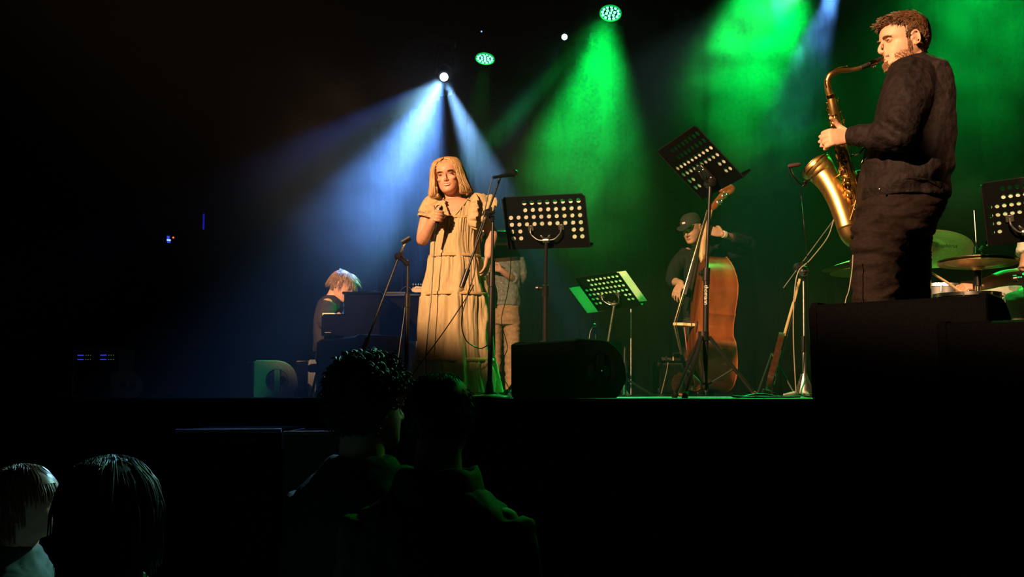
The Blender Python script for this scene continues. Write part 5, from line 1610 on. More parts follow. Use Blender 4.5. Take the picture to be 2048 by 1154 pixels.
# ring brace between bell and body
c = PS(1690, 345, -.02)
bm = nb(); tube(bm, [c + (side * cos(a) - axis * sin(a)) * .020 for a in [2 * pi * i / 24 for i in range(25)]], .003, 8, 1); rod(bm, c + side * .02, PS(1669, 356, .07), .004)
obj('body_brace', bm, M['brass2'], sx_)
for t_, c_ in ((0, PS(1712, 448, -.02)), (1, PS(1703, 425, -.02))):
    bm = nb(); tube(bm, [c_ + (fr * cos(a) + side * sin(a)) * .025 for a in [2 * pi * i / 20 for i in range(21)]], .0025, 6, 1); obj('key_guard', bm, M['brass2'], sx_)
bm = nb(); tube(bm, [PS(1700, 440, -.075), PS(1712, 400, -.05), PS(1716, 380, -.04), PS(1724, 352, -.03)], .003, 6, 4); obj('low_key_lever', bm, M['brass2'], sx_)
# side keys near the waist and the strap hook
bm = nb(); rod(bm, PS(1733, 298, .05), PS(1722, 330, .04), .003)
obj('side_key_rod', bm, M['brass2'], sx_)
for x, y in ((1727, 294), (1733, 294), (1728, 299), (1732, 299)):
    bm = nb(); ball(bm, PS(x, y, .04), .0042, None, 8, 6); obj('side_key', bm, M['chrome'], sx_)
# neck strap
cable('neck_strap', [P(1836, 118, D0 - .06), P(1812, 146, D0 - .14), P(1790, 180, D0 - .10), P(1760, 240, D0 - .0), P(1725, 300, D0 - .08), PS(1702, 312, -.04)], 'black neck strap carrying the saxophone', .004)
bpy.data.objects['neck_strap']['category'] = 'strap'
# clip microphone on the bell
t = thing('clip_microphone', 'small clip microphone on a bent arm at the saxophone bell', 'microphone', PS(1618, 362, .10))
bm = nb(); R3 = Matrix.Rotation(radians(-30), 3, 'Y'); box(bm, PS(1613, 362, .10), (.035, .016, .013), R3, .003); box(bm, PS(1610, 371, .10), (.028, .014, .010), Matrix.Rotation(radians(-10), 3, 'Y'), .003); rod(bm, PS(1606, 374, .10), PS(1624, 352, .10), .0035, n=8)
obj('clamp', bm, M['darkchrome'], t)
bm = nb(); tube(bm, [PS(1603, 370, .10), PS(1595, 362, .10), PS(1586, 350, .10), PS(1581, 340, .10), PS(1580, 334, .10)], .0038, 8, 4); obj('gooseneck', bm, M['darkchrome'], t)
bm = nb(); tube(bm, [PS(1579, 332, .10), PS(1597, 329.5, .10)], [.0095, .0105], 14, 1, round_ends=True); obj('capsule', bm, mat('dark_red_foam', (.06, .015, .012), .8), t)
bm = nb(); tube(bm, [PS(1579, 334, .10), PS(1576, 343, .10), PS(1581, 358, .10), PS(1597, 372, .10)], .0016, 6, 4); obj('lead', bm, M['cord'], t)
cable('thin_cable', [PS(1602, 376, .10), PS(1603, 400, .10), PS(1607, 440, -.06), PS(1613, 500, -.02), PS(1615, 560, .02), PS(1617, 640, .1), PS(1630, 760, .2), PS(1660, 786, .1)], 'thin dark cable hanging from the clip microphone of the saxophone', .0016, M['cord'])
cable('thin_cable', [P(1706, 510, D0 - .22), P(1704, 540, D0 - .22), P(1698, 580, D0 - .23), P(1690, 610, D0 - .25), P(1684, 700, D0 - .2), P(1690, 792, D0 - .15)], 'pale cable hanging beside the trouser leg of the saxophone player', .0022, M['cordpale'])

# ------------------------------------------------------------------ the double bass
V3 = Vector
DB = 8.30
top = P(1404, 510, DB); bot = P(1388, 780, DB)
U_ = (bot - top).normalized(); N_ = V3((-.997, -.08, .0)); N_ = (N_ - U_ * N_.dot(U_)).normalized(); W_ = U_.cross(N_).normalized()
if W_.y > 0: W_ = -W_
db = thing('double_bass', 'reddish brown double bass with a pale bridge played by the man in the cap', 'double bass', V3((P(1392, 787, DB).x, DB, STG)))
L_ = (bot - top).length; RIB = .245
half = [(0, .035), (.02, .075), (.05, .13), (.10, .195), (.17, .245), (.23, .258), (.30, .25), (.37, .222), (.42, .198), (.445, .205), (.46, .192), (.50, .172), (.55, .170), (.595, .185), (.615, .212), (.625, .232), (.645, .262), (.70, .305), (.77, .335), (.84, .345), (.90, .33), (.95, .285), (.98, .21), (.995, .12), (1.0, .03)]
pts2 = [(x, t * L_) for t, x in half] + [(-x, t * L_) for t, x in reversed(half)]
def bass_ring(scale, n_off, inset=0.0):
    out = []
    for x, y in pts2:
        cy = .56 * L_
        out.append(top + W_ * (x * scale) + U_ * (cy + (y - cy) * scale) + N_ * n_off)
    return out
def taper(y): return .022 * max(0, 1 - y / (.25 * L_))
bm = nb()
rib_f = bass_ring(.985, 0); rib_b = [q - N_ * (RIB - 2.2 * taper((q - top).dot(U_))) for q in rib_f]
rings_to(bm, [rib_b, [a.lerp(b, .5) for a, b in zip(rib_b, rib_f)], rib_f], cap=False)
obj('rib', bm, M['wood'], db, angle=50)
def plate(off, sgn):
    bm = nb(); rs = []
    for s_, o_ in ((1.0, 0), (1.0, .006), (.97, .008), (.90, .013), (.75, .026), (.5, .040), (.25, .046), (.03, .048)):
        base = bass_ring(s_, 0)
        rs.append([(q - (N_ * (RIB - 2.2 * taper((q - top).dot(U_))) if sgn < 0 else V3((0, 0, 0)))) + N_ * sgn * o_ for q in base])
    rings_to(bm, rs); return bm
obj('belly', plate(0, 1), M['wood'], db, angle=50)
obj('back_plate', plate(0, -1), M['wood'], db, angle=50)
for off in (0, 1):
    rg = rib_f if off == 0 else rib_b
    bm = nb(); tube(bm, [q + W_ * 0 for q in bass_ring(1.012, 0)] if off == 0 else [q + (q - top - U_ * .56 * L_).normalized() * .006 for q in rib_b], .0045, 6, 1); obj('purfled_edge', bm, mat('bass_edge', (.42, .13, .04), .25, coat=.5), db)
# f holes
for s_ in (-1, 1):
    bm = nb(); c = top + U_ * (.60 * L_) + W_ * s_ * -.105 + N_ * .030
    tube(bm, [c + U_ * a + W_ * s_ * b + N_ * (.010 - abs(a) * .05) for a, b in ((-.095, .018), (-.11, .0), (-.09, -.012), (-.04, -.004), (0, .0), (.04, .006), (.09, .014), (.11, .0), (.095, -.018))], .0055, 6, 3)
    obj('sound_hole', bm, M['ebony'], db)
# neck, fingerboard, pegbox, scroll, tuning machines
nut = P(1421, 420, DB + .03); heel = P(1400, 512, DB - .03)
nd = (nut - heel).normalized()
bm = nb(); loft(bm, [(heel + U_ * .06 - N_ * .07, W_ * .030, N_ * .06, .8), (heel - N_ * .02, W_ * .026, N_ * .03, .8), (heel.lerp(nut, .3), W_ * .023, N_ * .022, .8), (nut, W_ * .020, N_ * .020, .8)], 16); obj('neck', bm, M['maple'], db)
fbe = P(1369, 590, DB - .02)
bm = nb(); f0 = nut + N_ * .016; fd = (fbe - f0).normalized(); fw = W_; fn = fd.cross(fw).normalized()
loft(bm, [(f0, fw * .021, fn * .009, .7), (f0.lerp(fbe, .5), fw * .032, fn * .011, .7), (fbe, fw * .043, fn * .013, .7)], 14); obj('fingerboard', bm, M['ebony'], db)
pb = P(1446, 388, DB + .05)
pdn = (pb - nut).normalized()
bm = nb()
loft(bm, [(nut - N_ * .005, W_ * .022, N_ * .026, .6), (nut.lerp(pb, .5) - N_ * .01, W_ * .034, N_ * .042, .6), (pb, W_ * .026, N_ * .032, .6)], 16)
obj('pegbox', bm, M['wood'], db)
bm = nb(); sc_ = pb + pdn * .02; pts = []
for k in range(22):
    a = k * .48; r_ = .050 * (1 - k / 26); pts.append(sc_ + pdn * (.02 + r_ * sin(a)) + N_ * (r_ * cos(a) - .015))
tube(bm, pts, [.026 - .0007 * k for k in range(22)], 10, 2, round_ends=True); obj('scroll', bm, M['wood'], db)
for k in range(4):
    s_ = 1 if k % 2 else -1; q = nut.lerp(pb, .25 + .2 * k)
    bm = nb(); rod(bm, q - N_ * .02, q + W_ * s_ * .09 - N_ * .02, .005, n=8); ball(bm, q + W_ * s_ * .10 - N_ * .02, (.014, .014, .020), None, 10, 8)
    lathe(bm, [(.022, 0), (.026, .003), (.026, .009), (.02, .012)], q + W_ * s_ * .034 - N_ * .02, W_ * s_, 16); obj('tuning_machine', bm, M['chrome'], db)
# bridge standing off the belly
bfoot = top + U_ * ((P(1390, 651, DB) - top).dot(U_)) + N_ * .045
btop = P(1346, 648, DB - .03)
bn = (btop - bfoot); bn_l = bn.length; bn.normalize(); bd = bn.cross(W_).normalized()
bm = nb()
prof_ = [(-.078, 0), (-.045, 0), (-.038, .028), (-.02, .045), (.02, .045), (.038, .028), (.045, 0), (.078, 0), (.072, .03), (.060, .06), (.066, .10), (.045, .135), (.030, bn_l - .012), (0, bn_l), (-.030, bn_l - .012), (-.045, .135), (-.066, .10), (-.060, .06), (-.072, .03)]
prism(bm, prof_, bfoot - bd * .011, W_, bn, bd * .022); br_ = obj('bridge', bm, M['bridge'], db, angle=30)
for x_, z_ in ((-.022, .075), (.022, .075), (0, .105)):
    bm = nb(); lathe(bm, [(.009, -.0125), (.009, .0125)], bfoot + W_ * x_ + bn * z_, bd, 12); obj('cutout', bm, M['ebony'], br_)
for s_ in (-1, 1):
    bm = nb(); lathe(bm, [(.012, -.004), (.016, -.002), (.016, .004), (.012, .006)], bfoot + W_ * s_ * .062 + bn * .028, bn, 12); obj('adjuster', bm, M['steel'], br_)
tp = P(1363, 712, DB - .02); tb_ = P(1384, 772, DB)
for k in range(4):
    x_ = (-.5 + k / 3)
    q = bfoot + W_ * x_ * .095 + bn * (bn_l - .004 - .010 * abs(x_ * 2) ** 2)
    bm = nb(); tube(bm, [nut + W_ * x_ * .032 + N_ * .029, q, tp + W_ * x_ * .06], .0019, 5, 1); obj('string', bm, M['steel'] if k % 2 else M['brass2'], db)
bm = nb(); td = (tb_ - tp).normalized(); tn = td.cross(W_).normalized()
loft(bm, [(tp - td * .01, W_ * .045, tn * .010, .6), (tp.lerp(tb_, .5), W_ * .034, tn * .012, .6), (tb_, W_ * .020, tn * .010, .6)], 14); obj('tailpiece', bm, M['ebony'], db)
bm = nb(); tube(bm, [tb_, bot + N_ * .02, bot - N_ * .03 + U_ * .01], .003, 6, 2); obj('tail_wire', bm, M['steel'], db)
bm = nb(); e0 = bot - N_ * .1; lathe(bm, [(.018, -.01), (.018, .01), (.006, .014)], e0, U_, 14); rod(bm, e0, V3((e0.x, e0.y, STG + .003)), .005); obj('endpin', bm, M['steel'], db)
bm = nb(); tube(bm, [bfoot + W_ * .03 + bn * .08, P(1374, 700, DB - .06), P(1383, 742, DB - .07), P(1396, 787, DB - .05)], .0045, 6, 4)
o = obj('pickup_cable', bm, mat('reddish_cable', (.5, .13, .08), .5), None, loc=P(1396, 787, DB - .05)); tag(o, 'thin reddish cable running down from the bridge of the double bass', 'cable')

# ------------------------------------------------------------------ the bass player
DP = 8.72
bp = thing('person', 'man in a dark cap bending over the neck of the double bass', 'person', foot_at(1405, DP))
hd = Head(P(1384, 457, DP - .05), V3((-.62, -.72, -.38)), V3((-.30, -.25, 1)), .245)
bm = nb(); skull(bm, hd); face(bm, hd)
neck(bm, hd, P(1402, 503, DP + .03), .055, .06)
loft(bm, [row(500, 1372, 1436, DP, .10), row(530, 1366, 1444, DP, .12), row(600, 1372, 1438, DP, .11), row(625, 1374, 1436, DP, .12)], 24)
elb = P(1500, 492, DP + .02); wrl = P(1445, 468, DP - .36)
arm(bm, [P(1437, 506, DP), P(1472, 502, DP + .06), elb, P(1478, 480, DP - .16), wrl], [.05, .05, .04, .036, .026])
hand(bm, wrl, V3((-1, .0, .30)), V3((.05, -1, .25)), .20, [.38, .42, .46, .5], side=1, thumb=(.5, .3, -.8), spread=.45, tk=1.1)
wr_ = P(1362, 566, DP - .38)
arm(bm, [P(1374, 506, DP), P(1352, 532, DP - .06), P(1345, 560, DP - .16), P(1352, 564, DP - .28), wr_], [.05, .047, .04, .036, .026])
hand(bm, wr_, V3((-.45, -.2, -.85)), V3((-.55, -.75, .25)), .19, [.35, .4, .45, .5], side=-1, thumb=(.9, .2, -.4), spread=.25)
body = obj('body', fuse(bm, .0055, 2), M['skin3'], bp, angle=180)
eyes(hd, body, .0); brows(hd, body, M['darkhair']); mouth(hd, body)
bm = nb(); tube(bm, [wrl + (P(1470, 476, DP - .26) - wrl) * t for t in (.0, .18)], [.031, .032], 18, 1); obj('wristband', bm, M['tee'], bp)
bm = nb()
loft(bm, [row(*q) for q in refine([(494, 1388, 1424, DP, .07), (500, 1376, 1436, DP, .12), (512, 1366, 1446, DP, .155), (550, 1362, 1450, DP, .165), (600, 1366, 1446, DP, .15), (640, 1368, 1444, DP, .155)], 3)], 30)
tube(bm, [P(1434, 506, DP), P(1468, 502, DP + .05), P(1499, 493, DP + .02), P(1479, 481, DP - .16), P(1462, 474, DP - .27)], [.078, .076, .070, .058, .042], 16, 3)
tube(bm, [P(1376, 508, DP), P(1354, 532, DP - .05), P(1345, 558, DP - .15), P(1352, 565, DP - .27)], [.075, .068, .058, .045], 16, 3)
sh_ = obj('jersey', fuse(bm, .010, 3, wr=.004, wscale=10), M['blacktee'], bp, angle=180)
bm = nb()
loft(bm, [row(*q) for q in refine([(630, 1369, 1443, DP, .15), (650, 1366, 1446, DP, .15), (665, 1366, 1446, DP, .14)], 2)], 24)
for x0, x1, d in ((1366, 1402, -.02), (1408, 1446, .04)):
    loft(bm, [row(*q) for q in refine([(650, x0, x1, DP + d, .10), (720, x0 - 2, x1 - 4, DP + d, .08), (784, x0, x1 - 8, DP + d, .065)], 3)], 20)
obj('trousers', fuse(bm, .010, 3, wr=.004, wscale=9), M['jacket'], bp, angle=180)
for x0, d in ((1384, -.02), (1424, .04)):
    bm = nb(); b_ = V3((P(x0, 780, DP + d).x, DP + d, STG + .002)); shoe(bm, b_ + V3((0, .06, 0)), b_ + V3((-.08, -.2, 0))); obj('shoe', bm, M['shoe'], bp)
bm = nb(); rs = []
for i in range(11):
    t = i / 10; a = t * pi / 2
    rs.append([hd.p(.365 * cos(a) ** .7 * sin(b) if t < 1 else .01 * sin(b), -.02 + (.455 * cos(a) ** .7 if t < 1 else .01) * cos(b), .70 + .36 * sin(a)) for b in [2 * pi * j / 32 for j in range(32)]])
rings_to(bm, rs); cp = obj('cap', bm, M['capcloth'], bp, angle=60)
bm = nb(); rs = []
for o_ in (0, .012):
    rs.append([hd.p(.30 * sin(b), .36 + .36 * max(0, cos(b)) ** .8 * (1 if abs(b) < 1.6 else 0), .70 - .10 * max(0, cos(b)) ** 2 + o_) for b in [-1.45 + 2.9 * j / 20 for j in range(21)]] + [hd.p(.30 * sin(b), .30 + .12 * cos(b), .71 + o_) for b in [1.45 - 2.9 * j / 20 for j in range(21)]])
rings_to(bm, rs); obj('cap_peak', bm, M['capcloth'], cp, angle=60)
bm = nb(); cc = hd.p(.0, .44, .82); box(bm, cc, (.030, .004, .016), hd.R @ Matrix.Rotation(.3, 3, 'X')); obj('cap_badge', bm, M['white'], cp, smooth=False)
bm = nb(); skull(bm, hd, grow=.012, z0=.30)
# hair shows only at the back below the cap
for f in list(bm.faces):
    c_ = f.calc_center_median(); lc = hd.R.transposed() @ (c_ - hd.c) / hd.H
    if lc.y > -.06 or lc.z > .25: bm.faces.remove(f)
for v in list(bm.verts):
    if not v.link_faces: bm.verts.remove(v)
obj('hair', bm, M['darkhair'], bp)

# ------------------------------------------------------------------ amplifier behind the tripod
DA = 8.9
am = thing('bass_amplifier', 'small bass amplifier with a metal mesh front and a speaker cone coloured as if warmly lit', 'amplifier', foot_at(1352, DA))
c = V3(((P(1316, 787, DA).x + P(1392, 787, DA).x) / 2, DA + .17, STG)); wA = P(1392, 787, DA).x - P(1316, 787, DA).x; hA = P(1352, 722, DA).z - STG
bm = nb(); box(bm, c + V3((0, 0, hA / 2 + .012)), (wA, .34, hA - .024), None, .012); obj('cabinet', bm, M['cab'], am)
bm = nb(); box(bm, c + V3((0, -.172, hA / 2 + .01)), (wA - .03, .006, hA - .06)); obj('baffle', bm, M['rubber'], am, smooth=False)
cone = V3((P(1366, 768, DA).x, DA - .006, P(1366, 768, DA).z))
bm = nb(); lathe(bm, [(.105, 0), (.105, .005), (.095, .007), (.09, .002), (.03, -.0), (.03, .004), (.008, .010)], cone, V3((0, -1, 0)), 32); obj('speaker_cone', bm, mat('warm_lit_cone', (.55, .22, .05), .45, var=.15), am)  # orange of the warm light patch put into the cone colour
# perforated front: woven wires
bm = nb(); n1 = 26; n2 = int(26 * (hA - .06) / (wA - .03))
x0 = c.x - (wA - .03) / 2; z0 = STG + .03; ww = wA - .03; hh = hA - .06
for i in range(n1 + 1): rod(bm, V3((x0 + ww * i / n1, DA - .022, z0)), V3((x0 + ww * i / n1, DA - .022, z0 + hh)), .0024, n=4)
for i in range(n2 + 1): rod(bm, V3((x0, DA - .024, z0 + hh * i / n2)), V3((x0 + ww, DA - .024, z0 + hh * i / n2)), .0024, n=4)
o = obj('mesh_grille', bm, M['darkchrome'], am); o['kind'] = 'stuff'
for sx_q in (-1, 1):
    for z_ in (.05, hA - .03):
        bm = nb(); box(bm, c + V3((sx_q * (wA / 2 - .02), -.15, z_)), (.045, .05, .045), None, .008); obj('corner_guard', bm, M['darkchrome'], am)
for q in (-1, 1):
    bm = nb(); box(bm, c + V3((q * wA * .38, 0, .007)), (.04, .25, .014)); obj('foot', bm, M['rubber'], am)
t = thing('effects_box', 'small flat control box lying on top of the bass amplifier', 'effects box', c + V3((.0, 0, hA)))
bm = nb(); box(bm, V3((P(1335, 720, DA).x, DA + .10, STG + hA + .019)), (.10, .10, .036), None, .005); obj('housing', bm, M['darkchrome'], t)
bm = nb(); ball(bm, V3((P(1335, 720, DA).x, DA + .06, STG + hA + .040)), .007, None, 8, 6); obj('knob', bm, M['chrome'], t)
t = thing('preamplifier', 'pale cornered box with a handle on the bass amplifier, under the strings', 'amplifier', V3((P(1357, 714, DA).x, DA + .1, STG + hA)))
cx = P(1360, 714, DA); 
bm = nb(); box(bm, V3((cx.x, DA + .10, STG + hA + .035)), (.12, .12, .07), None, .006); obj('housing', bm, M['blackmetal'], t)
bm = nb(); tube(bm, [V3((cx.x - .055, DA + .035, STG + hA + .005)), V3((cx.x - .055, DA + .035, STG + hA + .072)), V3((cx.x + .055, DA + .035, STG + hA + .072))], .008, 6, 1); obj('edge_trim', bm, M['maple'], t)
cable('amplifier_cable', [P(1336, 725, DA - .03), P(1334, 740, DA - .05), P(1328, 765, DA - .06), P(1322, 788, DA - .08)], 'thin pale cable hanging over the front of the bass amplifier', .003, M['cordpale'])

# ------------------------------------------------------------------ guitars
def guitar(head_top, nut_, joint, tail, W, label, bodyw=.16, thick=.04, stand=True, bodymat=None):
    d = (tail - head_top).normalized(); W = (W - d * W.dot(d)).normalized(); Nn = d.cross(W).normalized()
    t = thing('electric_bass_guitar', label, 'guitar', tail)
    bm = nb()
    hl = (nut_ - head_top).length
    prism(bm, [(-.012, hl), (.016, hl), (.038, hl * .78), (.045, hl * .4), (.035, .04), (.012, 0), (-.012, .012), (-.022, hl * .35), (-.02, hl * .75)], head_top - Nn * .008, W, d, Nn * .016); hs = obj('headstock', bm, M['maple'], t, angle=30)
    for k in range(4):
        q = head_top + d * (hl * (.16 + .2 * k)) + W * .022
        bm = nb(); lathe(bm, [(.006, -.012), (.008, .010), (.004, .014)], q, Nn, 10); rod(bm, q, q + W * .035, .003, n=6); ball(bm, q + W * .042, (.008, .005, .010), None, 8, 6); obj('tuning_peg', bm, M['steel'], hs)
    bm = nb(); loft(bm, [(nut_, W * .020, Nn * .011, .8), (joint, W * .029, Nn * .013, .8)], 12); obj('neck', bm, M['maple'], t)
    bm = nb(); loft(bm, [(nut_ + Nn * .009, W * .0205, Nn * .004, .5), (joint + Nn * .011 + d * .05, W * .031, Nn * .004, .5)], 12); fb = obj('fingerboard', bm, M['ebony'], t)
    fl = (joint - nut_).length
    for k in range(1, 20):
        q = nut_.lerp(joint, 1.15 * (1 - 2 ** (-k / 12.0)) / .75) if (1.15 * (1 - 2 ** (-k / 12.0)) / .75) < 1 else None
        if q is None: break
        bm = nb(); w2 = .020 + .009 * (q - nut_).length / fl; rod(bm, q + Nn * .014 - W * w2, q + Nn * .014 + W * w2, .0012, n=4); obj('fret', bm, M['steel'], fb)
    bl = (tail - joint).length
    out = [(-.03, -.02), (-.09, -.12), (-.13, -.10), (-.135, -.02), (-.105, .08), (-.11, bl * .45), (-.165, bl * .75), (-.14, bl * .95), (-.06, bl * 1.02), (.06, bl * 1.0), (.15, bl * .9), (.165, bl * .65), (.115, bl * .35), (.11, .06), (.13, -.02), (.12, -.06), (.07, -.04), (.03, .0)]
    out = [(x * bodyw / .16, y) for x, y in out]
    bm = nb(); prism(bm, out, joint - Nn * (thick - .008), W, d, Nn * thick); bmesh.ops.bevel(bm, geom=[e for e in bm.edges if e.is_manifold and e.calc_face_angle(0) > 1.2], offset=.006, segments=2, affect='EDGES'); bo_ = obj('body', bm, bodymat or M['wood'], t, angle=60)
    bm = nb(); prism(bm, [(-.07, .0), (.07, .0), (.10, bl * .55), (.05, bl * .8), (-.05, bl * .6)], joint + Nn * .0085, W, d, Nn * .002); obj('pickguard', bm, M['tee'], bo_, angle=30)
    for k in (.25, .5):
        bm = nb(); box(bm, joint + d * bl * k + Nn * .014, (.07, .03, .012), Matrix((W, d, Nn)).transposed(), .003); obj('pickup', bm, M['plastic'], bo_)
    bm = nb(); box(bm, joint + d * bl * .78 + Nn * .014, (.07, .04, .012), Matrix((W, d, Nn)).transposed(), .003); obj('bridge', bm, M['chrome'], bo_)
    for k in range(4):
        x_ = -.5 + k / 3; bm = nb(); rod(bm, nut_ + W * x_ * .03 + Nn * .016, joint + d * bl * .78 + W * x_ * .05 + Nn * .021, .0011, n=4); obj('string', bm, M['steel'], t)
    return t
DG = 6.9
g = guitar(P(1600, 556, DG + .22), P(1587, 606, DG + .18), P(1559, 706, DG + .08), P(1544, 776, DG), V3((.30, .92, .1)), 'electric bass guitar with a maple headstock leaning on a floor stand', .15, bodymat=mat('sunburst', (.05, .012, .006), .2, var=.3, coat=.5))
t = thing('guitar_stand', 'low black floor stand under the leaning bass guitar', 'guitar stand', V3((P(1556, 787, DG).x, DG + .1, STG)))
gx = P(1552, 776, DG)
for q in (-1, 1):
    bm = nb(); tube(bm, [V3((gx.x + .02, DG + .16, STG + .30)), V3((gx.x + q * .13, DG + .0, STG + .012)), V3((gx.x + q * .13, DG - .12, STG + .012)), V3((gx.x + q * .12, DG - .14, STG + .05))], .008, 8, 1); obj('leg', bm, M['blackmetal'], t)
bm = nb(); tube(bm, [V3((gx.x + .02, DG + .16, STG + .30)), V3((gx.x + .06, DG + .34, STG + .012))], .008, 8, 1); obj('leg', bm, M['blackmetal'], t)

# ------------------------------------------------------------------ the guitar player behind the singer
DQ = 10.4
gp_ = thing('person', 'man in a faded open shirt and khaki trousers playing behind the singer', 'person', foot_at(1005, DQ))
hd = Head(P(1003, 482, DQ - .03), V3((-.35, -1, -.15)), V3((0, 0, 1)), .24)
bm = nb(); skull(bm, hd); face(bm, hd); neck(bm, hd, P(1008, 512, DQ), .055, .06)
loft(bm, [row(516, 972, 1038, DQ, .10), row(540, 974, 1038, DQ, .12), row(600, 978, 1036, DQ, .11)], 20)
arm(bm, [P(1034, 520, DQ), P(1040, 545, DQ), P(1036, 562, DQ - .02), P(1018, 552, DQ - .2), P(1002, 540, DQ - .28)], [.05, .05, .042, .038, .028])
hand(bm, P(1002, 540, DQ - .28), V3((-1, -.1, .35)), V3((0, -1, .2)), .18, .5, side=1)
arm(bm, [P(976, 520, DQ), P(968, 545, DQ), P(960, 562, DQ - .05), P(935, 566, DQ - .2), P(915, 574, DQ - .25)], [.05, .05, .042, .038, .028])
hand(bm, P(915, 574, DQ - .25), V3((-1, -.1, .0)), V3((0, -1, .2)), .18, .8, side=-1)
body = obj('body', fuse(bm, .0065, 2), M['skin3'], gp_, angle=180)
eyes(hd, body, .3); brows(hd, body); mouth(hd, body)
bm = nb(); skull(bm, hd, grow=.03, z0=.25)
for f in list(bm.faces):
    lc = hd.R.transposed() @ (f.calc_center_median() - hd.c) / hd.H
    if lc.y > .0 and lc.z < .25 + .2 * max(0, lc.y): bm.faces.remove(f)
for v in list(bm.verts):
    if not v.link_faces: bm.verts.remove(v)
obj('hair', bm, M['brownhair'], gp_)
bm = nb()
loft(bm, [row(*q) for q in refine([(510, 988, 1024, DQ, .08), (516, 974, 1038, DQ, .13), (530, 969, 1043, DQ, .16), (560, 971, 1042, DQ, .16), (590, 973, 1041, DQ, .165), (612, 971, 1042, DQ, .17)], 3)], 30)
tube(bm, [P(1033, 519, DQ), P(1040, 543, DQ), P(1037, 560, DQ - .02), P(1024, 555, DQ - .13)], [.08, .074, .064, .056], 16, 3)
tube(bm, [P(977, 519, DQ), P(969, 543, DQ), P(961, 561, DQ - .05), P(948, 564, DQ - .13)], [.08, .074, .064, .056], 16, 3)
so_ = obj('shirt', fuse(bm, .010, 3, wr=.007, wscale=9), M['shirtgrey'], gp_, angle=180)
for yy in (532, 548, 565, 582, 598):
    bm = nb(); ball(bm, P(1003, yy, DQ - .175), .006, None, 8, 6); obj('button', bm, M['tee'], so_)
bm = nb()
loft(bm, [row(*q) for q in refine([(598, 975, 1038, DQ, .155), (625, 974, 1040, DQ, .16), (650, 974, 1040, DQ, .15)], 2)], 24)
for x0, x1, d in ((974, 1004, 0), (1008, 1041, 0)):
    loft(bm, [row(*q) for q in refine([(635, x0, x1, DQ, .11), (700, x0 + 1, x1 - 2, DQ, .09), (782, x0 + 4, x1 - 4, DQ, .08)], 4)], 20)
obj('trousers', fuse(bm, .010, 3, wr=.008, wscale=7, wst=(.8, .8, 2)), M['khaki'], gp_, angle=180)
for x0 in (990, 1022):
    bm = nb(); b_ = V3((P(x0, 780, DQ).x, DQ, STG + .002)); shoe(bm, b_ + V3((0, .08, 0)), b_ + V3((0, -.18, 0))); obj('shoe', bm, M['shoe'], gp_)
guitar(P(822, 581, DQ - .30), P(848, 581, DQ - .30), P(934, 579, DQ - .30), P(984, 580, DQ - .28), V3((0, .15, 1)), 'electric bass guitar held behind the singer, its headstock showing left of the dress', .15, bodymat=mat('sunburst', (.05, .012, .006), .2))
cable('guitar_cable', [P(823, 579, DQ - .33), P(815, 573, DQ - .34), P(806, 576, DQ - .34), P(800, 584, DQ - .32)], 'green lit loose string end curling over the headstock', .0028, M['steel'])
# keyboard behind the singer on a column stand
DK = 7.5
kb = thing('keyboard', 'black electronic keyboard with a rounded front edge, right behind the elbow of the singer', 'keyboard', V3((P(1000, 787, DK).x, DK, STG)))
ka, kb_ = P(962, 482, DK), P(1040, 478, DK)
bm = nb(); box(bm, (ka + kb_) / 2 + V3((0, .12, .03)), ((kb_ - ka).length, .30, .075), None, .012); kk = obj('case', bm, M['plastic'], kb)
bm = nb(); tube(bm, [ka + V3((0, -.03, .01)), kb_ + V3((0, -.03, .01))], .030, 16, 1); obj('front_rail', bm, mat('warm_lit_edge', (.10, .035, .025), .3), kk)  # red of the warm light on the edge put into its colour
bm = nb()
for i in range(24): box(bm, ka.lerp(kb_, (i + .5) / 24) + V3((0, .03, .072)), ((kb_ - ka).length / 24 * .9, .12, .012))
o = obj('key', bm, M['tee'], kk, smooth=False); o['kind'] = 'stuff'
bm = nb(); prism(bm, [(0, 0), (.26, 0), (.275, -.085), (.07, -.10)], P(968, 491, DK), V3((1, 0, 0)), V3((0, 0, 1)), V3((0, .22, 0))); obj('tray', bm, M['blackmetal'], kb, smooth=False)
bm = nb(); cK = P(985, 516, DK); rod(bm, V3((cK.x, DK + .12, STG + .02)), V3((cK.x, DK + .12, cK.z + .09)), .018); obj('column', bm, M['blackmetal'], kb)
for q in range(3):
    an = q * 2 * pi / 3 + .4; bm = nb(); tube(bm, [V3((cK.x, DK + .12, STG + .06)), V3((cK.x + .26 * cos(an), DK + .12 + .26 * sin(an), STG + .014))], .011, 8, 1); obj('leg', bm, M['blackmetal'], kb)
cable('keyboard_cable', [P(1021, 500, DK - .05), P(1021, 540, DK - .02), P(1014, 590, DK), P(1003, 640, DK), P(1012, 680, DK), P(1014, 700, DK), P(1001, 730, DK), P(1003, 755, DK), P(1014, 768, DK), P(1022, 790, DK)], 'thin black cable dangling from the keyboard behind the singer', .003)

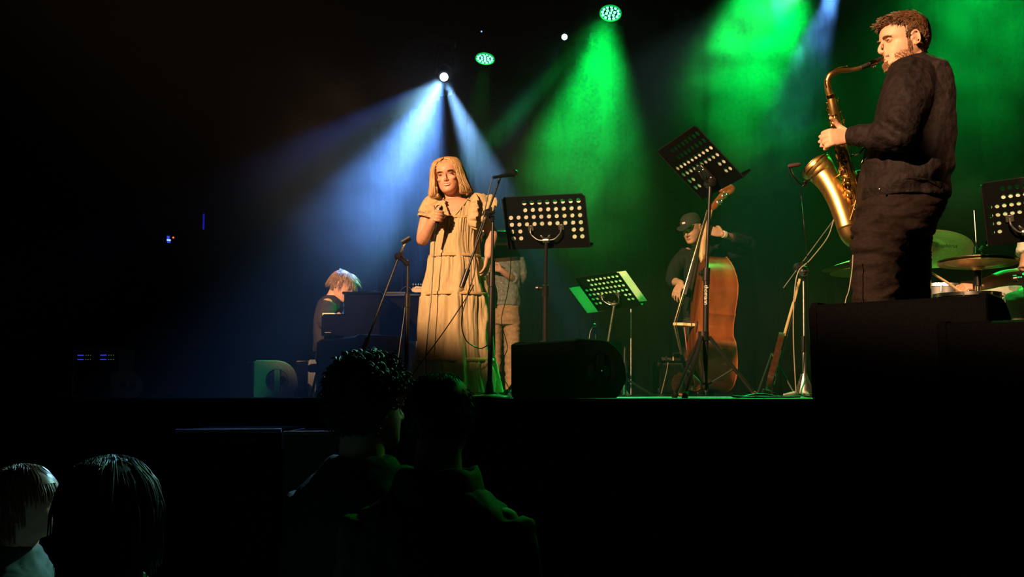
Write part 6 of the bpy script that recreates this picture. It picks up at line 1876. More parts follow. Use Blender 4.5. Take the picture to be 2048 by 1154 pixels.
# ------------------------------------------------------------------ piano and pianist
DN = 8.1
pn = thing('upright_piano', 'glossy black upright piano left of the singer, seen from its end', 'piano', V3((P(715, 787, DN).x, DN, STG)))
def px_box(x0, y0, x1, y1, D, dp, bev=.006): 
    a, b = P(x0, y0, D), P(x1, y1, D); bm = nb(); box(bm, V3(((a.x + b.x) / 2, D + dp / 2, (a.z + b.z) / 2)), (b.x - a.x, dp, a.z - b.z), None, bev); return bm
obj('upper_case', px_box(688, 588, 758, 786, DN, 1.35), M['piano'], pn)
obj('lid', px_box(684, 583, 762, 588, DN - .02, 1.4), M['piano'], pn)
obj('key_block', px_box(643, 632, 690, 672, DN, 1.35), M['piano'], pn)
obj('key_slip', px_box(646, 628, 690, 632, DN + .03, 1.3), M['piano'], pn)
bm = nb(); a = P(655, 628, DN)
for i in range(36): box(bm, V3((a.x + .0, DN + .06 + i * .033, a.z + .004)), (.10, .030, .014))
o = obj('key', bm, M['tee'], pn, smooth=False); o['kind'] = 'stuff'
bm = px_box(648, 672, 657, 784, DN + .03, .05); obj('front_leg', bm, M['piano'], pn)
obj('lower_case', px_box(696, 700, 750, 786, DN - .005, .02), M['piano'], pn)
bm = nb(); q = P(749, 582, DN - .02); ball(bm, q, .007, None, 8, 6); obj('hinge', bm, M['brass2'], pn)
bm = nb(); q = P(748, 632, DN - .01); ball(bm, q, .006, None, 8, 6); obj('hinge', bm, M['brass2'], pn)
bm = nb(); box(bm, P(656, 665, DN - .008), (.055, .012, .009), None, .003); obj('key_block_glint', bm, M['chrome'], pn)  # bright bar stands for a highlight on the key block
t = thing('wooden_box', 'pale wooden box on the floor before the end of the piano', 'box', V3((P(736, 787, 7.8).x, 7.8, STG)))
obj('panel', px_box(708, 689, 762, 707, 7.80, .25), mat('pale_wood', (.40, .30, .20), .6, var=.1), t)
for x0 in (712, 754): obj('leg', px_box(x0, 706, x0 + 5, 788, 7.82, .04, .002), M['blackmetal'], t)
t = thing('mixer_table', 'dark table with a mixer standing between the piano and the singer', 'table', V3((P(810, 787, 9.0).x, 9.0, STG)))
obj('table_top', px_box(765, 588, 850, 592, 9.0, .5), M['plastic'], t)
obj('table_skirt', px_box(768, 592, 848, 786, 9.05, .4), mat('table_cloth_black', (.003, .003, .003), .95, spec=.05), t)
obj('mixer', px_box(768, 583, 812, 588, 9.1, .3), M['plastic'], t)
t = thing('green_case', 'plain flat case leaning by the dark table left of the dress', 'case', V3((P(822, 787, 8.85).x, 8.85, STG)))
obj('shell', px_box(797, 682, 850, 717, 8.80, .10), mat('case_grey', (.10, .11, .10), .6), t); obj('base', px_box(800, 717, 848, 787, 8.82, .08), M['cab'], t)
cable('thin_cable', [P(812, 600, 7.6), P(807, 640, 7.6), P(800, 690, 7.6), P(794, 740, 7.6), P(790, 788, 7.55)], 'thin pale cable hanging behind the empty microphone stand', .002, M['cordpale'])
DR = 8.55
pp = thing('person', 'pianist with straight fair hair and a dark jacket bending over the keys', 'person', V3((P(655, 787, DR).x, DR, STG)))
hd = Head(P(683, 571, DR), V3((1, -.28, -.50)), V3((.42, 0, 1)), .252)
bm = nb(); skull(bm, hd); face(bm, hd); neck(bm, hd, P(658, 606, DR), .055, .06)
loft(bm, [row(604, 640, 676, DR, .10), row(625, 634, 682, DR, .15), row(660, 632, 682, DR, .14), row(690, 632, 680, DR, .14)], 20)
for s_, d in ((-1, -.17), (1, .17)):
    arm(bm, [P(655, 608, DR + d), P(650, 640, DR + d * 1.25), P(654, 652, DR + d * 1.2), P(668, 640, DR + d), P(676, 630, DR + d * .8)], [.05, .047, .042, .036, .027])
    hand(bm, P(676, 630, DR + d * .8), V3((1, 0, -.15)), V3((0, 0, 1)), .17, .4, side=1 if s_ > 0 else -1)
body = obj('body', fuse(bm, .0055, 2), M['skin'], pp, angle=180)
eyes(hd, body, .0); brows(hd, body); mouth(hd, body)
bm = nb(); skull(bm, hd, grow=.035, z0=.22)
for f in list(bm.faces):
    lc = hd.R.transposed() @ (f.calc_center_median() - hd.c) / hd.H; z_ = lc.z + .5; x_ = abs(lc.x)
    if lc.y > .02 and z_ < .70: bm.faces.remove(f)
    elif lc.y > -.08 and z_ < .46: bm.faces.remove(f)
for v in list(bm.verts):
    if not v.link_faces: bm.verts.remove(v)
ho = obj('hair', bm, M['fairhair'], pp)
bm = nb(); rnd = random.Random(4)
for i in range(1500):
    z = rnd.uniform(.45, 1.0); a = rnd.uniform(-pi, pi)
    f, b, w_ = prof_at(min(z, .99)); yc, hy = (f + b) / 2, (f - b) / 2; g_ = .035
    x = (w_ + g_) * sin(a); y = yc + (hy + g_) * cos(a)
    if z > .93: x, y = rnd.uniform(-.2, .2), rnd.uniform(-.3, .2)
    if y > .1 and z < .74: continue
    a_ = hd.p(x, y, z + .02); out = (hd.r * x + hd.f * y * .6).normalized() if (x or y) else hd.u
    ln = rnd.uniform(.16, .30) * (1.35 if y > .15 else 1)
    flow = (-hd.u * .9 + out * .06 + hd.f * (.55 if y > 0 else -.05) + V3([rnd.uniform(-.07, .07) for _ in range(3)])).normalized()
    if z > .85: flow = (flow + hd.f * .5 + hd.u * .45 + hd.r * x * 2).normalized()
    m_ = a_ + flow * ln * hd.H * .5 + out * .02 * hd.H; b_ = m_ + (flow - hd.u * .3).normalized() * ln * hd.H * .5
    tube(bm, [a_, m_, b_], [.0012, .0015, .0004], 4, 2)
obj('hair_locks', bm, M['fairhair'], ho, angle=180)
bm = nb()
loft(bm, [row(*q) for q in refine([(592, 650, 672, DR, .075), (598, 644, 680, DR, .12), (604, 638, 684, DR, .17), (616, 634, 688, DR, .18), (640, 630, 690, DR, .19), (670, 629, 688, DR, .18), (705, 628, 688, DR, .19)], 3)], 30)
for d in (-.17, .17):
    tube(bm, [P(656, 608, DR + d), P(650, 636, DR + d * 1.25), P(654, 650, DR + d * 1.2), P(667, 640, DR + d)], [.072, .066, .058, .045], 16, 3)
obj('jacket', fuse(bm, .010, 3, wr=.005, wscale=9), M['jacket'], pp, angle=180)
bm = nb()
loft(bm, [row(*q) for q in refine([(695, 632, 684, DR, .17), (715, 632, 690, DR, .17), (725, 634, 684, DR, .15)], 2)], 24)
for d in (-.1, .1):
    tube(bm, [P(655, 712, DR + d), P(690, 700, DR + d), P(700, 708, DR + d), P(700, 740, DR + d), P(696, 780, DR + d)], [.085, .07, .066, .055, .05], 16, 3)
obj('trousers', fuse(bm, .010, 3, wr=.004), M['jacket'], pp, angle=180)
for d in (-.1, .1):
    bm = nb(); b_ = V3((P(694, 780, DR).x, DR + d, STG + .002)); shoe(bm, b_ + V3((-.05, 0, 0)), b_ + V3((.2, 0, 0))); obj('shoe', bm, M['shoe'], pp)
t = thing('piano_stool', 'black padded stool under the pianist', 'stool', V3((P(652, 787, DR).x, DR, STG)))
st_z = P(655, 728, DR).z
bm = nb(); lathe(bm, [(.14, -.07), (.16, -.06), (.16, -.015), (.13, .0)], V3((P(652, 787, DR).x, DR, st_z)), V3((0, 0, 1)), 24); obj('seat', bm, M['rubber'], t)
for q in range(4):
    an = q * pi / 2 + pi / 4; bm = nb(); rod(bm, V3((P(652, 787, DR).x + .09 * cos(an), DR + .09 * sin(an), st_z - .06)), V3((P(652, 787, DR).x + .15 * cos(an), DR + .15 * sin(an), STG + .002)), .012); obj('leg', bm, M['blackmetal'], t)

# ------------------------------------------------------------------ drums
def cymbal(c, nrm, R, label, stand_foot=None, mat_=None, tube_r=.010, group=None, bow=.03, lettering=None, name='cymbal'):
    t = thing(name, label, 'cymbal', c, group)
    bm = nb()
    prof = [(.006, bow + .022), (.02, bow + .020), (R * .15, bow + .012), (R * .19, bow), (R * .35, bow * .88), (R * .55, bow * .66), (R * .75, bow * .38), (R * .9, bow * .13), (R, 0), (R, -.0012), (R * .9, bow * .13 - .0012), (R * .75, bow * .38 - .0012), (R * .55, bow * .66 - .0012), (R * .35, bow * .88 - .0012), (R * .19, bow - .0012), (R * .15, bow + .0105), (.02, bow + .0185), (.006, bow + .0205)]
    lathe(bm, prof, c, nrm, 64, cap=False); cy = obj('plate', bm, mat_ or M['bronze'], t, angle=50)
    bm = nb(); lathe(bm, [(.012, bow + .022), (.014, bow + .026), (.014, bow + .036), (.01, bow + .04)], c, nrm, 14); obj('felt', bm, M['rubber'], t)
    bm = nb(); rod(bm, c + nrm * (bow + .0), c + nrm * (bow + .075), .004, n=8); tube(bm, [c + nrm * (bow + .05) - frame_of(nrm)[0] * .016, c + nrm * (bow + .052), c + nrm * (bow + .05) + frame_of(nrm)[0] * .016], [.006, .004, .006], 8, 2); obj('wing_nut', bm, M['chrome'], t)
    return t
def cym_stand(ft, top, label, m=None):
    t = thing('cymbal_stand', label, 'cymbal stand', ft)
    mid = ft.lerp(top, .55)
    bm = nb(); rod(bm, ft + Vector((0, 0, .05)), mid, .0125); obj('lower_tube', bm, M['chrome'], t)
    bm = nb(); rod(bm, mid, top, .0085); obj('upper_tube', bm, M['chrome'], t)
    bm = nb(); rod(bm, mid - Vector((0, 0, .03)), mid + Vector((0, 0, .015)), .018); obj('clamp', bm, M['darkchrome'], t)
    for k in range(3):
        an = .5 + k * 2 * pi / 3; bm = nb(); tube(bm, [ft + Vector((0, 0, .22)), ft + Vector((cos(an) * .25, sin(an) * .25, .012))], .008, 8, 1); obj('leg', bm, M['chrome'], t)
    return t
DC = 5.75
cc = P(1862, 490, DC); nr = Vector((.16, .33, .93)).normalized()
cym_stand(foot_at(1850, DC + .15), cc + nr * -.01, 'chrome stand carrying the big tilted cymbal')
t = cymbal(cc - nr * .03, nr, .228, 'large green lit crash cymbal with black lettering, tilted beside the trouser leg')
q = cc - nr * .033
lx = Vector((1, 0, 0)); lx = (lx - nr * lx.dot(nr)).normalized(); ly = (-nr).cross(lx).normalized()
pos = P(1893, 499, DC - .07)
# put the lettering on the underside facing the hall
dist = (pos - (cc - nr * .03)).dot(nr); pos = pos - nr * (dist - .006)
text('lettering', 'Bosphorus', .036, pos, (lx + ly * .22).normalized(), ly, M['rubber'], t, .0004, .78, 1.7)
bm = nb(); tube(bm, [pos - lx * .075 + (lx * cos(a) + ly * sin(a)) * .016 for a in [i * .5 for i in range(3, 12)]], .0012, 5, 2); obj('emblem', bm, M['rubber'], t)
cym_stand(foot_at(1722, 6.4), P(1722, 531, 6.4), 'chrome stand behind the legs of the saxophone player')
cymbal(P(1722, 527, 6.4), Vector((-.16, .05, 1)).normalized(), .245, 'thin cymbal seen edge on left of the trouser leg, upper of two', mat_=M['bronze'])
cymbal(P(1736, 543, 6.35), Vector((-.02, .04, 1)).normalized(), .235, 'thin cymbal seen edge on left of the trouser leg, lower of two', mat_=M['bronze'])
DH = 5.25
hc_ = P(1955, 524, DH); up = Vector((0.03, 0.03, 1)).normalized()
t = cymbal(hc_ - up * .01, up, .198, 'upper hi-hat cymbal of the pair before the drummer', name='hi_hat_cymbal', group=None)
t2 = cymbal(hc_ + up * .004, -up, .198, 'lower hi-hat cymbal of the pair before the drummer', name='hi_hat_cymbal')
hh_ = thing('hi_hat_stand', 'hi-hat stand with a long thin rod rising above its cymbals', 'cymbal stand', foot_at(1956, DH))
bm = nb(); rod(bm, hc_ + up * -.05, P(1948, 421, DH), .0034, n=8); obj('rod', bm, M['chrome'], hh_)
cl = P(1950, 500, DH)
bm = nb(); rod(bm, cl - up * .022, cl + up * .016, .011); rod(bm, cl - up * .045, cl - up * .03, .009); obj('clutch', bm, M['chrome'], hh_)
bm = nb(); tube(bm, [cl + V3((0, 0, 0)), cl + V3((.025, 0, 0)), cl + V3((.04, 0, .022))], [.005, .005, .010], 8, 2); tube(bm, [cl + V3((.028, 0, 0)), cl + V3((.04, 0, -.022))], [.005, .009], 8, 1); obj('wing_bolt', bm, M['chrome'], hh_)
f_ = foot_at(1956, DH)
bm = nb(); rod(bm, P(1955, 572, DH), hc_ - up * .03, .020); obj('seat_cup', bm, M['plastic'], hh_)
bm = nb(); rod(bm, f_ + V3((0, 0, .05)), P(1955, 570, DH), .0125); obj('tube', bm, M['chrome'], hh_)
for k in range(3):
    an = .9 + k * 2 * pi / 3; bm = nb(); tube(bm, [f_ + V3((0, 0, .25)), f_ + V3((cos(an) * .22, sin(an) * .22, .012))], .008, 8, 1); obj('leg', bm, M['chrome'], hh_)
def drum(c, R, h, label, nlug=8, name='drum', tilt=None):
    t = thing(name, label, 'drum', c)
    Z = (tilt or V3((0, 0, 1))).normalized()
    bm = nb(); lathe(bm, [(R, 0), (R, h)], c, Z, 40); obj('shell', bm, M['drumshell'], t)
    bm = nb(); lathe(bm, [(R * .99, h + .001), (R * .5, h + .004), (.01, h + .004)], c, Z, 40); obj('drum_head', bm, M['drumhead'], t)
    for z_ in (h - .004, -.010):
        bm = nb(); lathe(bm, [(R + .001, z_), (R + .010, z_), (R + .010, z_ + .018), (R + .001, z_ + .020)], c, Z, 40, cap=False); obj('hoop', bm, M['chrome'], t)
    x, y = frame_of(Z)
    for k in range(nlug):
        a = 2 * pi * k / nlug + .3; d = x * cos(a) + y * sin(a)
        bm = nb(); rod(bm, c + d * (R + .012) + Z * (h * .04), c + d * (R + .012) + Z * (h + .01), .003, n=6); box(bm, c + d * (R + .008) + Z * h * .5, (.016, .016, h * .3), None, .003); obj('lug', bm, M['chrome'], t)
    return t
sc = P(1932, 594, 5.35)
drum(sc - V3((0, 0, .14)), .175, .14, 'snare drum behind the big black monitor, under the drumstick hand', name='snare_drum')
fsn = foot_at(1932, 5.35); t = thing('snare_stand', 'folding stand under the snare drum', 'stand', fsn)
bm = nb(); rod(bm, fsn + V3((0, 0, .03)), sc - V3((0, 0, .22)), .012); obj('tube', bm, M['chrome'], t)
for k in range(3):
    an = k * 2 * pi / 3; bm = nb(); tube(bm, [sc - V3((0, 0, .22)), sc + V3((cos(an) * .17, sin(an) * .17, -.155))], .006, 6, 1); obj('arm', bm, M['chrome'], t)
    bm = nb(); tube(bm, [fsn + V3((0, 0, .2)), fsn + V3((cos(an) * .2, sin(an) * .2, .01))], .007, 6, 1); obj('leg', bm, M['chrome'], t)
tc_ = P(1885, 590, 6.05); drum(tc_ - V3((0, 0, .25)), .19, .27, 'tom drum seen in the gap right of the trouser leg', name='tom_drum', tilt=V3((.1, .12, 1)))
ftm = foot_at(1885, 6.05)
t = thing('tom_stand', 'chrome stand under the tom drum', 'stand', ftm)
bm = nb(); rod(bm, ftm + V3((0, 0, .002)), tc_ - V3((0, 0, .25)), .014); obj('tube', bm, M['chrome'], t)

# ------------------------------------------------------------------ the drummer
DD = 5.75
dm = thing('person', 'drummer in a pale t-shirt holding a drumstick, mostly outside the right edge', 'person', foot_at(2125, DD + .1))
hd = Head(P(2105, 352, DD), V3((-1, -.35, -.25)), V3((-.1, 0, 1)), .24)
bm = nb(); skull(bm, hd); face(bm, hd); neck(bm, hd, P(2118, 408, DD), .058, .065)
loft(bm, [row(412, 2080, 2150, DD, .10), row(440, 2068, 2165, DD, .19), row(520, 2078, 2165, DD, .17), row(590, 2080, 2160, DD, .16)], 24)
wr = P(1960, 571, DD - .42)
arm(bm, [P(2082, 432, DD - .18), P(2066, 490, DD - .25), P(2052, 546, DD - .28), P(2005, 557, DD - .36), wr], [.058, .056, .050, .044, .029])
hand(bm, wr, V3((-1, -.10, -.02)), V3((.05, -.55, .85)), .19, [.95, 1.0, 1.05, 1.05], side=1, spread=.12, thumb=(.95, -.1, -.35), tk=1.12)
wr2 = P(2030, 600, DD - .05)
arm(bm, [P(2090, 432, DD + .18), P(2085, 500, DD + .22), P(2075, 560, DD + .2), P(2050, 585, DD + .08), wr2], [.058, .055, .048, .042, .029])
hand(bm, wr2, V3((-1, -.2, -.1)), V3((0, 0, 1)), .19, .9, side=1)
body = obj('body', fuse(bm, .0048, 2), M['skin'], dm, angle=180)
eyes(hd, body, .2); brows(hd, body); mouth(hd, body)
bm = nb(); skull(bm, hd, grow=.035, z0=.25)
for f in list(bm.faces):
    lc = hd.R.transposed() @ (f.calc_center_median() - hd.c) / hd.H
    if lc.y > .0 and lc.z < .22: bm.faces.remove(f)
for v in list(bm.verts):
    if not v.link_faces: bm.verts.remove(v)
obj('hair', bm, M['brownhair'], dm)
bm = nb()
loft(bm, [row(*q) for q in refine([(404, 2095, 2140, DD, .08), (412, 2080, 2155, DD, .14), (430, 2066, 2168, DD, .21), (470, 2066, 2172, DD, .20), (530, 2074, 2172, DD, .19), (600, 2074, 2172, DD, .19)], 3)], 30)
tube(bm, [P(2084, 430, DD - .17), P(2068, 480, DD - .24), P(2060, 512, DD - .26)], [.085, .078, .072], 18, 3)
tube(bm, [P(2090, 430, DD + .17), P(2086, 500, DD + .22)], [.085, .074], 18, 1)
obj('t_shirt', fuse(bm, .009, 3, wr=.004), M['tee'], dm, angle=180)
bm = nb()
loft(bm, [row(*q) for q in refine([(590, 2076, 2166, DD, .18), (620, 2070, 2168, DD, .19), (645, 2075, 2165, DD, .17)], 2)], 24)
tube(bm, [P(2110, 622, DD - .12), P(2050, 612, DD - .16), P(2030, 618, DD - .18), P(2026, 660, DD - .18), P(2036, 770, DD - .14)], [.095, .085, .082, .062, .05], 20, 3)
tube(bm, [P(2110, 620, DD + .14), P(2030, 600, DD + .22), P(1985, 596, DD + .24), P(1972, 622, DD + .24), P(1980, 770, DD + .24)], [.095, .085, .075, .062, .05], 20, 3)
obj('trousers', fuse(bm, .010, 3, wr=.005, wscale=10), mat('green_grey_cloth', (.22, .24, .20), .8, var=.15, bump=.4, bscale=15, dist=.01), dm, angle=180)
for x0, d in ((2036, -.14), (1980, .24)):
    bm = nb(); b_ = V3((P(x0, 780, DD + d).x, DD + d, STG + .002)); shoe(bm, b_ + V3((.07, 0, 0)), b_ + V3((-.2, 0, 0))); obj('shoe', bm, M['shoe'], dm)
bm = nb(); tube(bm, [P(1856, 541, DD - .56), P(1864, 546, DD - .55), P(1900, 569, DD - .48), P(1934, 592, DD - .40)], [.0035, .0058, .0075, .0078], 12, 3, round_ends=True)
o = obj('drumstick', bm, M['stick'], None, loc=P(1934, 592, DD - .5)); tag(o, 'wooden drumstick held in the hand of the drummer', 'drumstick')
t = thing('drum_stool', 'round padded stool under the drummer', 'stool', foot_at(2125, DD))
zz = P(2125, 646, DD).z; fx = foot_at(2125, DD)
bm = nb(); lathe(bm, [(.15, -.08), (.18, -.07), (.18, -.02), (.15, .0)], V3((fx.x, DD, zz)), V3((0, 0, 1)), 24); obj('seat', bm, M['rubber'], t)
bm = nb(); rod(bm, fx + V3((0, 0, .1)), V3((fx.x, DD, zz - .07)), .014); obj('column', bm, M['chrome'], t)
for k in range(3):
    an = k * 2 * pi / 3 + .3; bm = nb(); tube(bm, [fx + V3((0, 0, .15)), fx + V3((cos(an) * .22, sin(an) * .22, .012))], .009, 6, 1); obj('leg', bm, M['chrome'], t)

# ------------------------------------------------------------------ the audience
def watcher(cx, cy, D, H, fwd, label, hairkind, hairm, topm, shw=.42, seed=1, curl=0, skinm='skin3', ground=True, tilt=(0, 0, 1)):
    c = P(cx, cy, D)
    t = thing('person', label, 'person', V3((c.x, D, 0)))
    f = V3(fwd).normalized(); hd = Head(c, V3(fwd), V3(tilt), H)
    fl = V3((f.x, f.y, 0)).normalized(); r = fl.cross(V3((0, 0, 1)))
    k = H / .235
    bm = nb(); skull(bm, hd, n=32, rows=30); face(bm, hd)
    base = c + V3((0, 0, -.215 * k)) - fl * .03; neck(bm, hd, base, .062 * k, .072 * k)
    zs = base.z
    loft(bm, [(V3((base.x, base.y, zs + dz * k)), r * a * shw * k, fl * b * k, .85) for dz, a, b in ((.02, .2, .07), (-.03, .38, .09), (-.2, .40, .10), (-.5, .34, .10))], 24)
    for s in (-1, 1):
        arm(bm, [base + r * s * shw * .42 * k + V3((0, 0, -.06 * k)), base + r * s * shw * .50 * k + V3((0, 0, -.35 * k)), base + r * s * shw * .46 * k + fl * .12 * k + V3((0, 0, -.58 * k))], [.05 * k, .042 * k, .028 * k])
        hand(bm, base + r * s * shw * .46 * k + fl * .12 * k + V3((0, 0, -.58 * k)), fl * .5 + V3((0, 0, -1)), r * s, .18 * k, .3, side=-s)
    for s in (-1, 1):
        tube(bm, [V3((base.x, base.y, zs - .55 * k)) + r * s * .09 * k, V3((base.x, base.y, (zs - .55 * k) * .5)) + r * s * .10 * k, V3((base.x, base.y, .08)) + r * s * .10 * k], [.085 * k, .06 * k, .04 * k], 12, 3)
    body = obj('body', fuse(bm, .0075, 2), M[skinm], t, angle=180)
    eyes(hd, body, .5); brows(hd, body); mouth(hd, body)
    # clothing
    bm = nb()
    loft(bm, [(V3((base.x, base.y, zs + dz * k)), r * a * shw * k, fl * b * k, .85) for dz, a, b in ((.075, .18, .075), (.035, .27, .10), (-.02, .44, .125), (-.10, .52, .14), (-.3, .50, .145), (-.62, .47, .15))], 30)
    for s in (-1, 1):
        tube(bm, [base + r * s * shw * .42 * k + V3((0, 0, -.05 * k)), base + r * s * shw * .52 * k + V3((0, 0, -.34 * k)), base + r * s * shw * .47 * k + fl * .10 * k + V3((0, 0, -.52 * k))], [.08 * k, .065 * k, .045 * k], 16, 3)
    top_ = obj('top', fuse(bm, .010, 3, wr=.006, wscale=9), topm, t, angle=180)
    bm = nb()
    loft(bm, [(V3((base.x, base.y, zs + dz * k)), r * a * shw * k, fl * b * k, .85) for dz, a, b in ((-.52, .40, .12), (-.66, .42, .13), (-.72, .40, .12))], 20)
    for s in (-1, 1):
        tube(bm, [V3((base.x, base.y, zs - .62 * k)) + r * s * .09 * k, V3((base.x, base.y, (zs - .55 * k) * .5)) + r * s * .10 * k, V3((base.x, base.y, .05)) + r * s * .10 * k], [.098 * k, .075 * k, .06 * k], 16, 3)
    obj('trousers', fuse(bm, .012, 2, wr=.004), M['jacket'], t, angle=180)
    for s in (-1, 1):
        bm = nb(); b_ = V3((base.x, base.y, .002)) + r * s * .10 * k; shoe(bm, b_ - fl * .07, b_ + fl * .19); obj('shoe', bm, M['shoe'], t)
    # hair
    rnd = random.Random(seed)
    def grows(y, z):
        if hairkind == 'long': return not (y > .10 and z < .74)
        if hairkind == 'bobchild': return not ((y > .10 and z < .70) or (y > -.05 and z < .45))
        return not ((y > .05 and z < .66) or (y > -.08 and z < .50) or z < .20)
    bm = nb(); g_ = .03 if hairkind != 'curly' else .035
    skull(bm, hd, grow=g_, z0=.15 if hairkind != 'short' else .2, n=36, rows=26)
    for fc in list(bm.faces):
        lc = hd.R.transposed() @ (fc.calc_center_median() - hd.c) / hd.H
        if not grows(lc.y, lc.z + .5): bm.faces.remove(fc)
    for v in list(bm.verts):
        if not v.link_faces: bm.verts.remove(v)
    ho = obj('hair', bm, hairm, t, angle=180)
    bm = nb(); n_ = dict(short=1400, curly=1700, long=1700, bobchild=1500)[hairkind]
    for i in range(n_):
        z = rnd.uniform(.22, 1.0); a = rnd.uniform(-pi, pi)
        pf, b, w_ = prof_at(min(z, .99)); yc, hy = (pf + b) / 2, (pf - b) / 2
        x = (w_ + g_) * sin(a); y = yc + (hy + g_) * cos(a)
        if z > .90: x, y = rnd.uniform(-.22, .22), rnd.uniform(-.32, .24); z = 1.03 - .9 * (x * x + (y + .04) ** 2)
        if not grows(y, z): continue
        a_ = hd.p(x, y, z); out = (hd.r * x * 1.2 + hd.f * y + hd.u * (z - .55)).normalized()
        if hairkind == 'curly':
            pts = []; rr = rnd.uniform(.012, .022); e1, e2 = frame_of(out); ln = rnd.uniform(.018, .048)
            for q in range(7): pts.append(a_ + out * ln * q / 6 + (e1 * cos(q * 1.6) + e2 * sin(q * 1.6)) * rr * .6)
            tube(bm, pts, [.0035] * 6 + [.001], 4, 2)
        elif hairkind == 'short':
            fl_ = (-hd.u * .8 + out * .35 + V3([rnd.uniform(-.25, .25) for _ in range(3)])).normalized()
            tube(bm, [a_, a_ + fl_ * .02], [.0016, .0005], 4, 1)
        else:
            ln = (.95 if hairkind == 'long' else .30) * rnd.uniform(.85, 1.1); pts = [a_]; cur = a_
            for q in range(6):
                lz = (hd.R.transposed() @ (cur - hd.c) / hd.H).z + .5
                o2 = cur - hd.c; o2 = o2 - hd.u * o2.dot(hd.u); o2.normalize()
                stp = (-hd.u + o2 * (.9 if lz > .85 else (.30 if lz > .6 else .02)) + V3([rnd.uniform(-.08, .08) for _ in range(3)])).normalized()
                cur = cur + stp * ln * hd.H / 6; pts.append(cur)
            tube(bm, pts, [.0016, .0024, .0026, .0025, .0022, .0018, .0006], 4, 2)
    obj('hair_locks', bm, hairm, ho, angle=180)
    return t, hd, base, fl, r, k
t, hd, base, fl, r, k = watcher(738, 812, 3.15, .262, (.72, .75, -.02), 'man with thick curly dark hair watching from the hall, his back to us', 'curly', M['darkhair'], M['blacktee'], .50, 3)
t, hd, base, fl, r, k = watcher(880, 838, 2.55, .222, (.15, 1, .0), 'young person with short hair in a hooded top beside the curly haired man', 'short', M['darkhair'], mat('green_lit_fleece', (.06, .07, .06), .85, bump=.3, bscale=30, dist=.006), .42, 4)  # green of the stage light tinted into the fleece colour
bm = nb(); rs = []
for i in range(7):
    a0 = i / 6
    rs.append([V3((base.x, base.y, base.z + (.05 + .05 * sin(a0 * pi)) * k)) + (r * cos(b) * (.085 + .045 * a0) + fl * sin(b) * (.08 + .045 * a0)) * k - V3((0, 0, .05 * a0 * a0 * k)) + V3((0, 0, .006 * sin(5 * b))) for b in [2 * pi * j / 40 for j in range(40)]])
rings_to(bm, rs, cap=False); o = obj('hood', bm, MATS['green_lit_fleece'], t, angle=180); q = o.modifiers.new('thick', 'SOLIDIFY'); q.thickness = .012
t, hd, base, fl, r, k = watcher(48, 1003, 2.95, .208, (1, .18, .10), 'child with a pale rounded cheek and chin length hair at the lower left corner', 'bobchild', mat('auburn_hair', (.16, .07, .03), .4, var=.4, scale=60), mat('dark_green_top', (.03, .07, .05), .8), .36, 5, skinm='skin')
t, hd, base, fl, r, k = watcher(225, 1010, 2.45, .228, (.55, .85, .02), 'woman with long dark hair, glasses and a pale vest at the lower left', 'long', M['darkhair'], M['vest'], .40, 6, skinm='skin')
for s in (-1, 1):
    bm = nb(); c_ = hd.p(s * .145, .445, .50); tube(bm, [c_ + (hd.r * cos(a) * .022 + hd.u * sin(a) * .018) for a in [2 * pi * i / 18 for i in range(19)]], .0013, 6, 1)
    tube(bm, [c_ + hd.r * s * .022, hd.p(s * .34, .36, .51), hd.p(s * .35, -.02, .52)], .0013, 6, 1); obj('spectacle_frame', bm, M['blackmetal'], t)
bm = nb(); tube(bm, [hd.p(-.05, .45, .51), hd.p(0, .475, .52), hd.p(.05, .45, .51)], .0013, 6, 2); obj('spectacle_bridge', bm, M['blackmetal'], t)

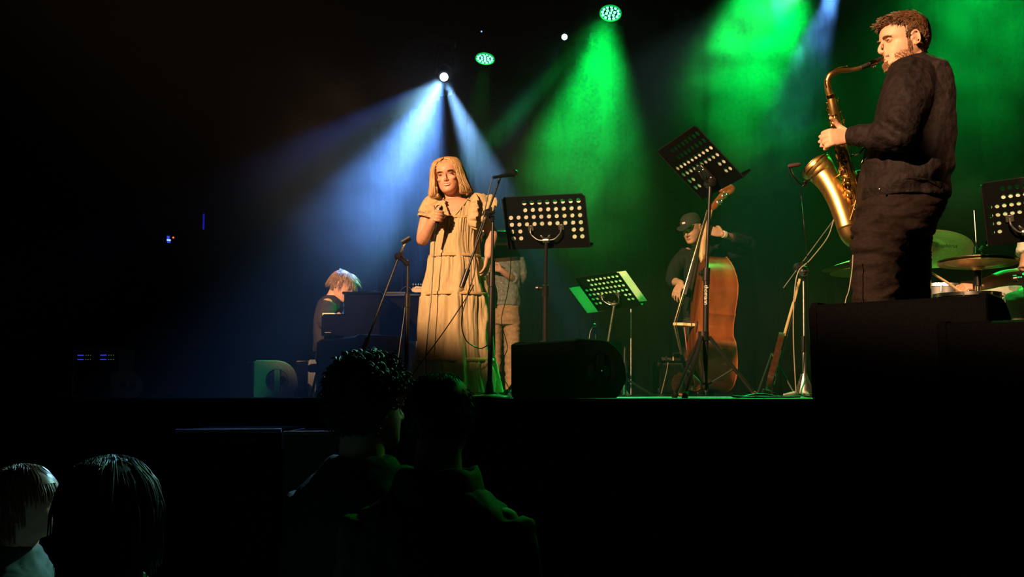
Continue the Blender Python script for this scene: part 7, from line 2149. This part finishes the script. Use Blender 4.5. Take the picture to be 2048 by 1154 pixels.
# ------------------------------------------------------------------ far left: rack, panels, small lights
DL = 13.0
rk = thing('amplifier_rack', 'dark equipment rack with rows of blue and green lights at the far left', 'equipment rack', V3((P(192, 787, DL).x, DL + .25, STG)))
a, b = P(148, 699, DL), P(236, 792, DL); wR = b.x - a.x; hR = a.z - STG
bm = nb()
for x_ in (a.x, b.x): box(bm, V3((x_, DL + .25, STG + hR / 2)), (.02, .5, hR), None, .003)
box(bm, V3(((a.x + b.x) / 2, DL + .25, STG + hR)), (wR, .5, .02), None, .003); box(bm, V3(((a.x + b.x) / 2, DL + .25, STG + .012)), (wR, .5, .02), None, .003); box(bm, V3(((a.x + b.x) / 2, DL + .49, STG + hR / 2)), (wR, .02, hR))
obj('case', bm, M['cabgrey'], rk)
for i in range(4):
    z_ = STG + hR - .05 - i * .135
    bm = nb(); box(bm, V3(((a.x + b.x) / 2, DL + .2, z_ - .05)), (wR - .05, .4, .11), None, .004); un = obj('amplifier_unit', bm, M['cab'], rk)
    if i < 1:
        for cx_ in (.12, .62):
            for rr in range(2):
                for q in range(4):
                    bm = nb(); box(bm, V3((a.x + wR * (cx_ - .02 + .035 * q), DL - .004, z_ - .025 - rr * .055)), (.014, .006, .010)); obj('display_light', bm, M['blue_led'], un, smooth=False)
                for q in range(3):
                    bm = nb(); box(bm, V3((a.x + wR * (cx_ + .15 + .05 * q), DL - .004, z_ - .025 - rr * .055)), (.006, .006, .006)); obj('indicator', bm, M['green_dot'], un, smooth=False)
    elif i == 2:
        bm = nb(); box(bm, V3((b.x - .12, DL - .006, z_ - .02)), (.2, .01, .012)); obj('trim_strip', bm, M['steel'], un, smooth=False)
    bm = nb(); box(bm, V3((a.x + .05, DL - .006, z_ - .05)), (.012, .02, .08), None, .003); obj('handle', bm, M['steel'], un)
def wall_px(x, y):
    """point on the left wall under a pixel"""
    d = P(x, y, 10.0) - V3((0, 0, EYE)); o_ = V3((0, 0, EYE)); n_ = E
    k_ = ((S(RE1 - .28, 0, 0) - o_).dot(n_)) / d.dot(n_)
    return o_ + d * k_
RW = Matrix((-M_, E, V3((0, 0, 1)))).transposed()
cw = wall_px(341, 479)
t = thing('wall_controller', 'small box with a glowing blue display and a red light high on the left wall', 'controller', cw)
bm = nb(); box(bm, cw + E * .10, (.26, .16, .24), RW, .01); obj('housing', bm, M['cab'], t)
for k_, (x, y, s_, m_) in enumerate(((337, 475, (.05, .06), 'blue_led'), (338, 480, (.07, .03), 'bluewhite_led'), (338, 484, (.06, .025), 'blue_led'), (347, 475, (.03, .03), 'red_led'))):
    bm = nb(); box(bm, wall_px(x, y) + E * .012, (s_[0], .012, s_[1]), RW, .002); obj('display' if k_ < 3 else 'red_light', bm, M[m_], t)
cw = wall_px(408, 443); t = thing('blue_tube_light', 'faint blue vertical strip light near the left edge of the beams', 'light', cw)
bm = nb(); box(bm, cw + E * .02, (.03, .03, .30), RW, .01); obj('tube', bm, mat('dim_blue_tube', (.02, .03, .3), .4, emis=(.01, .03, .8), estr=.35), t)
bm = nb(); box(bm, cw + E * .12, (.05, .16, .34), RW, .01); obj('fitting', bm, M['plastic'], t)
for x, y, w_, h_, lb in ((188, 580, .22, .26, 'dim pale notice on the far left wall, left of two'), (270, 590, .18, .24, 'dim pale notice on the far left wall, right of two'), (330, 663, .50, .16, 'wide dim panel low on the far left wall')):
    c_ = wall_px(x, y); t = thing('notice_board', lb, 'notice', c_)
    bm = nb(); box(bm, c_ + E * .10, (w_, .12, h_), RW, .006); obj('frame', bm, M['cab'], t)
    bm = nb(); box(bm, c_ + E * .032, (w_ * .9, .012, h_ * .88), RW); obj('sheet', bm, mat('dim_sheet', (.10, .11, .08), .9), t, smooth=False)
